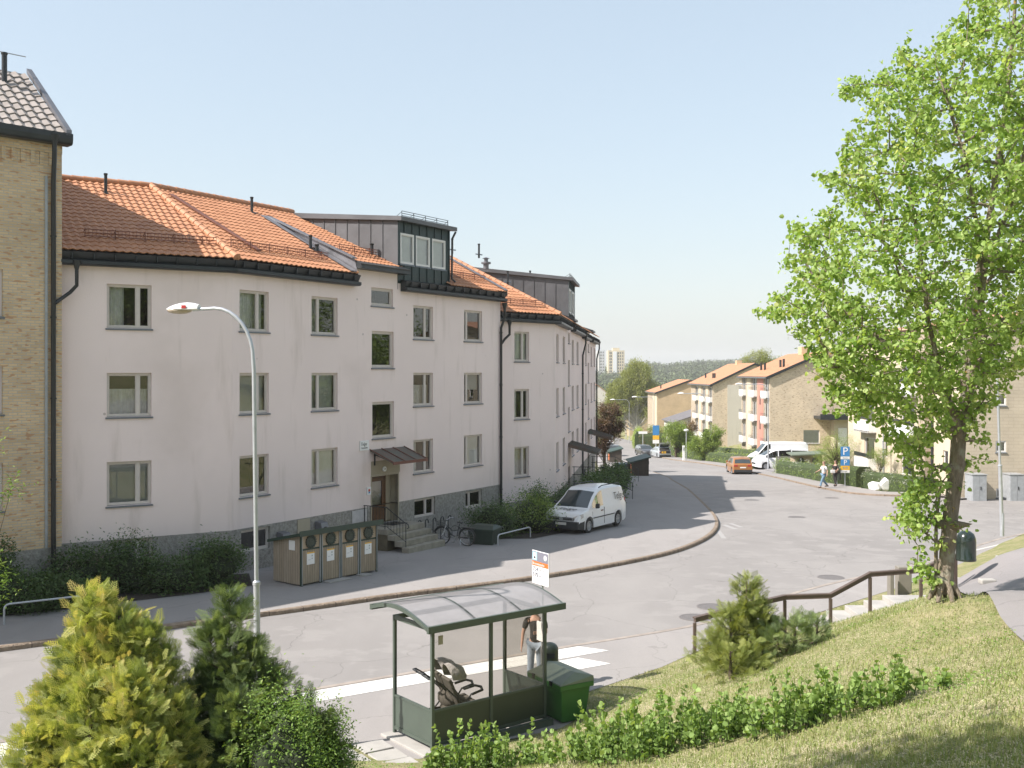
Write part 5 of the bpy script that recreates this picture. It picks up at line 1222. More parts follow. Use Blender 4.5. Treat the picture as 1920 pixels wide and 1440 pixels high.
# --- orange car seen from behind
def hatchcar(name, label, pm, loc, hd, L_=4.1, W=1.78, H=1.56, group=None):
    k = L_ / 4.1
    top = [(-2.05 * k, .95), (-1.98 * k, 1.02), (-1.62 * k, H - .12), (-1.3 * k, H - .03), (-.4 * k, H), (.25 * k, H - .05), (.98 * k, 1.02), (1.5 * k, .93), (1.9 * k, .80), (2.05 * k, .55)]
    belt = [(-2.05 * k, .90), (-1.4 * k, .98), (.9 * k, .95), (1.5 * k, .90), (1.9 * k, .77), (2.05 * k, .52)]
    r, s = car(name, label, L_, W, H, top, belt, pm, loc, hd, group, sidewin=[(-1.45 * k, -.42 * k), (-.36 * k, .72 * k)], glass_from=[(.32 * k, .93 * k, 'windscreen'), (-1.94 * k, -1.66 * k, 'rear_window')], lowcol=(1, .46, None), wheel_r=.34, wb=2.6 * k)
    for s in (1, -1):
        q = MB(); q.box(-L_ / 2 - .015, -L_ / 2 + .14, s * .60 - .14, s * .60 + .2, .80, .95); child(r, q, 'tail_light', M['redlens'], bevel=.02)
        q = MB(); q.box(L_ / 2 - .2, L_ / 2 - .02, s * .60 - .2, s * .60 + .17, .60, .74); child(r, q, 'headlight', M['headlens'], bevel=.02)
        q = MB(); q.obox((.62, s * .88, .98), (.13, 0, 0), (0, s * .17, 0), (0, 0, .14)); child(r, q, 'mirror', pm, bevel=.02)
    q = MB(); q.box(-L_ / 2 - .05, -L_ / 2 + .3, -.80, .80, .28, .52); q.box(-L_ / 2 - .06, -L_ / 2, -.5, .5, .34, .40, 0); child(r, q, 'bumper', M['plastic'], bevel=.03)
    q = MB(); q.box(-L_ / 2 - .025, -L_ / 2 - .0, -.26, .26, .66, .77); child(r, q, 'number_plate', M['white'])
    return r
hatchcar('parked_car', 'copper orange small car seen from behind, parked at the kerb before the white vans', M['orange'], (20.55, 95.3, zr(95.3)), R(88))
# --- two white vans on the forecourt
def bigvan(name, label, L_, H, loc, hd, win):
    h = L_ / 2; top = [(-h, 1.1), (-h + .05, H - .25), (-h + .25, H - .04), (-h * .2, H), (h - 2.0, H - .03), (h - 1.55, H - .18), (h - .75, 1.32), (h - .35, 1.12), (h - .06, .86), (h, .6)]
    belt = [(-h, 1.06), (h - 1.6, 1.12), (h - .9, 1.12), (h - .35, 1.04), (h - .06, .80), (h, .56)]
    r, s = car(name, label, L_, 1.98, H, top, belt, M['vanwhite'], loc, hd, 'white vans on the forecourt', sidewin=win, glass_from=[(h - 1.5, h - .8, 'windscreen')], lowcol=(1, .36, None), wheel_r=.35, wb=L_ * .6, axf=h - .92, cat='van')
    for s in (1, -1):
        q = MB(); q.obox((h - .32, s * .62, .78), (.14, s * .18, .0), (-.12, s * .05, .0), (0, 0, .2)); child(r, q, 'headlight', M['headlens'], bevel=.02)
        q = MB(); q.obox((h - 1.25, s * .97, 1.18), (.14, 0, 0), (0, s * .2, 0), (0, 0, .26)); child(r, q, 'mirror', M['plastic'], bevel=.03)
    q = MB(); q.box(h - .05, h + .03, -.6, .6, .50, .66); child(r, q, 'grille', M['plastic'], bevel=.02); return r
gz1 = zr(103) + .16
bigvan('parked_van', 'white window van with alloy wheels, nearer of the two vans behind the lamp post', 5.3, 1.97, (26.1, 102.2, gz1), R(183), [(.55, 1.7), (-.75, .45), (-2.3, -.85)])
bigvan('parked_van', 'taller white panel van standing behind the window van, by the brick house', 5.8, 2.4, (26.8, 106.2, zr(106) + .3), R(182), [(.95, 2.15)])
# --- estate with open tailgate, dark car, parked row down the street
es = hatchcar('parked_car', 'silver estate car with its tailgate raised and yellow crates inside', M['silver'], (20.3, 144, zr(144)), R(98), 4.7, 1.82, 1.48)
q = MB(); q.box(-2.385, -2.36, -.68, .68, .72, .98); q.obox((-2.37, -.66, .95), (.48, 0, .48), (0, 1.32, 0), (-.03, 0, .03)); child(es, q, 'open_boot', M['room'])
q = MB(); q.obox((-1.6, -.74, 1.46), (-.75, 0, .62), (0, 1.48, 0), (.03, 0, .06)); tg = child(es, q, 'tailgate', M['silver']); q = MB(); q.obox((-1.68, -.6, 1.512), (-.5, 0, .413), (0, 1.2, 0), (-.012, 0, -.02)); child(es, q, 'tailgate_glass', M['darkglass'])
q = MB(); q.box(-.9, -.2, -.5, -.45, 0, .2)
for i, yy in enumerate((-.1, .25)):
    q = MB(); q.box(-2.42, -2.388, yy, yy + .25, .70, 1.0); child(es, q, 'yellow_crate', M['sign_yellow'])
hatchcar('parked_car', 'dark grey car parked nose to tail in front of the silver estate', M['darkgrey'], (19.0, 150.5, zr(150.5)), R(-80), 4.5, 1.82, 1.5)
for i, (X_, Y_, m_, lb, L_) in enumerate([(19.0, 205, 'vanwhite', 'white car nearest us in the row parked down the far street', 4.3), (20.0, 215.5, 'red', 'red car in the row parked down the far street', 4.2), (21.1, 227, 'silver', 'pale car behind the red one down the far street', 4.3), (22.3, 239, 'vanwhite', 'farthest white car of the row down the street', 4.4), (14.6, 150, 'darkgrey', 'dark blue grey car half hidden by the purple leaved tree', 4.3)]):
    hatchcar('parked_car', lb, M[m_], (X_, Y_, zr(Y_) + .01), R(82), L_, group='cars parked in the far street')
# ================================================================ bus shelter
ex, ey, ez = Vector((.784, .62, 0)).normalized(), Vector((-.62, .784, 0)).normalized(), Vector((0, 0, 1)); SB = Vector((-1.40, 18.5, .015))
S = lambda x, y, z: SB + ex * x + ey * y + ez * z
def sbox(mb, x0, x1, y0, y1, z0, z1, m=0): return mb.obox(S(x0, y0, z0), ex * (x1 - x0), ey * (y1 - y0), ez * (z1 - z0), m)
SL, SW = 2.58, 1.24
M['shglass'] = glass_mat('shelter_glass', .015, (.90, .89, .87), .02, 1.08); M['polyc'] = mat('smoked_roof_sheet', (.30, .285, .285), .35, .2, 3)
M['polyc'].node_tree.nodes['Principled BSDF'].inputs['Alpha'].default_value = .72
sh = thing('bus_shelter', 'dark green framed bus shelter with smoked curved roof, glass back and a double pushchair inside', 'bus shelter', SB)
mb = MB(); sbox(mb, -.25, SL + .1, -.12, SW + .1, -.1, .03); mb.build('base_slab', M['concrete'], sh, bevel=.01)
for (x, y, h) in ((0, 0, 2.2), (1.29, 0, 2.2), (SL, 0, 2.2), (0, SW, 2.2), (SL, SW, 2.2)):
    mb = MB(); sbox(mb, x - .03, x + .03, y - .03, y + .03, .02, h); mb.build('post', M['greenmetal'], sh, bevel=.006)
mb = MB()
for (x0, x1) in ((.035, 1.255), (1.325, SL - .035)):
    sbox(mb, x0, x1, -.012, .012, .16, .70); 
mb.build('back_panel', M['greenpanel'], sh)
for x in (0, SL):
    mb = MB(); sbox(mb, x - .012, x + .012, .035, SW - .035, .16, .70); mb.build('end_panel', M['greenmetal'], sh)
    mb = MB(); sbox(mb, x - .005, x + .005, .035, SW - .035, .735, 2.12)
    if x > 0: mb.build('end_glass', M['shglass'], sh)
for (x0, x1) in ((.035, 1.255), (1.325, SL - .035)):
    mb = MB(); sbox(mb, x0, x1, -.004, .004, .735, 2.12); mb.build('back_glass', M['shglass'], sh)
mb = MB()
for z0, z1 in ((.10, .16), (.70, .735), (2.12, 2.2)):
    for (a, b, c, d) in ((.03, 1.26, -.025, .025), (1.32, SL - .03, -.025, .025), (-.025, .025, .03, SW - .03), (SL - .025, SL + .025, .03, SW - .03)): mb = MB(); sbox(mb, a, b, c, d, z0, z1); mb.build('rail', M['greenmetal'], sh)
mb = MB(); sbox(mb, .03, SL - .03, SW - .03, SW + .03, 2.12, 2.2); mb.build('rail', M['greenmetal'], sh)
def arc(y): t = (y + .25) / (SW + .62); return 2.23 + .235 * math.sin(math.pi * (t * .85 + .02)) - .0
mb = MB(); n = 16; y0, y1, x0, x1 = -.25, SW + .37, -.28, SL + .28; Yk = [y0 + (y1 - y0) * i / n for i in range(n + 1)]
vs = []
for i in range(n + 1): vs += [S(x0 + .04, Yk[i], arc(Yk[i]) + .03), S(x1 - .04, Yk[i], arc(Yk[i]) + .03)]
mb.add(vs, [(2 * i, 2 * i + 1, 2 * i + 3, 2 * i + 2) for i in range(n)]); mb.build('roof_sheet', M['polyc'], sh, smooth=60)
mb = MB()
for x, hh in ((x0, .07), (x1 - .05, .07), (x0 + (x1 - x0) / 3 - .02, .035), (x0 + 2 * (x1 - x0) / 3 - .02, .035)):
    for i in range(n):
        a, b = Yk[i], Yk[i + 1]; za, zb = arc(a), arc(b)
        mb.obox(S(x, a, za - hh + .03), ex * .05, ey * (b - a) + ez * (zb - za), ez * hh)
mb.obox(S(x0, y0 - .05, arc(y0) - .07), ex * (x1 - x0), ey * .06, ez * .12); mb.obox(S(x0, y1, arc(y1) - .06), ex * (x1 - x0), ey * .06, ez * .10); mb.build('roof_frame', M['greenmetal'], sh)
mb = MB(); sbox(mb, .12, .22, -.009, -.005, 1.87, 2.03); mb.build('sticker', M['beige'], sh)
mb = MB(); sbox(mb, -.06, SL + .05, -.20, -.10, -.05, .12); mb.build('sill_board', M['greenmetal'], sh)
# bus stop pole with sign
bp = Vector((.63, 21.95, .0)); ke, kn = Vector((.849, .528, 0)), Vector((.528, -.849, 0))
bs = thing('bus_stop_sign', 'bus stop pole with a white, grey and orange sign beside the waiting person', 'bus stop sign', bp)
mb = MB(); mb.tube([bp, bp + ez * 2.4], .03, 10); mb.build('pole', M['galv'], bs, smooth=40)
z0, z1 = 2.27, 2.96; nW = .31
def panel(mb, a, b, c, d, o0, o1, m=0): return mb.obox(bp + kn * a - ke * (.03 + o0) + ez * c, kn * (b - a), -ke * (o1 - o0), ez * (d - c), m)
mb = MB(); panel(mb, -nW, nW, z0, z1, .0, .02); pnl = mb.build('sign_panel', M['white'], bs, bevel=.004)
M['sign_grey'] = mat('sign_grey', (.20, .20, .24), .4, .05); M['sign_orange'] = mat('sign_orange', (.72, .16, .035), .4, .05); M['sign_cyan'] = mat('sign_cyan', (.35, .62, .70), .4, .05)
mb = MB(); panel(mb, -nW + .012, nW - .012, z1 - .22, z1 - .012, .021, .024); mb.build('sign_band', M['sign_grey'], pnl)
mb = MB(); panel(mb, -nW + .012, nW - .012, z1 - .315, z1 - .222, .021, .024); mb.build('sign_band', M['sign_orange'], pnl)
mb = MB(); panel(mb, -nW + .03, -nW + .20, z1 - .20, z1 - .03, .025, .027); mb.build('bus_pictogram', M['sign_cyan'], pnl)
mb = MB(); panel(mb, -nW + .07, -nW + .16, z1 - .18, z1 - .05, .0275, .029); mb.build('bus_pictogram', M['white'], pnl)
mb = MB(); panel(mb, -nW + .085, -nW + .145, z1 - .165, z1 - .12, .0295, .031); mb.build('bus_pictogram', M['ink'], pnl)
mb = MB(); mb.lathe([(.055, .0), (.055, .003), (.035, .003), (.035, .0)], bp + kn * .2 - ke * .056 + ez * (z1 - .11), -ke, 18); panel(mb, .185, .215, z1 - .14, z1 - .08, .026, .029); mb.build('operator_emblem', M['white'], pnl)
def stext(t, s, a, z, m, al='LEFT'): numeral(t, s, bp + kn * a - ke * .057 + ez * z, kn, -ke, m, pnl, align=al)
stext('Brunnsängsplan', .072, -nW + .03, z1 - .27, M['white']); stext('754', .14, -nW + .03, z1 - .385, M['sign_grey']); stext('979', .14, -nW + .03, z1 - .51, M['sign_grey'])
stext('Södertälje centrum', .032, -nW + .25, z1 - .385, M['sign_grey']); stext('Liljeholmen', .032, -nW + .25, z1 - .51, M['sign_grey'])
mb = MB(); panel(mb, -.12, .12, 1.10, 1.50, .0, .03); tt = mb.build('timetable_case', M['white'], bs, bevel=.005)
def litter_bin(name, lab, c, r, h, z0, post=True):
    t = thing(name, lab, 'litter bin', (c[0], c[1], z0), None); c = Vector((c[0], c[1], z0)); b = .5
    mb = MB(); mb.lathe([(0, b), (r, b), (r, b + .03), (r * .97, b + .03), (r * .97, b + h * .72), (r * .93, b + h * .84), (r * .75, b + h * .93), (r * .4, b + h * .985), (0, b + h)], c, n=24); mb.build('body', M['greenpanel'], t, smooth=40)
    mb = MB(); mb.obox(c + Vector((-r * .5, -r - .002, b + h * .56)), (r, 0, 0), (0, .04, 0), (0, 0, h * .16)); mb.build('opening', M['black'], t)
    if post: mb = MB(); mb.tube([c + Vector((0, r + .03, 0)), c + Vector((0, r + .03, b + h * .8))], .03, 8); mb.build('post', M['galvd'], t, smooth=40)
    return t
litter_bin('litter_bin', 'tall dark green dome topped litter bin behind the right end of the bus shelter', (.78, 21.7), .185, .64, -.01)
# green grit container
gc = thing('grit_container', 'bright green plastic grit container with grey lid against the shelter end', 'container', (.97, 19.97, .0)); a1, a2 = Vector((-.53, .85, 0)), Vector((.85, .53, 0)); o = Vector((.93, 19.9, .0))
M['green'] = mat('green_plastic', (.045, .155, .035), .42, .2, 3); M['greenlid'] = mat('faded_green_lid', (.17, .20, .15), .55, .2, 3)
mb = MB(); B = lambda a, b, z, t: o + a1 * (t + (1.12 - 2 * t) * a) + a2 * (t + (.72 - 2 * t) * b) + Vector((0, 0, z))
mb.add([B(0, 0, .02, .09), B(1, 0, .02, .09), B(1, 1, .02, .09), B(0, 1, .02, .09), B(0, 0, .68, .02), B(1, 0, .68, .02), B(1, 1, .68, .02), B(0, 1, .68, .02)], [(0, 1, 2, 3), (7, 6, 5, 4), (0, 4, 5, 1), (1, 5, 6, 2), (2, 6, 7, 3), (3, 7, 4, 0)])
mb.build('tub', M['green'], gc, bevel=.02)
mb = MB(); mb.obox(B(0, 0, .66, -.03), a1 * 1.18, a2 * .78, (0, 0, .10)); mb.build('rim', M['green'], gc, bevel=.015)
mb = MB(); mb.add([B(0, 0, .765, -.03), B(1, 0, .765, -.03), B(1, 1, .765, -.03), B(0, 1, .765, -.03), B(.0, .0, .78, -.02), B(1, 0, .78, -.02), B(.9, .55, .94, -.02), B(.12, .55, .94, -.02), B(1, 1, .86, -.02), B(0, 1, .86, -.02)],
                  [(3, 2, 1, 0), (0, 1, 5, 4), (4, 5, 6, 7), (7, 6, 8, 9), (1, 2, 8, 6, 5), (3, 0, 4, 7, 9), (2, 3, 9, 8)]); mb.build('lid', M['greenlid'], gc)
mb = MB(); 
for t in (.25, .75): mb.obox(B(t, 0, .70, -.05), a1 * .08, a2 * .03, (0, 0, .09))
mb.build('latch', M['black'], gc)
# pushchair
pc = thing('pushchair', 'grey double pushchair with two sun hoods and shopping basket, under the bus shelter', 'pushchair', (0, 0, 0))
M['fab'] = mat('taupe_fabric', (.10, .088, .072), .9, .3, 9, bmp=.01, bscale=20, local=True); M['fab2'] = mat('pale_hood_fabric', (.42, .39, .37), .9, .25, 12, bmp=.02, bscale=18, local=True)
mb = MB()
for s in (-.34, 0, .34): mb.tube([(-.52, s, 1.02), (-.38, s, .92), (.30, s, .18)], .014, 6); mb.tube([(-.34, s, .16), (.05, s, .62), (.1, s, .7)], .013, 6)
mb.tube([(-.52, -.34, 1.02), (-.58, -.30, 1.03), (-.58, -.05, 1.03), (-.52, 0, 1.02)], .018, 6); mb.tube([(-.52, 0, 1.02), (-.58, .05, 1.03), (-.58, .30, 1.03), (-.52, .34, 1.02)], .018, 6)
mb.tube([(-.34, -.34, .16), (-.34, .34, .16)], .012, 6); mb.tube([(.3, -.34, .2), (.3, .34, .2)], .012, 6); mb.build('frame', M['plastic'], pc, smooth=40)
for s in (-.17, .17):
    mb = MB(); mb.add([(-.22, s - .15, .98), (-.22, s + .15, .98), (-.02, s + .16, .46), (-.02, s - .16, .46), (.28, s + .15, .50), (.28, s - .15, .50), (.40, s + .12, .26), (.40, s - .12, .26),
                       (-.27, s - .15, .96), (-.27, s + .15, .96), (-.06, s + .16, .40), (-.06, s - .16, .40), (.28, s + .15, .42), (.28, s - .15, .42), (.36, s + .12, .22), (.36, s - .12, .22)],
                      [(0, 1, 2, 3), (3, 2, 4, 5), (5, 4, 6, 7), (9, 8, 11, 10), (10, 11, 13, 12), (12, 13, 15, 14), (0, 3, 11, 8), (3, 5, 13, 11), (5, 7, 15, 13), (2, 1, 9, 10), (4, 2, 10, 12), (6, 4, 12, 14), (1, 0, 8, 9), (7, 6, 14, 15)]); st_ = mb.build('seat', M['fab'], pc, bevel=.02)
    mb = MB(); n1, n2 = 8, 10; vs = []
    for i in range(n1 + 1):
        ph = R(-10 + 115 * i / n1)
        for j in range(n2 + 1):
            th_ = math.pi * j / n2; rr_ = .25 + .008 * math.cos(ph * 9); vs.append((-.20 + rr_ * math.sin(th_) * math.cos(ph) * 1.15, s - .165 * math.cos(th_), .90 + rr_ * math.sin(th_) * math.sin(ph) + .06))
    mb.add(vs, [(i * (n2 + 1) + j, i * (n2 + 1) + j + 1, (i + 1) * (n2 + 1) + j + 1, (i + 1) * (n2 + 1) + j) for i in range(n1) for j in range(n2)]); h_ = mb.build('hood', M['fab2'], pc, smooth=70)
    mb = MB(); mb.tube([(.12, s - .15, .68), (.30, s - .13, .72), (.34, s, .73), (.30, s + .13, .72), (.12, s + .15, .68)], .022, 8); mb.build('bumper_bar', M['plastic'], pc, smooth=40)
mb = MB(); mb.add([(-.36, -.28, .34), (.12, -.28, .34), (.12, .28, .34), (-.36, .28, .34), (-.30, -.22, .14), (.08, -.22, .14), (.08, .22, .14), (-.30, .22, .14)], [(4, 5, 6, 7), (0, 4, 7, 3), (0, 1, 5, 4), (1, 2, 6, 5), (2, 3, 7, 6)]); mb.build('basket', M['fab'], pc); mb = MB(); mb.sphere((.02, 0, .40), .24, 12, sc=(1.1, 1.25, .62)); mb.sphere((-.10, .05, .55), .2, 10, sc=(.8, 1.3, .9)); mb.build('bag', M['fab'], pc, smooth=50)
for (x, y) in ((-.34, -.37), (-.34, .37), (.34, -.30), (.34, 0), (.34, .30)):
    mb = MB(); r = .115 if x < 0 else .09; mb.lathe([(0, -.02), (r * .5, -.015), (r * .8, -.02), (r, -.018), (r, .018), (r * .8, .02), (r * .5, .015), (0, .02)], (x, y, r + .002), (0, 1, 0), 18); mb.build('wheel', M['tyre'], pc, smooth=40)
p_ = S(.95, .62, .02); put(pc, (p_.x, p_.y, .045), heading(.80, .42)); pc.scale = (1.22, 1.2, 1.1)
# ================================================================ people
def skinmesh(name, nodes, edges, m, parent, sub=2):
    bm = bmesh.new(); sl = bm.verts.layers.skin.verify(); vs = {}
    for k, (p, r) in nodes.items():
        v = bm.verts.new(p); v[sl].radius = (r if isinstance(r, tuple) else (r, r)); vs[k] = v
    for a, b in edges: bm.edges.new((vs[a], vs[b]))
    first = list(vs.values())[0]; first[sl].use_root = True
    me = bpy.data.meshes.new(name); bm.to_mesh(me); bm.free(); me.materials.append(m)
    o = bpy.data.objects.new(name, me); COL.objects.link(o); o.parent = parent
    s = o.modifiers.new('skin', 'SKIN'); s.use_smooth_shade = True; s.branch_smoothing = .3
    q = o.modifiers.new('sub', 'SUBSURF'); q.levels = sub; q.render_levels = sub; return o
def person(label, loc, hd, legs, arms, shirt, trousers, hair, shoes, hairlen=0, longsleeve=False, group=None):
    """faces +x. legs/arms: per side (y=+ left): knee, ankle / elbow, wrist positions"""
    t = thing('person', label, 'person', (0, 0, 0), group); nd = {}; ed = []
    nd['pelvis'] = ((0, 0, .96), (.15, .115)); nd['waist'] = ((.0, 0, 1.10), (.14, .10)); nd['chest'] = ((.0, 0, 1.30), (.165, .115)); nd['neckb'] = ((-.01, 0, 1.46), .075); nd['neck'] = ((0, 0, 1.53), .052); nd['head0'] = ((.01, 0, 1.60), (.075, .07)); nd['head1'] = ((.012, 0, 1.685), (.082, .095)); nd['head2'] = ((.0, 0, 1.735), (.06, .07))
    ed += [('pelvis', 'waist'), ('waist', 'chest'), ('chest', 'neckb'), ('neckb', 'neck'), ('neck', 'head0'), ('head0', 'head1'), ('head1', 'head2')]
    for s, sd in ((1, 'L'), (-1, 'R')):
        kn_, an = legs[0 if s > 0 else 1]; el, wr = arms[0 if s > 0 else 1]
        nd['hip' + sd] = ((0, s * .09, .90), .088); nd['knee' + sd] = (kn_, .056); nd['ank' + sd] = (an, .038)
        nd['toe' + sd] = ((an[0] + .15, an[1] + s * .02, max(.03, an[2] - .055)), .028)
        nd['sh' + sd] = ((-.01, s * .185, 1.405), .058); nd['el' + sd] = (el, .040); nd['wr' + sd] = (wr, .027)
        ed += [('pelvis', 'hip' + sd), ('hip' + sd, 'knee' + sd), ('knee' + sd, 'ank' + sd), ('ank' + sd, 'toe' + sd), ('neckb', 'sh' + sd), ('sh' + sd, 'el' + sd), ('el' + sd, 'wr' + sd)]
        w_ = Vector(wr); d = (w_ - Vector(el)).normalized(); lat = d.cross(Vector((0, s, 0))).normalized()
        nd['palm' + sd] = (tuple(w_ + d * .06), (.030, .018)); ed.append(('wr' + sd, 'palm' + sd))
        for f in range(4):
            b_ = w_ + d * .085 + lat * (.012 * (f - 1.5) * 1.6); c_ = b_ + d * (.045 + .01 * (f in (1, 2))) - Vector((0, s, 0)) * .012
            nd['f%d%s' % (f, sd)] = (tuple(b_), .009); nd['g%d%s' % (f, sd)] = (tuple(c_), .008); ed += [('palm' + sd, 'f%d%s' % (f, sd)), ('f%d%s' % (f, sd), 'g%d%s' % (f, sd))]
        th_b = w_ + d * .035 + lat * .03; nd['t' + sd] = (tuple(th_b), .010); nd['u' + sd] = (tuple(th_b + d * .04 + lat * .012), .009); ed += [('palm' + sd, 't' + sd), ('t' + sd, 'u' + sd)]
    skinmesh('body', nd, ed, M['skin'], t)
    mb = MB(); 
    for s in (1, -1): mb.sphere((.085, s * .032, 1.655), .011, 8)
    mb.build('eyes', M['ink'], t, smooth=60); mb = MB(); mb.add([(.09, -.012, 1.65), (.09, .012, 1.65), (.125, 0, 1.622), (.09, -.014, 1.615), (.09, .014, 1.615)], [(0, 2, 1), (0, 3, 2), (1, 2, 4), (3, 4, 2)]); mb.build('nose', M['skin'], t)
    mb = MB(); mb.sphere((-.016, 0, 1.705), .118, 14, sc=(1.0, .92, .88)); 
    if hairlen: mb.tube([(-.06, 0, 1.70), (-.09, 0, 1.60), (-.10, 0, 1.60 - hairlen)], [.075, .08, .04], 10)
    hr = mb.build('hair', hair, t, smooth=60)
    for v in hr.data.vertices:
        if v.co.x > .05 and v.co.z < 1.70: v.co.x = .045
    S1 = {k: v for k, v in nd.items() if k in ('pelvis', 'waist', 'chest', 'neckb', 'shL', 'shR')}; S1 = {k: (p, tuple(x + .022 for x in (r if isinstance(r, tuple) else (r, r)))) for k, (p, r) in S1.items()}; S1['pelvis'] = ((0, 0, .93), (.165, .14)); S1['neckb'] = (nd['neckb'][0], .078)
    e1 = [('pelvis', 'waist'), ('waist', 'chest'), ('chest', 'neckb')]
    for sd in 'LR':
        a, b = Vector(nd['sh' + sd][0]), Vector(nd['el' + sd][0]); f = 1.0 if longsleeve else .72
        S1['sl' + sd] = (tuple(a + (b - a) * f), .062); e1 += [('neckb', 'sh' + sd), ('sh' + sd, 'sl' + sd)]
        if longsleeve: S1['cf' + sd] = (nd['wr' + sd][0], .040); e1.append(('sl' + sd, 'cf' + sd))
    skinmesh('shirt', S1, e1, shirt, t)
    S2 = {'pelvis': ((0, 0, .97), (.158, .128))}; e2 = []
    for sd in 'LR':
        S2['hip' + sd] = (nd['hip' + sd][0], .105); S2['knee' + sd] = (nd['knee' + sd][0], .078); a = Vector(nd['ank' + sd][0]); S2['ank' + sd] = (tuple(a + Vector((0, 0, .01))), .066); e2 += [('pelvis', 'hip' + sd), ('hip' + sd, 'knee' + sd), ('knee' + sd, 'ank' + sd)]
    skinmesh('trousers', S2, e2, trousers, t)
    for sd in 'LR':
        a = Vector(nd['ank' + sd][0]); tz = Vector(nd['toe' + sd][0]); mb = MB(); mb.tube([a + Vector((-.07, 0, -.045)), a + Vector((.03, 0, -.035)), tz + Vector((0, 0, .005)), tz + Vector((.06, 0, -.002))], [.042, .05, .043, .022], 10); mb.build('shoe', shoes, t, smooth=60)
    put(t, loc, hd); return t
jeans = mat('pale_blue_denim', (.30, .36, .44), .9, .25, 12, local=True); jeans2 = mat('blue_denim', (.16, .26, .36), .9, .3, 10, local=True); blk = mat('black_cloth', (.03, .028, .027), .9, .3, 8, local=True); wht = mat('white_cloth', (.66, .65, .64), .9, .1, 8, local=True)
hairb = mat('brown_hair', (.09, .055, .035), .7, .3, 30, local=True); hairblond = mat('light_brown_hair', (.22, .15, .09), .7, .3, 30, local=True)
stand = [((.02, .10, .50), (-.02, .11, .09)), ((.0, -.10, .50), (-.03, -.13, .09))]
person('person waiting at the bus stop in a dark shirt and pale jeans, one arm bent', (.50, 22.45, .0), heading(-.15, -1), stand, [((.10, .24, 1.16), (.26, .10, 1.20)), ((-.03, -.27, 1.13), (.03, -.29, .87))], blk, jeans, hairb, blk)
walk = [((.22, .09, .55), (.36, .09, .11)), ((-.02, -.09, .49), (-.36, -.09, .16))]
pY = 70.0
person('pedestrian in a white top and blue jeans striding along the kerb at the far side', (20.75, pY, zr(pY) + .10), heading(-.9, -.35), walk, [((-.10, .25, 1.15), (-.02, .30, .92)), ((.12, -.25, 1.18), (.36, -.27, 1.08))], wht, jeans2, hairblond, mat('brown_shoe', (.12, .08, .06), .6, .1, 9, local=True), group=None)
person('pedestrian dressed in black carrying a pale bag, walking behind the one in blue jeans', (22.2, pY + 2.2, zr(pY + 2.2) + .10), heading(-.8, -.6), [((.10, .09, .52), (.10, .09, .1)), ((.02, -.09, .50), (-.16, -.09, .12))], [((.05, .24, 1.13), (.2, .14, 1.1)), ((-.04, -.25, 1.13), (.0, -.27, .88))], blk, blk, hairb, blk, hairlen=.2)
q = MB(); c = Vector((21.95, pY + 1.95, zr(pY + 2) + 1.12)); q.box(c.x - .16, c.x + .14, c.y - .05, c.y + .05, c.z - .1, c.z + .12); tag(q.build('handbag', wht, bevel=.03), 'pale bag held by the pedestrian in black', 'bag')
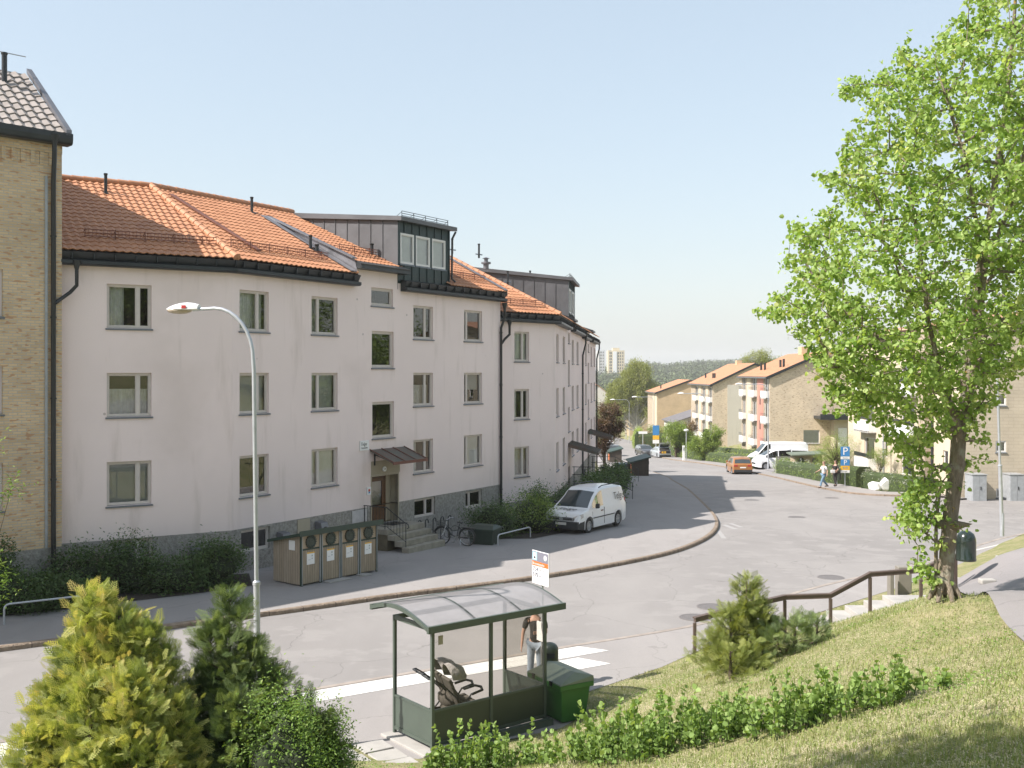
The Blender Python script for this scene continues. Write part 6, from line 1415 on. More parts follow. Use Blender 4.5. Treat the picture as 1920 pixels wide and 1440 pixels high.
# ================================================================ recycling sheds
def recshed(label, o, d, nrm, Ls, Dp, hf, hb, fronts, sx_, m1=None, gz=.12):
    """o near corner on the ground, d along the front, nrm outward from the front"""
    d = Vector((d[0], d[1], 0)).normalized(); n = Vector((nrm[0], nrm[1], 0)).normalized(); o = Vector((o[0], o[1], gz)); t = thing('recycling_shed', label, 'recycling shed', o)
    wm_ = m1 or woodmat('larch_boards', (d.x, d.y), (.46, .375, .275), (.37, .295, .21), .095); ws = woodmat('larch_side_boards', (n.x, n.y), (.42, .355, .275), (.35, .285, .21), .11)
    P = lambda u, v, z: o + d * u - n * v + Vector((0, 0, z))
    mb = MB(); mb.add([P(0, .03, .04), P(0, Dp, .04), P(0, Dp, hb), P(0, .03, hf), P(Ls, .03, .04), P(Ls, Dp, .04), P(Ls, Dp, hb), P(Ls, .03, hf)], [(0, 1, 2, 3), (7, 6, 5, 4), (1, 5, 6, 2), (2, 6, 7, 3), (0, 3, 7, 4)]); mb.build('side_walls', ws, t)
    w_ = Ls / fronts
    M['shedgreen'] = M.get('shedgreen') or mat('dark_green_trim', (.03, .055, .04), .5, .2, 5); M['blackgreen'] = M.get('blackgreen') or mat('blackish_green_rubber', (.045, .06, .045), .45, .2, 9)
    for i in range(fronts):
        u0, u1 = i * w_ + .05, (i + 1) * w_ - .05
        mb = MB(); mb.obox(P(u0, .028, .06), d * (u1 - u0), n * .03, (0, 0, hf - .56)); dd = mb.build('door', wm_, t)
        mb = MB(); mb.obox(P(u0, .028, hf - .44), d * (u1 - u0), n * .03, (0, 0, .40)); mb.build('hatch_board', M['larchh'], t)
        mb = MB(); mb.obox(P(u0, .03, hf - .498), d * (u1 - u0), n * .04, (0, 0, .05)); mb.build('trim', M['shedgreen'], t)
        c = P((u0 + u1) / 2, 0, hf - .25); mb = MB(); mb.lathe([(.19, 0), (.19, .05), (.14, .075), (.12, .05), (.0, .05)], c, n, 20)
        for a in range(16):
            tt_ = a * math.pi / 8; e = d * math.cos(tt_) + Vector((0, 0, math.sin(tt_))); mb.obox(c + e * .17 - n * .0, e * .035, n * .06, e.cross(n) * .03)
        mb.obox(c - d * .09 + Vector((0, 0, .01)) + n * .055, d * .16, n * .02, (0, 0, .025)); mb.build('port_flap', M['blackgreen'], t)
        mb = MB(); mb.obox(P(u0 + .2, -.006, hf - .95), d * .30, n * .012, (0, 0, .38)); pl = mb.build('poster', M['white'], t)
        mb = MB(); mb.obox(P(u0 + .2, -.0185, hf - .61), d * .30, n * .002, (0, 0, .04)); mb.build('poster_band', M['sign_yellow'], pl)
        mb = MB(); mb.obox(P(u0 + .38, -.0185, hf - .71), d * .045, n * .002, (0, 0, .05)); mb.obox(P(u0 + .38, -.0185, hf - .79), d * .045, n * .002, (0, 0, .04)); mb.obox(P(u0 + .24, -.0185, hf - .81), d * .1, n * .002, (0, 0, .012)); mb.build('poster_mark', M['galvd'], pl)
    mb = MB()
    for i in range(fronts + 1):
        u = i * w_ - (.03 if i else .0); mb.obox(P(u - (.02 if i == fronts else 0), .02, .0), d * .05, n * .06, (0, 0, hf - .01))
    mb.build('corner_post', M['shedgreen'], t)
    mb = MB()
    for i in range(fronts + 1):
        for s in (-.045, .035): 
            if (i == 0 and s < 0) or (i == fronts and s > 0): continue
            mb.obox(P(i * w_ + s, .0, .03), d * .02, n * .045, (0, 0, hf - .1))
    mb.build('door_edge', M['galvd'], t)
    mb = MB(); sl_ = Vector((0, 0, hb - hf)); mb.obox(P(-.14, -.16, hf + .0), d * (Ls + .28), -n * (Dp + .3) + sl_ * 1.15, (0, 0, .09)); mb.obox(P(-.15, -.17, hf - .03), d * (Ls + .3), -n * .03, (0, 0, .17)); mb.build('roof', M['shedgreen'], t)
    mb = MB(); mb.obox(P(-.012, .25, hf - .50), -n * .28, d * .01, (0, 0, .30)); mb.build('notice', M['white'], t)
    return t
M['larchh'] = mat('larch_horizontal_boards', (.46, .37, .265), .85, .35, 3, col2=(.32, .25, .17))
recshed('weathered larch recycling shed with four round ports and notices, by the lamp post', (-6.5, 32.3), (.63, .777), (.777, -.63), 3.22, 1.3, 1.58, 1.28, 4, 1)
mb = MB(); 
for (a, b) in ((.9, 1.6), (2.3, 2.6)): mb.obox(Vector((-6.5 + .63 * a, 32.3 + .777 * a, .125)), Vector((.63 * (b - a) * 1.3, .777 * (b - a) * 1.3, 0)), Vector((.777 * .35, -.63 * .35, 0)), (0, 0, .03))
tag(mb.build('ground_slabs', M['concrete']), 'flat concrete slabs at the foot of the recycling shed doors', 'slab')
dkw = woodmat('dark_weathered_boards', (1, 0), (.105, .085, .065), (.08, .064, .05), .12)
for (x, y, lab) in ((10.0, 87.8, 'nearer dark board recycling shed at the kerb beyond the van'), (11.2, 121, 'farther recycling shed with green roof beyond the van')):
    t = thing('recycling_shed', lab, 'recycling shed', (x, y, zr(y))); g = zr(y) + .1; g = min(g, zr(y + 3) + .1) - .1
    mb = MB(); mb.prism([(0, 0), (1.42, 0), (1.42, 1.72), (0, 1.33)], (x, y, g), (1, 0, 0), (0, 0, 1), (0, 3.2, 0)); mb.build('side_walls', dkw, t)
    mb = MB(); mb.prism([(-.18, 1.33), (1.60, 1.79), (1.60, 1.90), (-.18, 1.42)], (x, y - .15, g), (1, 0, 0), (0, 0, 1), (0, 3.5, 0)); mb.build('roof', M['shedgreen'], t)
    for k in range(4):
        mb = MB(); mb.lathe([(.18, 0), (.18, .05), (.1, .06), (0, .05)], (x + 1.42, y + .4 + k * .8, g + 1.35), (1, 0, 0), 14); mb.build('port_flap', M['blackgreen'], t)
    mb = MB(); mb.box(x - .02, x - .001, y + .1, y + 1.0, g + .5, g + 1.2); mb.build('notice', M['sign_orange'], t)
q = MB(); q.box(8.9, 9.8, 89.5, 91, zr(90), zr(90) + 1.0); q.box(8.85, 9.85, 89.45, 91.05, zr(90) + 1.0, zr(90) + 1.08); tag(q.build('utility_box', mat('blue_grey_box', (.12, .17, .19), .5, .2), bevel=.02), 'small blue grey box just behind the nearer dark recycling shed', 'utility box')
# ================================================================ lamps, signs, street furniture
def lamp(label, base, h, arm, lean=(0, 0), r=(.075, .045), scale=1, head=True, sticker=False):
    b = Vector(base); t = thing('street_lamp', label, 'street lamp', b, 'street lamps'); a = Vector((arm[0], arm[1], 0)); A = a.length; ad = a / A
    top = b + Vector((lean[0], lean[1], h)); mb = MB(); f = .38
    m1 = b + (top - b) * f; mb.tube([b, m1], [r[0], r[0]], 12); mb.lathe([(r[0], 0), (r[0] * 1.15, .01), (r[0] * 1.15, .06), (r[1], .09)], m1, n=12); mb.lathe([(r[0] * 1.12, 0), (r[0] * 1.12, .9), (r[0], .92)], b, n=12)
    pts = [m1, b + (top - b) * .86]; R_ = min(.95, A * .8)
    for k in range(1, 9):
        q = math.pi / 2 * k / 8; pts.append(top - Vector((0, 0, R_)) + ad * (R_ * (1 - math.cos(q)) * .8) + Vector((0, 0, R_ * math.sin(q))))
    end = top + a + Vector((0, 0, -.02)); pts.append(end); mb.tube(pts, [r[1]] * 2 + [r[1] * .85] * (len(pts) - 2), 12); mb.build('pole', M['galv'], t, smooth=40)
    if head:
        s = scale; mb = MB(); sd = Vector((-ad.y, ad.x, 0)); vs = []; n1, n2 = 8, 12
        for i in range(n1 + 1):
            x = i / n1; w_ = .13 * s * (math.sin(math.pi * min(.999, x * .8 + .17)) ** .6); hh = .12 * s * (math.sin(math.pi * (x * .78 + .2)) ** .7)
            for j in range(n2):
                q = 2 * math.pi * j / n2; z = math.sin(q); z = z * hh if z > 0 else z * .02 * s; vs.append(end + ad * (x * .62 * s - .12 * s) + sd * math.cos(q) * w_ + Vector((0, 0, z + .01)))
        mb.add(vs, [(i * n2 + j, i * n2 + (j + 1) % n2, (i + 1) * n2 + (j + 1) % n2, (i + 1) * n2 + j) for i in range(n1) for j in range(n2)] + [tuple(range(n2))[::-1], tuple(n1 * n2 + k for k in range(n2))]); hd_ = mb.build('lamp_head', M['lampwhite'], t, smooth=50)
        mb = MB(); mb.sphere(end + ad * .26 * s + Vector((0, 0, -.01)), .17 * s, 12, sc=(abs(ad.x) * .9 + .45, abs(ad.y) * .9 + .45, .38)); mb.build('diffuser', M['diff'], hd_, smooth=60)
        if sticker:
            mb = MB(); mb.obox(end + ad * .07 - sd * -.125 * s + Vector((0, 0, .02)), ad * .09, sd * .01, (0, 0, .055)); mb.build('sticker', M['redlens'], hd_)
    return t
M['diff'] = mat('lamp_diffuser', (.46, .38, .30), .3, .2, 9)
lamp('tall street lamp with curved arm and white head in front of the nearer pink block', (-4.42, 18.35, .0), 7.83, (-1.12, .22), (-.12, .1), (.058, .038), 1.0, sticker=True)
lamp('street lamp standing right of the linden in front of the tan block', (19.75, 42.4, .1), 7.35, (-1.2, -1.6), (-.22, 0), (.075, .05))
lamp('street lamp on the grass by the white boulders, upper half behind the linden', (25.8, 73, zr(73) + .05), 8.2, (-2.2, -.3), (-.1, 0))
lamp('street lamp in front of the white vans, arm to the left', (24.5, 100.6, zr(100) + .12), 8.15, (-2.6, .2))
sl4 = lamp('street lamp with a dark square sign on its pole, before the middle brick house', (23.9, 130, zr(130) + .1), 8.2, (-2.8, .2), scale=1.2)
lamp('street lamp reaching left of the farthest brick house', (24.9, 185, zr(185) + .1), 8.9, (-3.1, .2), scale=1.4)
for (x, y, lb) in ((24.4, 219, 'nearest of three aligned street lamps before the weeping birch'), (27.1, 250, 'middle of three aligned street lamps before the weeping birch'), (30.6, 285, 'farthest of three aligned street lamps before the weeping birch')): lamp(lb, (x, y, zr(y)), 9.0, (-3.2, .2), scale=1.5)
def sidesign(name, label, cat, x, y, h, plates, pole_r=.035, w_=.6):
    g = zr(y) + .1; t = thing(name, label, cat, (x, y, g)); mb = MB(); mb.tube([(x, y, g - .1), (x, y, g + h)], pole_r, 8); mb.build('pole', M['galv'], t, smooth=40)
    for (z0, z1, m, txt, tm) in plates:
        mb = MB(); mb.box(x - w_ / 2, x + w_ / 2, y - .07, y - .045, g + z0, g + z1); p = mb.build('sign_plate', m, t, bevel=.01)
        if txt: numeral(txt, min((z1 - z0) * (1.1 if len(txt) == 1 else .6), w_ * (1.3 if len(txt) == 1 else 1.7 / len(txt))), (x, y - .074, g + (z0 + z1) / 2), (1, 0, 0), (0, -1, 0), tm, p)
    return t
ps = sidesign('parking_sign', 'parking sign with blue P plate above blue, yellow and white plates, near the pedestrians', 'sign', 22.85, 72.2, 2.72, [(2.05, 2.72, M['sign_blue'], 'P', M['white']), (1.86, 2.04, M['white'], 'Boende', M['ink']), (1.42, 1.84, M['sign_blue'], 'P', M['white']), (1.12, 1.41, M['sign_yellow'], '8-18', M['sign_blue']), (.92, 1.11, M['white'], 'Avgift', M['ink'])], w_=.62)
sidesign('parking_sign', 'blue and yellow sign on a pole at the far bend, before the low white building', 'sign', 22.3, 163, 4.1, [(2.6, 4.1, M['sign_blue'], None, None), (1.9, 2.55, M['sign_yellow'], None, None), (1.3, 1.85, M['white'], None, None)], .07, 1.0)
sidesign('road_sign', 'white street name plate on a thin pole beside the brown leaved hedge', 'sign', 20.9, 168, 3.1, [(2.7, 3.1, M['white'], None, None)], .06, 1.4)
litter_bin('litter_bin', 'green litter bin just behind the parking sign', (22.6, 72.9), .24, .85, zr(73) + .0)
t = thing('information_board', 'dark square board on the pole of the lamp before the middle brick house', 'sign', (23.9, 129.7, zr(130) + 2.2)); mb = MB(); mb.box(23.55, 24.3, 129.6, 129.8, zr(130) + 2.9, zr(130) + 3.9); mb.build('board', M['plastic'], t)
t = thing('hand_rail_post', 'white bollard with round lamp top beside the silver estate', 'bollard lamp', (21.7, 131, zr(131))); mb = MB(); mb.tube([(21.7, 131, zr(131)), (21.7, 131, zr(131) + 3.6)], .06, 8); mb.build('post', M['galv'], t); mb = MB(); mb.sphere((21.7, 131, zr(131) + 3.75), .25, 12, sc=(1.3, 1.3, .7)); mb.build('lamp_head', M['lampwhite'], t, smooth=60)
t = thing('totem', 'white narrow totem by the pavement left of the light green hedge', 'totem', (20.9, 128, zr(128))); mb = MB(); mb.box(20.75, 21.05, 127.9, 128.1, zr(128) + .05, zr(128) + 1.9); mb.build('panel', M['white'], t, bevel=.03); mb = MB(); mb.box(20.8, 21.0, 127.87, 127.899, zr(128) + 1.3, zr(128) + 1.7); mb.build('emblem', M['galvd'], t)
# brown handrail beside the steps
hr = thing('handrail', 'brown wooden handrail climbing in bends beside the steps up the slope', 'handrail', (6.85, 26.45, .0))
HP = [(4.35, 25.05, .86), (5.7, 25.75, 1.02), (6.85, 26.42, 1.10), (8.0, 26.42, 1.14), (9.02, 26.5, 1.66), (10.3, 26.5, 1.76), (11.15, 26.45, 2.16)]
mb = MB()
for a, b in zip(HP[:-1], HP[1:]):
    a, b = Vector(a), Vector(b); d = (b - a); s = Vector((-d.y, d.x, 0)).normalized(); mb.obox(a - s * .04 - Vector((0, 0, .11)), d, s * .08, (0, 0, .09))
    e = d.normalized() * .02; mb.obox(a - s * .06 - Vector((0, 0, .018)) - e, d + 2 * e, s * .12, (0, 0, .03))
mb.build('rail', M['brownwood'], hr)
for p in HP:
    mb = MB(); g = min(th(p[0], p[1]), p[2] - .8) - .25; mb.box(p[0] - .038, p[0] + .038, p[1] - .038, p[1] + .038, g, p[2] - .125); mb.build('post', M['brownwood'], hr, bevel=.006)
t = thing('litter_bin', 'domed dark green litter bin on a wooden post, just right of the linden trunk', 'litter bin', (11.05, 26.2, 1.1))
c = Vector((11.22, 26.0, 2.05)); mb = MB(); r, h = .235, .74; mb.lathe([(0, 0), (r, 0), (r * 1.03, .02), (r * 1.03, .05), (r, .06), (r, h * .62), (r * .95, h * .76), (r * .78, h * .90), (r * .42, h * .985), (0, h)], c, n=28); mb.build('body', M['binblack'] if 'binblack' in M else mat('glossy_dark_green', (.016, .026, .02), .18, .2, 3, coat=.5), t, smooth=45)
mb = MB(); mb.box(10.90, 11.0, 26.1, 26.2, .9, 2.62); mb.build('post', M['brownwood'], t); mb = MB(); mb.box(11.0, 11.06, 26.02, 26.1, 2.2, 2.26); mb.box(11.0, 11.06, 26.02, 26.1, 2.5, 2.56); mb.build('bracket', M['galvd'], t)
q = MB(); q.box(10.95, 11.33, 29.8, 30.1, .2, 1.18); q.box(10.60, 10.72, 29.5, 29.75, .1, 1.05); tag(q.build('utility_box', mat('taupe_box', (.24, .22, .19), .6, .15), bevel=.02), 'small taupe utility box behind the handrail near the side road kerb', 'utility box')
q = MB(); q.box(9.45, 9.75, 21.15, 21.35, th(9.6, 21.2) + .02, th(9.6, 21.2) + .12); tag(q.build('stone_block', M['concrete'], bevel=.02), 'small grey stone block at the edge of the upper path by the linden roots', 'stone')
def rock(lab, c, s, seed):
    bm = bmesh.new(); bmesh.ops.create_icosphere(bm, subdivisions=3, radius=1); rg = random.Random(seed); k = [(Vector((rg.uniform(-1, 1), rg.uniform(-1, 1), rg.uniform(-.6, 1))).normalized(), rg.uniform(.62, .95)) for _ in range(14)]
    for v in bm.verts:
        for (n, d) in k:
            e = v.co.dot(n) - d
            if e > 0: v.co -= n * e
        v.co = Vector((v.co.x * s[0], v.co.y * s[1], v.co.z * s[2]))
    me = bpy.data.meshes.new('boulder'); bm.to_mesh(me); bm.free(); me.materials.append(M['boulder']); o = bpy.data.objects.new('boulder', me); COL.objects.link(o); o.location = c; return tag(o, lab, 'boulder', 'white painted boulders')
M['boulder'] = mat('white_painted_stone', (.74, .74, .73), .7, .1, 2, bmp=.02, bscale=5, local=True)
rock('flatter white boulder, left of the two at the foot of the lamp', (23.78, 69.0, zr(69) + .28), (.5, .42, .36), 4); rock('taller rounded white boulder, right of the two at the foot of the lamp', (24.52, 69.0, zr(69) + .40), (.46, .42, .5), 9)
# entrance steps and railing
es_ = thing('entrance_steps', 'weathered concrete steps up to the wooden door of the pink block', 'steps', F2.P(7.6, 1, .12)); us, ue = 6.45, 8.75
us0 = F2.u(697) - .62; 
for i in range(4):
    mb = MB(); o = 1.25 + i * .33; z = .80 - .2 * i; fbox(mb, F2, us0, us0 + 2.35, (o - .33 if i else .012), o, z - .2 if i < 3 else -.1, z, 0); mb.build('step', M['step'], es_, bevel=.012)
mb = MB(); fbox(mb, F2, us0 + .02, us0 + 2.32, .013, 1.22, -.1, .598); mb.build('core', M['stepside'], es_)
mb = MB(); fbox(mb, F2, us0 + 1.0, us0 + 1.9, .1, .75, .801, .815); mb.build('door_mat', M['black'], es_)
rl = thing('stair_railing', 'black iron railing along the left side of the entrance steps', 'railing', F2.P(us0, 1, .12)); mb = MB(); u = us0 + .12
mb.tube([F2.P(u, .02, 1.62), F2.P(u, 1.12, 1.62), F2.P(u, 1.95, 1.12), F2.P(u, 2.12, 1.06), F2.P(u, 2.16, .94), F2.P(u, 2.08, .90)], .019, 8); mb.tube([F2.P(u, .02, .90), F2.P(u, 1.12, .90), F2.P(u, 2.02, .40)], .012, 6)
for k in range(15):
    o = .06 + k * .14; zt_ = 1.62 if o < 1.12 else 1.62 - (o - 1.12) * .60; zb_ = .90 if o < 1.12 else .90 - (o - 1.12) * .55
    if k in (0, 7, 14): zb_ = .80 - .2 * max(0, math.ceil((o - 1.25) / .33)); zb_ = max(.0, zb_)
    mb.tube([F2.P(u, o, zb_), F2.P(u, o, zt_)], .016 if k in (0, 7, 14) else .009, 6)
mb.build('railing', M['black'], rl, smooth=40)
# bicycle racks
rk = None
for i, px in enumerate((784, 797.5, 812, 826.5, 840.5)):
    o = .95; u = onroof(F2, px, o); p = F2.P(u, o, 0); p.z = zr(p.y) + .12
    t = thing('bicycle_stand', ['hook shaped black bicycle stand nearest the entrance steps', 'second bicycle stand from the entrance steps', 'middle of the five hooked bicycle stands', 'bicycle stand just behind the front wheel of the bicycle', 'hooked bicycle stand behind the bicycle handlebars'][i], 'bicycle stand', p, 'black hooked bicycle stands')
    mb = MB(); dd = F2.d * .10; pts = [p, p + Vector((0, 0, .80))] + [p + dd * (1 - math.cos(q)) + Vector((0, 0, .80 + .10 * math.sin(q))) for q in [R(a) for a in (30, 60, 90, 120, 150, 180)]] + [p + dd * 2 + Vector((0, 0, .74))]
    mb.tube(pts, .021, 8); mb.tube([p, p + F2.n * .45 + Vector((0, 0, .0))], .015, 6)
    mb.tube([p + F2.n * .35 + Vector((0, 0, .3 + .22 * math.sin(a))) + F2.n * .22 * math.cos(a) for a in [R(k * 30) for k in range(13)]], .009, 5, caps=False); mb.build('hook', M['black'], t, smooth=40)
# bicycle
bc = thing('bicycle', 'black city bicycle with white front fork, basket and kickstand leaning by the stands', 'bicycle', (0, 0, 0))
def ring(mb, c, r, tr, n=36, ax='y'):
    pts = [Vector(c) + Vector((r * math.cos(2 * math.pi * k / n), 0, r * math.sin(2 * math.pi * k / n))) for k in range(n + 1)]; mb.tube(pts, tr, 6, caps=False)
M['bikewhite'] = mat('white_bike_paint', (.7, .7, .7), .3, .05, 5, local=True); M['chrome'] = mat('chrome', (.6, .6, .6), .2, .1, 5, metal=.9, local=True)
for x, nm in ((-.53, 'rear'), (.55, 'front')):
    mb = MB(); ring(mb, (x, 0, .35), .33, .021); w_ = mb.build('wheel', M['tyre'], bc, smooth=60); mb = MB(); ring(mb, (x, 0, .35), .305, .011)
    for k in range(14):
        a = 2 * math.pi * k / 14; mb.tube([(x, .02 * (-1) ** k, .35), (x + .3 * math.cos(a), 0, .35 + .3 * math.sin(a))], .0035, 3, caps=False)
    mb.lathe([(.025, -.04), (.025, .04)], (x, 0, .35), (0, 1, 0), 8); mb.build('rim', M['chrome'], w_, smooth=60)
    mb = MB(); pts = [(x + .365 * math.cos(R(a)), 0, .35 + .365 * math.sin(R(a))) for a in range(20, 190, 17)]; mb.tube(pts, .022, 5); mb.build('mudguard', M['black'], bc, smooth=50)
mb = MB(); mb.tube([(-.08, 0, .30), (-.22, 0, .86)], .017, 8); mb.tube([(-.08, 0, .30), (.15, 0, .42), (.36, 0, .72)], .019, 8); mb.tube([(-.17, 0, .62), (.1, 0, .56), (.37, 0, .80)], .015, 8)
for s in (.05, -.05): mb.tube([(-.08, s * .6, .30), (-.53, s, .35)], .011, 6); mb.tube([(-.19, s * .4, .74), (-.53, s, .35)], .010, 6)
mb.build('frame', M['black'], bc, smooth=40)
mb = MB(); 
for s in (.05, -.05): mb.tube([(.38, s, .70), (.44, s, .55), (.55, s, .35)], .012, 6)
mb.tube([(.38, -.05, .70), (.38, .05, .70)], .014, 6); mb.tube([(.38, 0, .70), (.33, 0, .95)], .014, 6); mb.build('fork', M['bikewhite'], bc, smooth=40)
mb = MB(); mb.tube([(.14, .27, 1.02), (.28, .22, 1.03), (.34, .08, .98), (.34, -.08, .98), (.28, -.22, 1.03), (.14, -.27, 1.02)], .012, 8); mb.build('handlebar', M['chrome'], bc, smooth=40)
mb = MB(); mb.tube([(.14, .28, 1.02), (.22, .25, 1.02)], .019, 8); mb.tube([(.14, -.28, 1.02), (.22, -.25, 1.02)], .019, 8); mb.build('grip', M['black'], bc, smooth=40)
mb = MB(); mb.add([(-.36, .09, .93), (-.36, -.09, .93), (-.10, -.02, .94), (-.10, .02, .94), (-.35, .06, .88), (-.35, -.06, .88), (-.12, -.015, .90), (-.12, .015, .90)], [(0, 1, 2, 3), (7, 6, 5, 4), (0, 4, 5, 1), (1, 5, 6, 2), (2, 6, 7, 3), (3, 7, 4, 0)]); mb.build('saddle', M['black'], bc, bevel=.02)
mb = MB()
for z in (.72, .82, .92): mb.tube([(.45, -.15, z), (.70, -.15, z), (.70, .15, z), (.45, .15, z), (.45, -.15, z)], .006, 4)
for k in range(7): y = -.15 + .05 * k; mb.tube([(.45, y, .72), (.70, y, .72), (.70, y, .92)], .004, 3); mb.tube([(.45, y, .72), (.45, y, .92)], .004, 3)
for k in range(5): x = .45 + .06 * k; mb.tube([(x, -.15, .72), (x, -.15, .92)], .004, 3); mb.tube([(x, .15, .72), (x, .15, .92)], .004, 3)
mb.build('basket', M['black'], bc)
mb = MB(); mb.box(-.85, -.3, -.06, .06, .72, .735); mb.tube([(-.8, .05, .72), (-.53, .05, .35)], .006, 4); mb.tube([(-.8, -.05, .72), (-.53, -.05, .35)], .006, 4); mb.box(-.86, -.84, -.03, .03, .66, .71); mb.build('luggage_rack', M['black'], bc)
mb = MB(); mb.lathe([(.09, -.005), (.09, .005), (0, .005)], (-.08, .04, .30), (0, 1, 0), 16); mb.tube([(-.08, .06, .30), (.02, .07, .16)], .008, 5); mb.tube([(-.08, -.06, .30), (-.18, -.07, .44)], .008, 5); mb.box(-.02, .08, .07, .14, .14, .17); mb.build('crank', M['chrome'], bc)
mb = MB(); mb.tube([(-.25, .03, .28), (-.30, .16, .0)], .009, 5); mb.build('kickstand', M['chrome'], bc)
put(bc, (-2.22, 41.0, zr(41) + .12), heading(-.84, .36)); bc.rotation_euler.x = R(-4)
# salt box, tube barriers
sb = thing('salt_box', 'dark green grit box in the shade beside the bicycle', 'grit box', (-1.7, 41.4, .12)); M['saltgreen'] = mat('dark_green_plastic', (.028, .046, .033), .5, .2, 4)  # one even dark green for tub and lid
d1, d2 = Vector((.90, -.43, 0)).normalized(), Vector((.43, .90, 0)).normalized(); o = Vector((-1.78, 41.35, zr(41.4) + .12)); q = MB(); Q = lambda a, b, z, t: o + d1 * (t + (1.15 - 2 * t) * a) + d2 * (t + (.75 - 2 * t) * b) + Vector((0, 0, z))
q.add([Q(0, 0, .0, .09), Q(1, 0, 0, .09), Q(1, 1, 0, .09), Q(0, 1, 0, .09), Q(0, 0, .56, .03), Q(1, 0, .56, .03), Q(1, 1, .56, .03), Q(0, 1, .56, .03)], [(3, 2, 1, 0), (0, 1, 5, 4), (1, 2, 6, 5), (2, 3, 7, 6), (3, 0, 4, 7)]); q.build('tub', M['saltgreen'], sb, bevel=.015)
q = MB(); q.add([Q(0, 0, .55, -.02), Q(1, 0, .55, -.02), Q(1, 1, .55, -.02), Q(0, 1, .55, -.02), Q(0, 0, .62, -.02), Q(1, 0, .62, -.02), Q(1, 1, .66, -.02), Q(0, 1, .66, -.02), Q(.12, .35, .74, 0), Q(.88, .35, .74, 0), Q(.88, .8, .76, 0), Q(.12, .8, .76, 0)],
      [(3, 2, 1, 0), (0, 1, 5, 4), (1, 2, 6, 5), (2, 3, 7, 6), (3, 0, 4, 7), (4, 5, 9, 8), (5, 6, 10, 9), (6, 7, 11, 10), (7, 4, 8, 11), (8, 9, 10, 11)]); q.build('lid', M['saltgreen'], sb, bevel=.01)
def barrier(lab, a, b, h=.42, gz=.12):
    gz += zr(a[1])
    a, b = Vector((a[0], a[1], gz)), Vector((b[0], b[1], gz)); d = (b - a).normalized(); q = MB(); pts = [a, a + Vector((0, 0, h - .12))] + [a + d * .12 * (1 - math.cos(R(t))) + Vector((0, 0, h - .12 + .12 * math.sin(R(t)))) for t in (30, 60, 90)]
    pts += [b - d * .12 * (1 - math.cos(R(t))) + Vector((0, 0, h - .12 + .12 * math.sin(R(t)))) for t in (90, 60, 30)] + [b + Vector((0, 0, h - .12)), b]
    q.tube(pts, .027, 10); tag(q.build('tube_barrier', M['galv'], smooth=40), lab, 'barrier', 'low steel tube barriers by the planting')
barrier('low bent steel tube barrier right of the dark green grit box', (-.55, 40.9), (.75, 43.0)); barrier('short steel tube barrier partly hidden behind the dark green grit box', (-1.1, 41.7), (-.72, 41.15), .40)
barrier('low steel tube barrier before the shrubs at the left edge of the picture', (-13.25, 27.45), (-11.6, 28.55), .52)
# waste enclosure beside the vans
sidew = (25.4, 92.2); t = thing('recycling_shed', 'light brown recycling shed with two round ports behind the hedge by the white vans', 'recycling shed', (24.9, 92, zr(92)))
g = zr(92) + .3; mb = MB(); mb.box(24.6, 27.0, 91.6, 93.0, g, g + 1.45); mb.build('side_walls', M['larchh'], t); mb = MB(); mb.obox((24.3, 91.3, g + 1.42), (3.0, 0, .12), (0, 1.9, .1), (0, 0, .1)); mb.build('roof', M['greenlid'], t)
for x in (25.2, 26.4): mb = MB(); mb.lathe([(.26, 0), (.26, .05), (.14, .08), (.14, .02), (0, .02)], (x, 91.59, g + 1.0), (0, -1, 0), 18); mb.build('port_flap', M['blackgreen'], t)
t = thing('board_fence', 'grey wooden board fence before the white vans', 'fence', (23.9, 95.4, zr(95))); g = zr(95.4) + .1
mb = MB()
for k in range(17): mb.box(23.95 + k * .125, 24.06 + k * .125, 95.4, 95.43, g, g + 1.45)
mb.build('boards', M['larchg'] if 'larchg' in M else mat('grey_boards', (.27, .25, .23), .9, .3, 6), t)
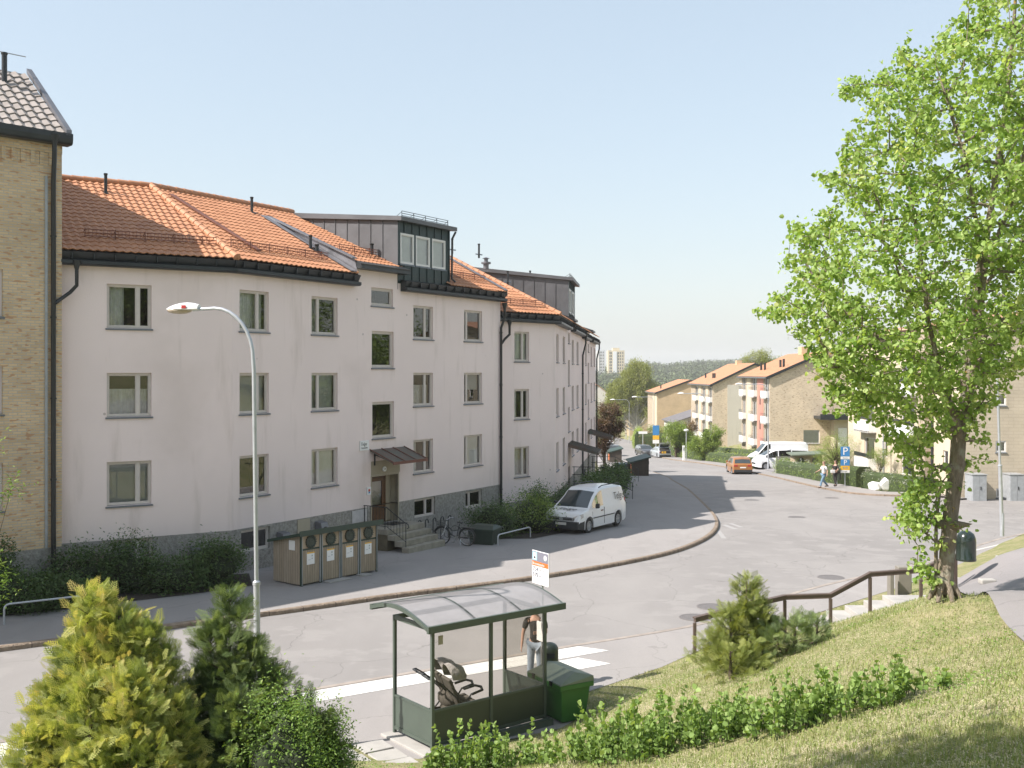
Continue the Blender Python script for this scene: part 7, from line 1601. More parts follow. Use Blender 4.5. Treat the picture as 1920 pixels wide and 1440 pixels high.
# ================================================================ vegetation
def rot_frames(n, rng, tilt=(0, 60), up=None):
    """random leaf frames: (x: length dir, y: width dir)"""
    az = rng.uniform(0, 2 * np.pi, n); ti = np.radians(rng.uniform(tilt[0], tilt[1], n)) * rng.choice([-1, 1], n, p=[.65, .35]); ro = rng.normal(0, .5, n)
    d = np.stack([np.cos(az) * np.cos(ti), np.sin(az) * np.cos(ti), -np.sin(ti)], 1)
    s = np.stack([-np.sin(az), np.cos(az), np.zeros(n)], 1); u = np.cross(d, s)
    w_ = s * np.cos(ro)[:, None] + u * np.sin(ro)[:, None]; return d, w_, np.cross(d, w_)
def leaves(name, P, size, rng, m, parent, shape='lime', tilt=(0, 60), tint=None, var=.3, dirs=None):
    n = len(P); sz = size * (1 + rng.uniform(-var, var, n))
    d, w_, u = rot_frames(n, rng, tilt)
    if dirs is not None:
        d = dirs + rng.normal(0, .35, (n, 3)); d /= np.linalg.norm(d, axis=1)[:, None]; a = np.cross(d, rng.normal(0, 1, (n, 3))); w_ = a / np.linalg.norm(a, axis=1)[:, None]; u = np.cross(d, w_)
    if shape == 'lime': T = np.array([(0, 0, 0), (.28, .44, .10), (.72, .34, .06), (1, 0, -.12), (.72, -.34, .06), (.28, -.44, .10)]); Fc = np.array([(0, 3, 2, 1), (0, 5, 4, 3)])
    elif shape == 'blade': T = np.array([(0, 0, 0), (.5, .22, .05), (1, 0, -.1), (.5, -.22, .05)]); Fc = np.array([(0, 3, 2, 1)])
    elif shape == 'long': T = np.array([(0, 0, 0), (.45, .13, .03), (1, 0, -.12), (.45, -.13, .03)]); Fc = np.array([(0, 3, 2, 1)])
    else: T = np.array([(0, .5, 0), (1, .5, 0), (1, -.5, 0), (0, -.5, 0)]); Fc = np.array([(0, 3, 2, 1)])
    k = len(T)
    V = P[:, None, :] + sz[:, None, None] * (d[:, None, :] * T[None, :, 0:1] + w_[:, None, :] * T[None, :, 1:2] + u[:, None, :] * T[None, :, 2:3])
    Fa = (np.arange(n)[:, None, None] * k + Fc[None]).reshape(-1, 4)
    t = np.clip(rng.normal(.5, .2, n), 0, 1) if tint is None else tint
    return npmesh(name, V.reshape(-1, 3), Fa, m, parent, tint=np.repeat(t, len(Fc)))
def blob_core(name, c, r, m, parent, rng, zs=1.0):
    """uneven dark inner mass so that a dense bush is not see-through"""
    bm = bmesh.new(); bmesh.ops.create_icosphere(bm, subdivisions=3, radius=1)
    for v in bm.verts:
        k = 1 + .22 * math.sin(v.co.x * 5 + rng * 1.3) * math.cos(v.co.y * 4 + rng) + .12 * math.sin(v.co.z * 7 + rng * 2)
        v.co = Vector((c[0] + v.co.x * r[0] * k, c[1] + v.co.y * r[1] * k, c[2] + v.co.z * r[2] * k))
    off = wloc(parent)
    for v in bm.verts: v.co -= off
    me = bpy.data.meshes.new(name); bm.to_mesh(me); bm.free(); me.materials.append(m); me.polygons.foreach_set('use_smooth', [True] * len(me.polygons)); o = bpy.data.objects.new(name, me); COL.objects.link(o); o.parent = parent; return o
FM = {}
FM['lime'] = foliage_mat('lime_leaves', [(.13, .235, .045), (.225, .355, .075), (.335, .465, .13), (.47, .575, .23), (.64, .62, .26)], .48, .5)
FM['stem'] = foliage_mat('slope_shrub_leaves', [(.085, .155, .035), (.155, .25, .06), (.24, .355, .095), (.38, .48, .18)], .42)
FM['hedge'] = foliage_mat('hedge_leaves', [(.09, .15, .035), (.165, .245, .06), (.25, .34, .09), (.36, .43, .15)], .35)
FM['hedgelight'] = foliage_mat('light_hedge_leaves', [(.17, .24, .05), (.27, .37, .08), (.37, .47, .12), (.46, .53, .19)], .4)
FM['dark'] = foliage_mat('dark_shrub_leaves', [(.04, .072, .028), (.07, .12, .04), (.105, .165, .055), (.15, .22, .075)], .28)
FM['shrub'] = foliage_mat('fresh_shrub_leaves', [(.08, .16, .028), (.15, .255, .05), (.23, .35, .08), (.37, .47, .15)], .42)
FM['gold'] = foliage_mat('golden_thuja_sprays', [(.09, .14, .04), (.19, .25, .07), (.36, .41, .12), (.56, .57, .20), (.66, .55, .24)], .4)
FM['darkcon'] = foliage_mat('green_conifer_sprays', [(.05, .08, .035), (.105, .155, .06), (.19, .255, .10), (.32, .39, .17)], .38)
FM['midcon'] = foliage_mat('mid_green_conifer_sprays', [(.09, .12, .03), (.17, .21, .05), (.27, .31, .085), (.38, .40, .14)], .35)
FM['birch'] = foliage_mat('birch_leaves', [(.17, .20, .06), (.27, .30, .09), (.38, .39, .16)], .4)
FM['purple'] = foliage_mat('purple_brown_leaves', [(.05, .03, .025), (.11, .06, .05), (.17, .12, .06), (.30, .22, .20)], .25)
FM['brown'] = foliage_mat('copper_leaves', [(.12, .07, .03), (.21, .13, .05), (.28, .20, .08)], .3)
FM['willow'] = foliage_mat('willow_leaves', [(.15, .22, .05), (.24, .33, .075), (.34, .43, .12)], .4)
FM['flower'] = foliage_mat('white_blossom', [(.55, .55, .48), (.72, .72, .68), (.78, .78, .75)], .2)
FM['dryflower'] = foliage_mat('faded_flower_heads', [(.20, .15, .12), (.30, .23, .19), (.36, .28, .24)], .1)
FM['forest'] = foliage_mat('mixed_forest', [(.045, .065, .030), (.07, .10, .04), (.105, .14, .055), (.15, .19, .07)], .1)
FM['grassb'] = foliage_mat('grass_blades', [(.13, .20, .045), (.21, .27, .07), (.33, .335, .14), (.52, .46, .29), (.62, .56, .40)], .25)
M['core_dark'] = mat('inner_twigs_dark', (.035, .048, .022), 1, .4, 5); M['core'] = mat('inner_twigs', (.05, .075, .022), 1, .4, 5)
def shellpts(n, c, r, rng, inner=.55, squash=None):
    v = rng.normal(0, 1, (n, 3)); v /= np.linalg.norm(v, axis=1)[:, None]; k = inner + (1 - inner) * rng.uniform(0, 1, n) ** .6
    lump = 1 + .16 * np.sin(v[:, 0] * 5.1 + c[0]) * np.cos(v[:, 1] * 4.3 + c[1]) + .12 * np.sin(v[:, 2] * 6 + c[0] * 2)
    return np.array(c) + v * (k * lump)[:, None] * np.array(r)
def bush(name, label, cat, base, r, n, size, m, seed, group=None, shape='blade', flowers=0, fm='flower', core='core', stems=True, zc=.5, fsize=None):
    rng = np.random.default_rng(seed); t = thing(name, label, cat, base, group); c = (base[0], base[1], base[2] + r[2] * zc * 2 * .5 + r[2] * .35)
    nc = max(6, n // 45); cc = shellpts(nc, c, (r[0] * .86, r[1] * .86, r[2] * .86), rng, .45); P = cc[rng.integers(0, nc, n)] + rng.normal(0, 1, (n, 3)) * np.array(r) * .16
    P[:, 2] = np.maximum(P[:, 2], base[2] + .02); leaves('leaves', P, size, rng, m, t, shape, (-10, 60))
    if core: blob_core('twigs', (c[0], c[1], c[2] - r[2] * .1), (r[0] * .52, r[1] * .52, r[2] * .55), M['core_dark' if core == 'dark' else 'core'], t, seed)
    if flowers:
        fc = shellpts(flowers, c, (r[0] * .95, r[1] * .95, r[2] * .98), rng, .92); fc = fc[fc[:, 2] > c[2] - r[2] * .25]; k = 14; P = np.repeat(fc, k, 0) + rng.normal(0, 1, (len(fc) * k, 3)) * (fsize or size) * .75
        leaves('blossom', P, (fsize or size) * .5, rng, FM[fm], t, 'blade', (-30, 60))
    return t
def hedge(label, line, w_, h, m, seed, zf, dens=150, size=.07, flowers=0, cat='hedge', core='core', name='hedge'):
    rng = np.random.default_rng(seed); L_ = 0; segs = []
    for a, b in zip(line[:-1], line[1:]): l = math.hypot(b[0] - a[0], b[1] - a[1]); segs.append((a, b, l)); L_ += l
    t = thing(name, label, cat, (line[0][0], line[0][1], zf(*line[0]))); n = int(L_ * (w_ + 2 * h) * dens / 3); u = rng.uniform(0, L_, n); P = np.zeros((n, 3)); acc = 0
    for (a, b, l) in segs:
        mk = (u >= acc) & (u <= acc + l); f = (u[mk] - acc) / l; P[mk, 0] = a[0] + (b[0] - a[0]) * f; P[mk, 1] = a[1] + (b[1] - a[1]) * f; P[mk, 2] = np.arctan2(b[1] - a[1], b[0] - a[0]); acc += l
    ang = P[:, 2].copy(); hh = h * (1 + .13 * np.sin(u * 1.7) + .08 * np.sin(u * 4.1)); ww = w_ * (1 + .12 * np.sin(u * 2.3 + 1)); q = rng.uniform(0, np.pi, n); rad = rng.uniform(.8, 1.06, n)
    s = np.cos(q) * rad; z = np.abs(np.sin(q)) ** .55 * rad; P[:, 0] += -np.sin(ang) * s * ww / 2; P[:, 1] += np.cos(ang) * s * ww / 2
    g = np.array([zf(x, y) for x, y in zip(P[::25, 0], P[::25, 1])]); g = np.repeat(g, 25)[:n]; gi = np.interp(P[:, 1], *zip(*sorted((y, zf(x, y)) for x, y in [(p[0], p[1]) for p in line]))) if abs(line[0][1] - line[-1][1]) > 2 else g
    P[:, 2] = gi + hh * z * rng.uniform(.15, 1, n) ** .35; leaves('leaves', P, size, rng, m, t, 'blade', (-20, 60))
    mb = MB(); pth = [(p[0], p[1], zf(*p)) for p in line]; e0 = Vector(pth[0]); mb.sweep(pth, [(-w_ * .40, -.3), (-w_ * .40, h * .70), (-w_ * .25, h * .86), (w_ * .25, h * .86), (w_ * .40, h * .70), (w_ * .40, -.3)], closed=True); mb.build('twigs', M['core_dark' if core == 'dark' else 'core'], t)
    if flowers:
        k = rng.integers(0, n, flowers); k = k[P[k, 2] > gi[k] + h * .45]; Q_ = np.repeat(P[k], 9, 0) + rng.normal(0, 1, (len(k) * 9, 3)) * .06 + np.array([0, 0, .04]); leaves('blossom', Q_, .06, rng, FM['flower'], t, 'blade', (-30, 60))
    return t
def tree(name, label, base, h, crowns, nleaf, size, m, seed, tr=.2, group=None, shape='blade', bark=None, tilt=(-10, 60), nclump=60, lean=(0, 0), spread=.17, fork=.45, cat='tree'):
    rng = np.random.default_rng(seed); b = Vector(base); t = thing(name, label, cat, b, group); mb = MB(); bark = bark or M['bark2']
    vol = np.array([c[3] * c[4] * c[5] for c in crowns]); vol = vol / vol.sum(); cc = []
    for c, f in zip(crowns, vol): cc.append(shellpts(max(3, int(nclump * f)), (b.x + c[0], b.y + c[1], b.z + c[2]), (c[3], c[4], c[5]), rng, .25))
    cc = np.concatenate(cc); top = Vector((b.x + lean[0], b.y + lean[1], b.z + h * .92)); tp = [b + (top - b) * f + Vector((math.sin(f * 5 + seed) * .05 * tr * 10, math.cos(f * 4 + seed) * .05 * tr * 10, 0)) * (1 if f > 0 else 0) for f in (0, .12, .3, .5, .7, .85, 1)]
    mb.tube(tp, [tr * 1.25, tr, tr * .85, tr * .62, tr * .4, tr * .22, tr * .08], 10)
    for p in cc:
        f = min(.9, max(.12, (p[2] - b.z) / h * (.72 + .1 * math.sin(p[0] * 9)) - .08)); k = f * 6; fr_ = [0, .12, .3, .5, .7, .85, 1]; q = Vector([float(np.interp(f, fr_, [v[i] for v in tp])) for i in range(3)]); e = Vector(p); mid = q + (e - q) * .5 + Vector((0, 0, -.04 * (e - q).length)); r0 = tr * .26 * (1 - f * .5); mb.tube([q, mid, e], [r0, r0 * .55, r0 * .15], 5, caps=False)
    mb.build('trunk', bark, t, smooth=50); per = nleaf // len(cc); avg = float(np.mean([min(c[3:6]) for c in crowns]))
    P = np.repeat(cc, per, 0) + rng.normal(0, 1, (per * len(cc), 3)) * avg * spread * np.repeat(rng.uniform(.7, 1.4, len(cc)), per)[:, None]
    tn = np.clip(np.repeat(rng.normal(.5, .13, len(cc)), per) + rng.normal(0, .16, len(P)), 0, 1); leaves('crown', P, size, rng, m, t, shape, tilt, tint=tn); return t
# ---------------------------------------------------------------- the linden on the right
def linden():
    rng = np.random.default_rng(12); Yt = 18.0; base = Vector((PX(1772, Yt), Yt, th(PX(1772, Yt), Yt) - .02)); t = thing('linden_tree', 'tall linden with bright leaves and a lichened forked trunk on the grass slope', 'tree', base)
    W_ = lambda px, py, dy=0: Vector((PX(px, Yt), Yt + dy, PZ(py, Yt)))
    poly = [(1830, -60), (1815, 10), (1770, 60), (1725, 78), (1740, 110), (1700, 90), (1672, 85), (1660, 120), (1625, 140), (1565, 155), (1590, 200), (1608, 240), (1560, 280), (1592, 305), (1528, 325), (1580, 372), (1545, 400), (1475, 430), (1483, 470), (1470, 510), (1478, 545), (1412, 578), (1450, 592), (1492, 596), (1475, 630), (1510, 650), (1500, 690), (1560, 720), (1540, 765), (1590, 780), (1650, 800), (1690, 850), (1715, 870), (1755, 822), (1815, 790), (1852, 850), (1848, 790), (1870, 730), (1912, 700), (1960, 690), (2010, 640), (2080, 560), (2110, 420), (2100, 250), (2050, 80), (1980, -60), (1930, -140), (1880, -120)]
    pa = np.array(poly, float)
    def inside(x, y):
        r = False; j = len(pa) - 1
        for i in range(len(pa)):
            if (pa[i, 1] > y) != (pa[j, 1] > y) and x < (pa[j, 0] - pa[i, 0]) * (y - pa[i, 1]) / (pa[j, 1] - pa[i, 1]) + pa[i, 0]: r = not r
            j = i
        return r
    def bdist(x, y):
        a = pa; b = np.roll(pa, -1, 0); d = b - a; tt = np.clip(((x - a[:, 0]) * d[:, 0] + (y - a[:, 1]) * d[:, 1]) / (d ** 2).sum(1), 0, 1); return np.hypot(a[:, 0] + tt * d[:, 0] - x, a[:, 1] + tt * d[:, 1] - y).min()
    limbs = [[(1772, 1112, 0), (1776, 1040, 0), (1784, 960, .02), (1796, 880, .05), (1800, 820, .05), (1812, 770, .1), (1826, 700, .15), (1832, 620, .2), (1848, 520, .3), (1868, 420, .3), (1885, 300, .3), (1898, 180, .2), (1905, 60, .1), (1908, -60, 0)],
             [(1800, 822, .0), (1782, 775, -.15), (1760, 735, -.3), (1738, 695, -.5), (1722, 655, -.7), (1700, 600, -.9), (1690, 530, -1.0), (1672, 450, -1.1), (1660, 370, -1.1)],
             [(1738, 695, -.5), (1700, 668, -.4), (1655, 645, -.2), (1610, 610, 0), (1570, 560, .2), (1535, 515, .3), (1508, 470, .3)],
             [(1808, 790, .1), (1815, 700, -.3), (1806, 620, -.6), (1800, 520, -.9), (1780, 420, -1), (1760, 330, -1.1), (1735, 230, -1), (1715, 150, -.9)],
             [(1830, 640, .2), (1790, 560, .9), (1740, 480, 1.3), (1690, 400, 1.5), (1650, 320, 1.5), (1625, 240, 1.4)],
             [(1840, 560, .3), (1890, 480, .0), (1950, 400, -.3), (2000, 320, -.5)], [(1826, 700, .2), (1870, 640, .8), (1930, 600, 1.0), (1990, 560, 1.1)],
             [(1800, 520, -.9), (1830, 400, -1.3), (1850, 280, -1.5), (1870, 160, -1.4)], [(1868, 420, .3), (1920, 320, 1.0), (1970, 220, 1.2)], [(1655, 645, -.2), (1600, 650, -.8), (1550, 660, -1.2), (1515, 670, -1.3)]]
    NP, par = [], []
    for li, lb in enumerate(limbs):
        pts = [W_(a, b, c) for a, b, c in lb]; prev = -1
        if li: prev = min(range(len(NP)), key=lambda i: (NP[i] - pts[0]).length)
        for i in range(len(pts) - 1):
            for k in range(3):
                p = pts[i] + (pts[i + 1] - pts[i]) * k / 3
                if li == 0 and i == 0 and k == 0: NP.append(p); par.append(-1); prev = 0; continue
                NP.append(p); par.append(prev); prev = len(NP) - 1
        NP.append(pts[-1]); par.append(prev)
    at = []
    while len(at) < 2250:
        x, y = rng.uniform(1410, 2110), rng.uniform(-140, 905)
        if not inside(x, y): continue
        bd = bdist(x, y) * .00912; k = min(bd / 2.1, 1); dep = math.sqrt(max(0, 1 - (1 - k) ** 2)) * 2.6
        if (rng.uniform() < .15 and bd > 1.4) or (y < 420 and rng.uniform() < .22): continue
        dy = rng.uniform(-1, 1); dy = math.copysign(abs(dy) ** .7, dy) * dep; s_ = 1 + dy / Yt
        at.append((PX(x, Yt) * s_, Yt + dy, CAMZ + (PZ(y, Yt) - CAMZ) * s_))
    for (x, y, s, n) in ((1722, 925, 24, 24), (1708, 965, 20, 14), (1738, 880, 22, 14), (1700, 985, 15, 7), (1742, 1012, 12, 4), (1722, 1062, 14, 5), (1740, 1075, 10, 3), (1850, 870, 12, 4), (1800, 975, 6, 1)):
        for _ in range(n): at.append((PX(rng.normal(x, s), Yt), Yt + rng.normal(0, .25), PZ(rng.normal(y, s * .8), Yt)))
    A = np.array(at); Na = np.array([list(p) for p in NP]); order = np.argsort([np.linalg.norm(Na - a, axis=1).min() for a in A]); tips = []; nl = list(map(list, Na)); pr = list(par)
    dirs = []
    for k in order:
        a = A[k]; Nn = np.array(nl); dv = a - Nn; dist = np.linalg.norm(dv, axis=1) + np.maximum(0, Nn[:, 2] - a[2]) * .8; j = int(dist.argmin()); p = Nn[j]; v = a - p; l = np.linalg.norm(v); ns = max(1, int(l / .35)); prev = j
        for q in range(1, ns + 1): f = q / ns; pt = p + v * f + np.array([0, 0, math.sin(f * math.pi) * .06 * l]) + rng.normal(0, .02, 3) * (q < ns); nl.append(list(pt)); pr.append(prev); prev = len(nl) - 1
        tips.append(prev); dirs.append(v / max(l, 1e-6))
    cnt = [0] * len(nl)
    for tnode in tips:
        k = tnode
        while k >= 0: cnt[k] += 1; k = pr[k]
    rad = [max(.0042, .0036 * max(1, c) ** .46) for c in cnt]
    for i in range(len(nl)):
        z = nl[i][2]
        if i < 16: rad[i] = max(rad[i], .118 if i < 9 else .10)
    mb = MB(); ch = {}
    for i, p in enumerate(pr): ch.setdefault(p, []).append(i)
    stack = [(0, [0])]
    while stack:
        i, chain = stack.pop(); cs = sorted(ch.get(i, []), key=lambda c: -cnt[c])
        if not cs:
            if len(chain) > 1: mb.tube([nl[c] for c in chain], [rad[c] for c in chain], 12 if rad[chain[0]] > .08 else 6 if rad[chain[0]] > .02 else 4, caps=False)
            continue
        stack.append((cs[0], chain + [cs[0]]))
        for c in cs[1:]: stack.append((c, [i, c]) if rad[c] < rad[i] * .7 or True else None)
    # fix: side branches start at child radius
    tk = MB(); 
    tk.v, tk.f, tk.m = mb.v, mb.f, mb.m
    b0 = Vector(nl[0]); 
    for k in range(7):
        a = 2 * math.pi * k / 7 + .3; d = Vector((math.cos(a), math.sin(a), 0)); tk.tube([b0 + Vector((0, 0, .55)) + d * .05, b0 + Vector((0, 0, .22)) + d * .075, b0 + d * .19 + Vector((0, 0, .05)), b0 + d * .27 + Vector((0, 0, -.12))], [.06, .065, .055, .03], 8)
    tk.tube([b0 + Vector((-.12, .05, -.05)), b0 + Vector((-.13, .06, .6)), b0 + Vector((-.12, .08, 1.2)), b0 + Vector((-.02, .1, 1.9))], [.045, .035, .03, .02], 8)
    m, nt, b = newmat('lichened_bark'); p = pos(nt); c = mixc(nt, noise(nt, scl(nt, p, (1, 1, .22)), 16, 5, .65), (.36, .30, .23), (.18, .14, .10)); c = mixc(nt, noise(nt, p, 9, 3, .6, .66, .70), c, (.48, .30, .03)); c = mixc(nt, noise(nt, p, 4, 3, .6, .55, .7), c, (.40, .38, .30)); L(nt, c, b.inputs['Base Color']); b.inputs['Roughness'].default_value = .95; bump(nt, b, noise(nt, scl(nt, p, (1, 1, .2)), 26, 5, .7), .035, 1)
    tk.build('trunk', m, t, smooth=50)
    T = np.array([nl[k] for k in tips]); Pp, tn, dd = [], [], []
    for tp, dr in zip(T, dirs):
        n = int(rng.integers(13, 24)); f = rng.uniform(0, 1, n); q = tp - dr * (f[:, None] * .32) + rng.normal(0, 1, (n, 3)) * np.array([.075, .075, .055]); Pp.append(q); base_t = rng.normal(.46, .12); tn.append(np.clip(base_t + rng.normal(0, .13, n), 0, .9))
        o = rng.normal(0, 1, (n, 3)); o[:, 2] = -np.abs(o[:, 2]) * .5 - .45; dd.append(o / np.linalg.norm(o, axis=1)[:, None])
    P = np.concatenate(Pp); leaves('crown', P, .077, rng, FM['lime'], t, 'lime', tint=np.concatenate(tn), dirs=np.concatenate(dd))
    k = rng.choice(len(T), 420, replace=False); Q_ = np.repeat(T[k], 7, 0) + rng.normal(0, .035, (420 * 7, 3)) + np.array([0, 0, -.06]); leaves('blossom_buds', Q_, .028, rng, FM['lime'], t, 'blade', tint=np.full(len(Q_), .97))
linden()
# ---------------------------------------------------------------- conifers in the foreground
def sprays(name, O, D, size, m, parent, rng, tint, nl=11):
    """flat fan sprays: a stem with narrow side leaflets, one quad each"""
    n = len(O); D = D / np.linalg.norm(D, axis=1)[:, None]; a = np.cross(D, rng.normal(0, 1, (n, 3))); S_ = a / np.linalg.norm(a, axis=1)[:, None]; U = np.cross(D, S_); V, Fc, tt = [], [], []; sz = size * rng.uniform(.6, 1.3, n)
    segs = [(0, 0, 1, 0)]
    for i in range(nl):
        f = .12 + .8 * i / nl; l = .50 * (1 - f * .72); s = 1 if i % 2 else -1; segs.append((f, 0, f + l * .72, s * l * .8))
        segs.append((f + l * .36, s * l * .4, f + l * .36 + l * .42, s * l * .40 + s * .02))
    for (x0, y0, x1, y1) in segs:
        w_ = .021; dx, dy = x1 - x0, y1 - y0; l = math.hypot(dx, dy); ux, uy = -dy / l * w_, dx / l * w_; zz = .10
        for (x, y) in ((x0 + ux, y0 + uy), (x0 - ux, y0 - uy), (x1 - ux * .5, y1 - uy * .5), (x1 + ux * .5, y1 + uy * .5)):
            V.append(O + sz[:, None] * (D * x + S_ * y + U * (-zz * x * x)))
    k = len(segs); V = np.stack(V, 1); Fa = (np.arange(n)[:, None, None] * (4 * k) + (np.arange(k)[:, None] * 4 + np.arange(4)[None])[None]).reshape(-1, 4)
    tv = np.repeat(tint, k) + np.tile(np.array([0] + [.04, .10] * nl)[:k], n); return npmesh(name, V.reshape(-1, 3), Fa, m, parent, tint=np.clip(tv, 0, 1))
def conifer(name, label, base, leaders, nper, size, m, seed, tintf, group=None, trunkm=None, droop=.0, core=True):
    """leaders: (dx,dy,height,radius at the bottom)"""
    rng = np.random.default_rng(seed); t = thing(name, label, 'conifer', base, group); b = np.array(base); mb = MB(); O, D, TT = [], [], []
    for (dx, dy, h, r) in leaders:
        k = Vector((b[0] + dx, b[1] + dy, b[2])); mb.tube([Vector(base), k + Vector((0, 0, h * .3)), k + Vector((0, 0, h * .96))], [.05, .035, .006], 6)
        for i in range(int(nper * h * r)):                      # boughs, each with its own fan of sprays
            f = rng.uniform(0, 1) ** 1.15; a = rng.uniform(0, 6.283); l = r * ((1 - f) ** .6 * rng.uniform(.35, 1.4) + .08); up_ = .25 + .75 * f + rng.normal(0, .18)
            dr = np.array([math.cos(a), math.sin(a), up_]); dr /= np.linalg.norm(dr); p0 = np.array([k.x, k.y, k.z + h * f * .97]); e = p0 + dr * l + np.array([0, 0, -.10 * l])
            if i % 3 == 0: mb.tube([p0, e], [.010, .003], 4, caps=False)
            m_ = int(6 + 16 * l); q = rng.uniform(.25, 1.05, m_) ** .8; O.append(p0 + (e - p0) * q[:, None] + rng.normal(0, .045, (m_, 3))); dd = dr + rng.normal(0, .42, (m_, 3)) + np.array([0, 0, .12]); D.append(dd)
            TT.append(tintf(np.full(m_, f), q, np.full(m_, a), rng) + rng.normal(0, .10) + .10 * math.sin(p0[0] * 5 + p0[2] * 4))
    mb.build('trunk', trunkm or M['bark2'], t, smooth=50); sprays('foliage', np.concatenate(O), np.concatenate(D), size, m, t, rng, np.clip(np.concatenate(TT), 0, 1)); return t
gold_t = lambda f, k, az, rng: np.where(rng.uniform(0, 1, len(f)) < .25, .12, .15) + .55 * np.clip((k - .55) * 2.2, 0, 1) * rng.uniform(.55, 1.15, len(f)) + .12 * f  # golden tips over green; lit top and dark inside painted into the tint
gbase = lambda px, Y: (PX(px, Y), Y, th(PX(px, Y), Y))
b_ = gbase(200, 12.6); LD = lambda px, py, r, Y=12.6: (PX(px, Y) - b_[0], Y - b_[1], PZ(py, Y) - b_[2], r)
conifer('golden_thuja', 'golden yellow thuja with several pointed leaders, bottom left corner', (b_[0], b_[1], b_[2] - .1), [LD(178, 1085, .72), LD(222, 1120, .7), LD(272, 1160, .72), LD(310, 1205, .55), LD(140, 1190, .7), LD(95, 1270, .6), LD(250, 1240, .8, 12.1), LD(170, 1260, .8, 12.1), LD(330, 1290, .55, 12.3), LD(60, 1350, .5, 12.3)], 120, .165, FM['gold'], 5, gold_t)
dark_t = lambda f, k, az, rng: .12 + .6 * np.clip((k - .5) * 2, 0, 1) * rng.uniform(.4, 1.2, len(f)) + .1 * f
b_ = gbase(425, 13.1); LD = lambda px, py, r, Y=13.1: (PX(px, Y) - b_[0], Y - b_[1], PZ(py, Y) - b_[2], r)
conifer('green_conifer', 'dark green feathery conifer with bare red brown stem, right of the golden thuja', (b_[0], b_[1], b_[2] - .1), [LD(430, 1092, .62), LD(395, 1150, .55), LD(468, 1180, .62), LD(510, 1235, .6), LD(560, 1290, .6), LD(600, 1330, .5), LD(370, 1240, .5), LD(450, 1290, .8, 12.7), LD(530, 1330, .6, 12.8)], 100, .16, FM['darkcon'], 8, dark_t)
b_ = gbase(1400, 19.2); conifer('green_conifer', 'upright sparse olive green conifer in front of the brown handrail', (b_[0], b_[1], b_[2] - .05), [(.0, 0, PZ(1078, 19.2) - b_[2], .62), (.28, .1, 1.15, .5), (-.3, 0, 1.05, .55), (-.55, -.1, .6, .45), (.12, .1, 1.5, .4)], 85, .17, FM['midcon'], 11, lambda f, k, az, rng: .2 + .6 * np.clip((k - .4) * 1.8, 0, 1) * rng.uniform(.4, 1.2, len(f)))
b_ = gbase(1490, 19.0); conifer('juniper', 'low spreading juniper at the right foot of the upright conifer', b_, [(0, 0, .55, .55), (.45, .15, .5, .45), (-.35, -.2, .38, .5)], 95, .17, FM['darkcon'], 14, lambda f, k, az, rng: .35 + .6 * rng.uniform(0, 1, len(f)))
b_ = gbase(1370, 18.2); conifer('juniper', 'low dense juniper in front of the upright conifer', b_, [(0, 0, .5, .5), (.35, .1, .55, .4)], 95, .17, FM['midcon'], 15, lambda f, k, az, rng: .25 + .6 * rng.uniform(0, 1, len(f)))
for (px, Y, r, lb, sd, cat) in ((530, 12.4, (.62, .6, 1.05), 'round small leaved evergreen shrub right of the dark conifer', 3, 'shrub'), (612, 13.2, (.42, .42, .80), 'small leaved shrub nearest the paving slabs, bottom edge', 4, 'shrub'), (430, 12.3, (.55, .5, .42), 'low small leaved shrub below the dark conifer, bottom edge', 6, 'shrub'), (60, 12.6, (.5, .5, .32), 'low blue green shrub in the bottom left corner', 7, 'shrub'), (350, 12.0, (.5, .45, .36), 'bright small leaved shrub between the golden thuja and the dark conifer', 8, 'shrub')):
    b_ = gbase(px, Y); bush('evergreen_shrub', lb, 'shrub', b_, r, 8000, .042, FM['shrub'] if sd != 7 else FM['darkcon'], sd, core='dark', shape='blade', zc=.35)
# leafy stemmed shrubs on the slope
def stemshrub(label, base, r, h, ns, seed, m=None):
    h *= 1.25; r = (r[0] * 1.05, r[1] * 1.3); ns = int(ns * .8)
    rng = np.random.default_rng(seed); t = thing('leafy_shrub', label, 'shrub', base, 'leafy stemmed shrubs on the grass slope'); mb = MB(); P, Dn, tn = [], [], []
    for i in range(ns):
        a = rng.uniform(0, 2 * np.pi); q = r[0] * math.sqrt(rng.uniform(0, 1)); x, y = math.cos(a) * q, math.sin(a) * q * r[1] / r[0]; b = np.array([base[0] + x, base[1] + y, th(base[0] + x, base[1] + y) - .02]); hh = h * rng.uniform(.35, 1.05) * (1 - .62 * (q / r[0]) ** 2); ln = np.array([x, y, 0]) * rng.uniform(.15, .5) / max(r[0], .1) * hh + rng.normal(0, .05, 3); tip = b + ln + np.array([0, 0, hh]); mb.tube([b, b + ln * .3 + np.array([0, 0, hh * .5]), tip], [.006, .005, .002], 4, caps=False)
        k = int(hh / .045); ang = rng.uniform(0, 6)
        for j in range(2, k):
            f = j / k; c = b + ln * f * f + np.array([0, 0, hh * f])
            for s in (0, np.pi): an = ang + j * 1.57 + s; P.append(c); el = .25 + .9 * f * f; Dn.append((math.cos(an), math.sin(an), el)); tn.append(.25 + .5 * f + rng.normal(0, .12))
    mb.build('stems', M['core'], t); P = np.array(P); Dn = np.array(Dn); Dn /= np.linalg.norm(Dn, axis=1)[:, None]; leaves('leaves', P, .068, rng, FM['stem'], t, 'lime', tint=np.clip(np.array(tn), 0, 1), dirs=Dn); return t
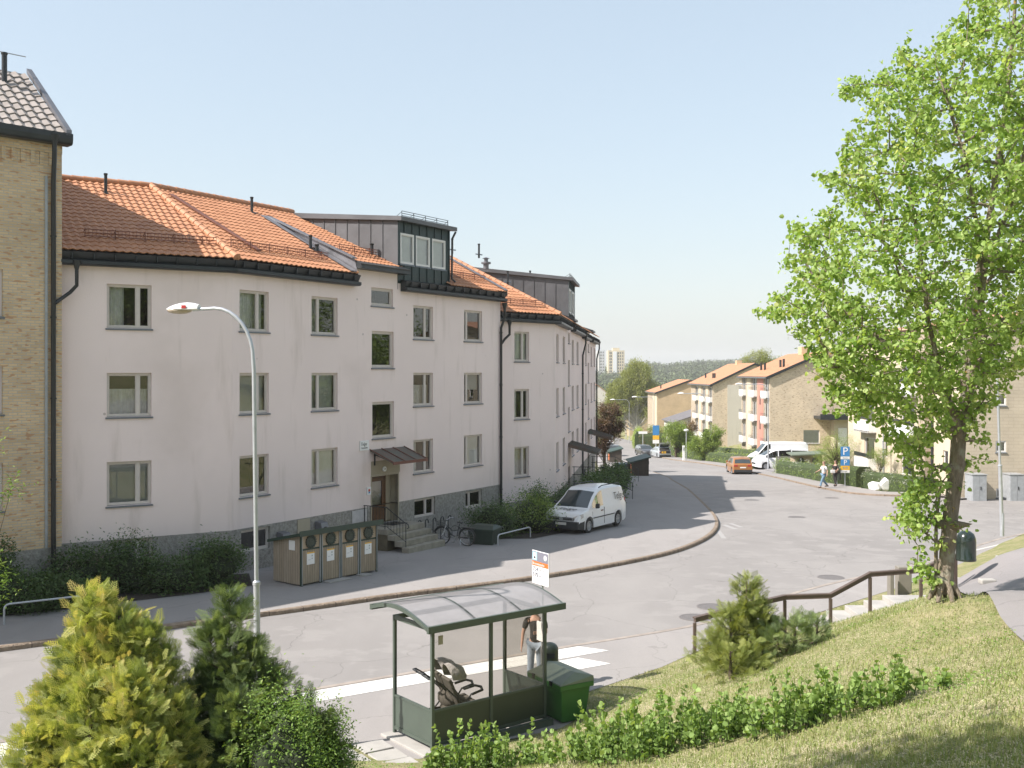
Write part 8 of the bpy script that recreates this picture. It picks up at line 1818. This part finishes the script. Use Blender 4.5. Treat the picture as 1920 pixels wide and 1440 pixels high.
for (px, py, Y, r, h, ns, lb) in ((860, 1440, 15.8, (.50, .35), .72, 52, 'leafy shrub before the left back panel of the bus shelter'), (945, 1435, 15.9, (.50, .35), .74, 56, 'leafy shrub with tall pale shoots before the middle of the bus shelter'), (1020, 1440, 15.6, (.35, .3), .42, 30, 'low weedy shrub below the green container'),
                               (1150, 1420, 14.2, (.50, .4), .78, 80, 'leafy shrub right of the green container'), (1255, 1405, 13.9, (.50, .4), .70, 80, 'broad leafy shrub, second right of the green container'), (1345, 1385, 13.5, (.40, .35), .66, 60, 'leafy shrub below the low junipers'),
                               (1470, 1375, 12.8, (.42, .35), .60, 64, 'leafy shrub in the middle of the row on the slope'), (1560, 1350, 12.8, (.42, .35), .56, 64, 'leafy shrub right of the middle of the row on the slope'), (1665, 1322, 12.8, (.40, .35), .52, 60, 'leafy shrub last but one at the right of the row'), (1752, 1298, 13.0, (.18, .16), .42, 16, 'lone thin leafy shrub at the right end of the row'),
                               (1080, 1440, 14.6, (.45, .35), .5, 45, 'leafy shrub cut by the bottom edge right of the container'), (800, 1452, 15.4, (.35, .3), .45, 26, 'small leafy shrub at the bottom edge near the paving slabs'), (1190, 1452, 13.6, (.5, .35), .5, 50, 'leafy shrub cut by the bottom edge, below the row')):
    stemshrub(lb, gbase(px, Y), r, h, ns, px)
# shrubs along the pink block
sh_ = lambda px, Y: (PX(px, Y), Y, .12)
for (px, Y, r, lb, fl, n) in ((20, 28.8, (1.4, .7, .72), 'dark clipped shrub behind the left steel tube barrier', 0, 4200), (100, 29.6, (1.25, .7, .62), 'dark low shrub left of the golden thuja, below the brick corner', 0, 3600), (150, 31.0, (1.1, .8, .95), 'dark shrub with faded pinkish flower heads under the downpipe', 26, 3800), (235, 31.6, (1.3, .8, 1.05), 'dark rhododendron with faded flower heads under the basement window', 34, 4200), (320, 31.6, (1.2, .8, .72), 'low dark shrub between the rhododendron and the lamp post', 0, 3400), (400, 32.6, (1.15, .9, .95), 'dark green shrub beside the lamp post, left of the recycling shed', 0, 4200), (0, 29.6, (.7, .6, 1.15), 'dark leafed shrub against the plinth at the left picture edge', 0, 2600)):
    bush('dark_shrub', lb, 'shrub', sh_(px, Y), r, int(n * 1.4), .095, FM['dark'], int(px + 3), flowers=fl, fm='dryflower', core='dark', fsize=.10, zc=.3)
for (x, y, r, lb, fl, n) in ((-.8, 43.5, (1.3, .9, 1.0), 'spiky white flowering shrub behind the dark green grit box', 46, 3600), (.8, 44.9, (1.35, 1.0, 1.12), 'white sprigged shrub beside the clipped dark hedge of the pink block', 26, 3800), (1.1, 47.4, (1.0, 1.1, 1.15), 'dense dark clipped shrub behind the white van bonnet', 0, 3800), (2.6, 49.6, (1.0, 1.3, 1.1), 'dark shrub directly behind the white van', 0, 3600),
                           (3.9, 52.3, (1.1, 1.6, 1.2), 'big dark shrub beyond the van roof', 0, 3600), (5.0, 57.5, (1.2, 2.0, 1.15), 'dark shrub by the first far entrance canopy', 0, 3400), (6.0, 63.5, (1.25, 2.3, 1.15), 'dark shrub between the two far entrances', 0, 3200), (6.9, 70.5, (1.2, 2.4, 1.1), 'last dark shrub before the far recycling sheds', 0, 3000)):
    bush('dark_shrub', lb, 'shrub', (x, y, zr(y) + .12), r, int(n * 1.3), .10 if y < 50 else .15, FM['hedge'] if 44.5 < y < 47 else FM['dark'], int(abs(x * 10) + y), flowers=fl, core='dark', fsize=.07, zc=.3)
# right hand hedges and trees
gz_ = lambda x, y: max(th(x, y), zr(y))
hedge('light green clipped hedge along the right pavement, left of the orange car', [(24.0, 103), (24.8, 110), (24.7, 120), (23.4, 133), (23.1, 152)], 2.0, 1.35, FM['hedgelight'], 3, gz_, 130, .12, 120)
hedge('taller back hedge below the middle brick house', [(27.2, 108), (27.0, 120), (26.4, 150)], 2.0, 1.6, FM['hedgelight'], 4, lambda x, y: gz_(x, y) + .1, 80, .15, 0)
hedge('flowering hedge beside the pavement, from the lamp post to the pedestrians', [(24.3, 93.5), (24.4, 89), (24.2, 84), (23.9, 78.5), (23.9, 75.2)], 2.0, 1.35, FM['hedge'], 5, gz_, 170, .11, 420)
hedge('dark green hedge behind the parking sign', [(24.2, 78.5), (24.6, 76), (25.0, 74.6)], 1.7, 1.55, FM['hedge'], 6, gz_, 180, .11, 0)
hedge('low white flowering hedge behind the boulders', [(24.7, 72.9), (25.0, 70.4), (25.3, 67.6), (25.9, 65.4)], 1.4, 1.25, FM['hedge'], 7, gz_, 260, .09, 420)
hedge('yellow green hedge at the corner of the far street', [(21.6, 178), (22.8, 190), (24.6, 205)], 2.0, 3.4, FM['hedgelight'], 8, gz_, 60, .22, 0)
hedge('brown leaved hedge by the street name plate', [(21.3, 176), (25.6, 175)], 2.2, 3.3, FM['brown'], 9, gz_, 110, .20, 0)
for a in (((23.6, 90.5, 0), .95, 1.35, 'rounded light green shrub right after the lamp by the vans'),): bush('round_shrub', a[3], 'shrub', (24.6, 94.2, gz_(24.6, 94)), (1.2, 1.0, .9), 2600, .12, FM['hedge'], 77, flowers=10, zc=.4)
tree('globe_willow', 'large rounded willow between the vans and the parking sign', (24.7, 80, gz_(24.7, 80) - .1), 4.1, [(0, 0, 2.65, 1.6, 1.6, 1.5), (.8, 2.4, 2.1, 1.2, 1.3, 1.1), (-1.0, -.2, 1.5, 1.1, 1.1, .9)], 15000, .085, FM['willow'], 21, .12, shape='long', nclump=130)
tree('weeping_standard', 'small grafted weeping tree on a stake beside the boulder lamp', (25.2, 71.9, gz_(25.2, 72)), 2.9, [(0, 0, 2.15, .95, .9, .62)], 5000, .07, FM['willow'], 22, .05, shape='long', nclump=60)
tree('round_tree', 'bright green ball shaped tree left of the brown leaved tree', (22.0, 141, gz_(22, 141)), 5.2, [(0, 0, 3.4, 1.7, 1.6, 1.6), (1.3, 0, 2.5, 1.3, 1.3, 1.2)], 14000, .20, FM['willow'], 23, .14, nclump=170)
tree('round_tree', 'small ball shaped tree beside the dark square board', (24.2, 127, gz_(24.2, 127)), 4.4, [(.1, 0, 2.9, 1.4, 1.3, 1.4), (-1.5, 0, 1.8, 1.4, 1.3, 1.1)], 12000, .18, FM['willow'], 24, .12, nclump=100)
tree('copper_tree', 'brown leaved tree before the low white building', (24.6, 146, gz_(24.6, 146) - .4), 6.2, [(0, 0, 3.6, 1.05, 1.0, 2.0)], 5500, .16, FM['brown'], 25, .14, nclump=80)
tree('bushy_tree', 'green bush like tree between the brown hedge and the blue and yellow sign', (24.4, 178, gz_(24.4, 178)), 4.6, [(0, 0, 2.2, 1.8, 1.6, 1.9)], 4500, .2, FM['hedge'], 26, .14, nclump=70)
tree('weeping_birch', 'tall weeping birch at the end of the far street', (27.5, 232, zr(232)), 18.6, [(0, 0, 12.6, 3.4, 3.4, 5.6), (-3.2, 0, 9.6, 2.6, 2.6, 4.8), (2.8, 0, 9.0, 2.5, 2.6, 4.6), (-5.4, 1, 8.4, 2.0, 2, 4.2)], 46000, .42, FM['birch'], 27, .3, shape='long', tilt=(55, 88), nclump=520, spread=.16, bark=mat('birch_bark', (.52, .50, .46), .8, .4, 2))
tree('leafy_tree', 'pale tree crown showing above the roofs of the brick houses', (43.5, 185, -3), 14.6, [(0, 0, 10.8, 3.4, 3, 3.4), (-4, 0, 9.3, 2.2, 2, 1.8), (2.6, 0, 11.0, 2.4, 2, 2.6)], 12000, .26, FM['birch'], 28, .3, nclump=150)
tree('purple_leaved_tree', 'purple brown leaved tree beside the last corner of the pink block', (8.6, 97, zr(97)), 6.8, [(.1, 0, 4.8, 1.35, 1.4, 1.9), (.6, -.2, 4.0, 1.2, 1.2, 1.2), (-.8, -.4, 2.9, .9, 1, 1.6)], 15000, .16, FM['purple'], 29, .14, nclump=150)
tree('small_tree', 'green crown behind the red car in the far street', (21.4, 262, zr(262)), 7.5, [(0, 0, 4.3, 3.4, 3, 2.8)], 6000, .26, FM['hedge'], 30, .2, nclump=90)
tree('small_tree', 'green crown at the end of the far street, right of the three lamps', (31.5, 290, zr(290)), 7.5, [(0, 0, 4.0, 3.4, 3, 2.8)], 5000, .28, FM['hedge'], 31, .2, nclump=90)
tree('small_tree', 'mid green tree left of the weeping birch against the hillside', (22.5, 330, zr(330)), 12, [(0, 0, 7.5, 5.0, 4, 4.2)], 7000, .36, FM['birch'], 32, .25, nclump=110)
tree('small_tree', 'tree crown right of the weeping birch below the forest ridge', (43, 330, zr(330)), 14, [(0, 0, 9, 5.5, 4, 4.2), (9, 2, 8, 5, 4, 3.5)], 9000, .38, FM['hedge'], 33, .25, nclump=130)
tree('small_tree', 'tree behind the farthest brick house', (56, 300, zr(300)), 13, [(0, 0, 9, 6.5, 4, 3.8), (-9, 2, 7, 5, 4, 3.4)], 8000, .38, FM['birch'], 34, .25, nclump=130)
# rowan twig reaching in from the left edge: a small tree just outside the frame
tree('rowan', 'rowan whose leaf tips reach in at the left edge', (-6.95, 13.1, th(-6.95, 13.1)), 6.8, [(0.1, 0, 4.4, .62, .7, 1.7)], 2600, .07, FM['shrub'], 35, .06, shape='long', nclump=46, spread=.2)
# trees on the rising ground beside and behind the viewpoint (outside the picture, mirrored in the windows)
for i, (x, y, h) in enumerate([(42, 56, 12), (50, 60, 13), (58, 66, 14), (46, 50, 12), (56, 54, 14), (30, 4, 11), (26, -8, 12), (36, -4, 13), (20, -18, 13), (32, -16, 14), (42, 10, 13), (13, -24, 13), (44, 26, 12)]):
    tree('hillside_tree', 'broad leafy tree on the slope outside the picture, mirrored in the windows', (x, y, th(x, y) - .2), h, [(0, 0, h * .60, h * .34, h * .34, h * .36), (h * .2, h * .1, h * .42, h * .25, h * .25, h * .26)], 5200, .42, FM['hedge'], 50 + i, .25, group='trees on the slope outside the picture', nclump=110, spread=.2)
tree('shading_tree', 'tree outside the picture whose crown shades the lower right grass', (-7.0, 4.0, th(-7.0, 4.0) - .1), 15.5, [(.6, 0, 10.9, 3.6, 2.6, 2.6), (-2.2, -1, 9.8, 2.8, 2.5, 2.5)], 17000, .26, FM['hedge'], 80, .25, nclump=150, spread=.2)  # unseen tree, placed and shaped so its crown shades the lower right
# ---------------------------------------------------------------- mown grass with clippings
def grass():
    rng = np.random.default_rng(2); n = 210000; Y = 8.5 + 22 * rng.uniform(0, 1, n) ** 1.3; x = rng.uniform(-.22, .53, n) * Y; d = sdist(x, Y, NE); pth_ = np.array(PATHP)
    def inpoly(x, y, P):
        r = np.zeros(x.shape, bool); j = len(P) - 1
        for i in range(len(P)):
            c = ((P[i, 1] > y) != (P[j, 1] > y)) & (x < (P[j, 0] - P[i, 0]) * (y - P[i, 1]) / (P[j, 1] - P[i, 1] + 1e-12) + P[i, 0]); r ^= c; j = i
        return r
    k = (d > .15) & ~inpoly(x, Y, pth_) & ~((x > 7.2) & (x < 11.6) & (Y > 26.3) & (Y < 28.2)) & ~((x > -3.2) & (x < -.9) & (Y > 16.9) & (Y < 18.6) & (d < 1.6)); x, Y = x[k], Y[k]; z = terr(x, Y); n = len(x)
    patchy = .5 + .25 * np.sin(x * 2.1 + 1.3 * np.sin(Y * 1.7)) + .25 * np.sin(Y * 2.9 + x); patchy = np.clip(patchy + .3 * np.sin(x * 5.3 + 2 * np.sin(Y * 4.1)) * np.sin(Y * 6.7), 0, 1); straw = rng.uniform(0, 1, n) < .12 + .6 * (1 - patchy); az = rng.uniform(0, 2 * np.pi, n); hh = np.where(straw, .008, .022 + .05 * rng.uniform(0, 1, n) ** 2); ln = np.where(straw, .05, .018) * rng.uniform(.6, 1.5, n); dx, dy = np.cos(az), np.sin(az); w_ = .0035 + .0025 * rng.uniform(0, 1, n)
    b = np.stack([x, Y, z + .006], 1); s = np.stack([-dy * w_, dx * w_, np.zeros(n)], 1); tip = b + np.stack([dx * ln, dy * ln, hh], 1)
    V = np.stack([b - s, b + s, tip + s * .4, tip - s * .4], 1).reshape(-1, 3); Fa = np.arange(n * 4).reshape(-1, 4)
    tn = np.where(straw, rng.uniform(.6, 1, n), np.clip(.28 * rng.uniform(0, 1.4, n) + .22 * patchy, 0, .6)); o = npmesh('grass', V, Fa, FM['grassb'], tint=tn); tag(o, 'short mown grass with dry clippings on the slope', 'grass', kind='stuff')
grass()
def weeds():
    rng = np.random.default_rng(9); C_ = [(gbase(1150 + 60 * i, 13.6 + .3 * math.sin(i))) for i in range(12)] + [gbase(px, Y) for px, Y in ((1800, 13), (1850, 12.5), (1700, 12.2), (1500, 12.6), (1000, 17.2), (1060, 17.6), (700, 17.4), (1600, 20.5), (1660, 20), (1330, 21), (1250, 20), (1180, 20.5), (1450, 17), (1880, 15.3), (1745, 16.5), (1690, 16))]; P = []
    for c in C_:
        m_ = 90; P.append(np.array(c) + rng.normal(0, 1, (m_, 3)) * np.array([.32, .22, .0]))
    P = np.concatenate(P); P[:, 2] = terr(P[:, 0], P[:, 1]) + rng.uniform(.0, .06, len(P)); o = leaves('low_weeds', P, .05, rng, FM['shrub'], None, 'blade', (-50, 20)); tag(o, 'low broad leaved weeds scattered in the mown grass', 'weeds', kind='stuff')
weeds()
# ---------------------------------------------------------------- forest ridge far away
def ridge():
    Xr = [-200, 60, 150, 200, 240, 300, 360, 420, 520, 700, 1500]; top_px = [(1100, 692), (1160, 690), (1210, 683), (1250, 687), (1300, 682), (1340, 681), (1390, 679), (1440, 681), (1520, 676), (1640, 672), (1920, 668)]
    tx = [PX(a, 1350) for a, _ in top_px]; tz = [PZ(b, 1350) - 9 for _, b in top_px]
    xs_ = np.linspace(-250, 1500, 90); ys_ = np.linspace(430, 1800, 60); gx, gy = np.meshgrid(xs_, ys_); s = np.clip((gy - 460) / (1350 - 460), 0, 1); zt = np.interp(gx / gy * 1350, tx, tz); z = -17.5 + (zt + 17.5) * (s * s * (3 - 2 * s)) + 1.2 * np.sin(gx * .02) * s; z = np.where(gy > 1350, zt - (gy - 1350) * .02, z)
    V = np.stack([gx.ravel(), gy.ravel(), z.ravel()], 1); nx_ = len(xs_); ii = (np.arange(59)[:, None] * nx_ + np.arange(89)[None]).ravel(); o = npmesh('hills', V, np.stack([ii, ii + 1, ii + nx_ + 1, ii + nx_], 1), mat('forest_floor', (.06, .075, .035), 1, .3, .02), smooth=True); tag(o, kind='structure')
    rng = np.random.default_rng(4); n = 5200; Y = 440 + 930 * rng.uniform(0, 1, n) ** .75; px = rng.uniform(1090, 1620, n); X_ = PX(px, Y); s = np.clip((Y - 460) / 890, 0, 1); zt = np.interp(X_ / Y * 1350, tx, tz); zg = -17.5 + (zt + 17.5) * (s * s * (3 - 2 * s)); H = rng.uniform(7, 13.5, n); con = rng.uniform(0, 1, n) < .55
    k = 34; f = rng.uniform(0, 1, (n, k)); az = rng.uniform(0, 2 * np.pi, (n, k)); prof = np.where(con[:, None], (1 - f) * .30, np.sqrt(np.clip(1 - (f * 1.5 - .62) ** 2, 0.02, 1)) * .42); r = prof * H[:, None] * rng.uniform(.6, 1.1, (n, k)); P = np.stack([X_[:, None] + np.cos(az) * r, Y[:, None] + np.sin(az) * r, zg[:, None] + H[:, None] * (.12 + .88 * f)], 2).reshape(-1, 3)
    tn = np.clip(np.repeat(np.where(con, rng.normal(.22, .12, n), rng.normal(.68, .2, n)), k) + rng.normal(0, .08, n * k), 0, 1); o = leaves('forest', P, 2.3, rng, FM['forest'], None, 'blade', (-60, 60), tint=tn); tag(o, 'mixed forest covering the ridge on the horizon', 'forest', kind='stuff')
ridge()
# ---------------------------------------------------------------- the air
m = bpy.data.materials.new('haze'); m.use_nodes = True; nt = m.node_tree; nt.nodes.remove(nt.nodes['Principled BSDF']); pv = nt.nodes.new('ShaderNodeVolumePrincipled'); pv.inputs['Color'].default_value = (.98, .97, .95, 1); pv.inputs['Density'].default_value = .00027; pv.inputs['Anisotropy'].default_value = 0
nt.links.new(pv.outputs[0], nt.nodes['Material Output'].inputs['Volume']); mb = MB(); mb.box(-1400, 2400, -500, 3000, -30, 60); tag(mb.build('haze', m), 'thin pale summer haze', kind='stuff')
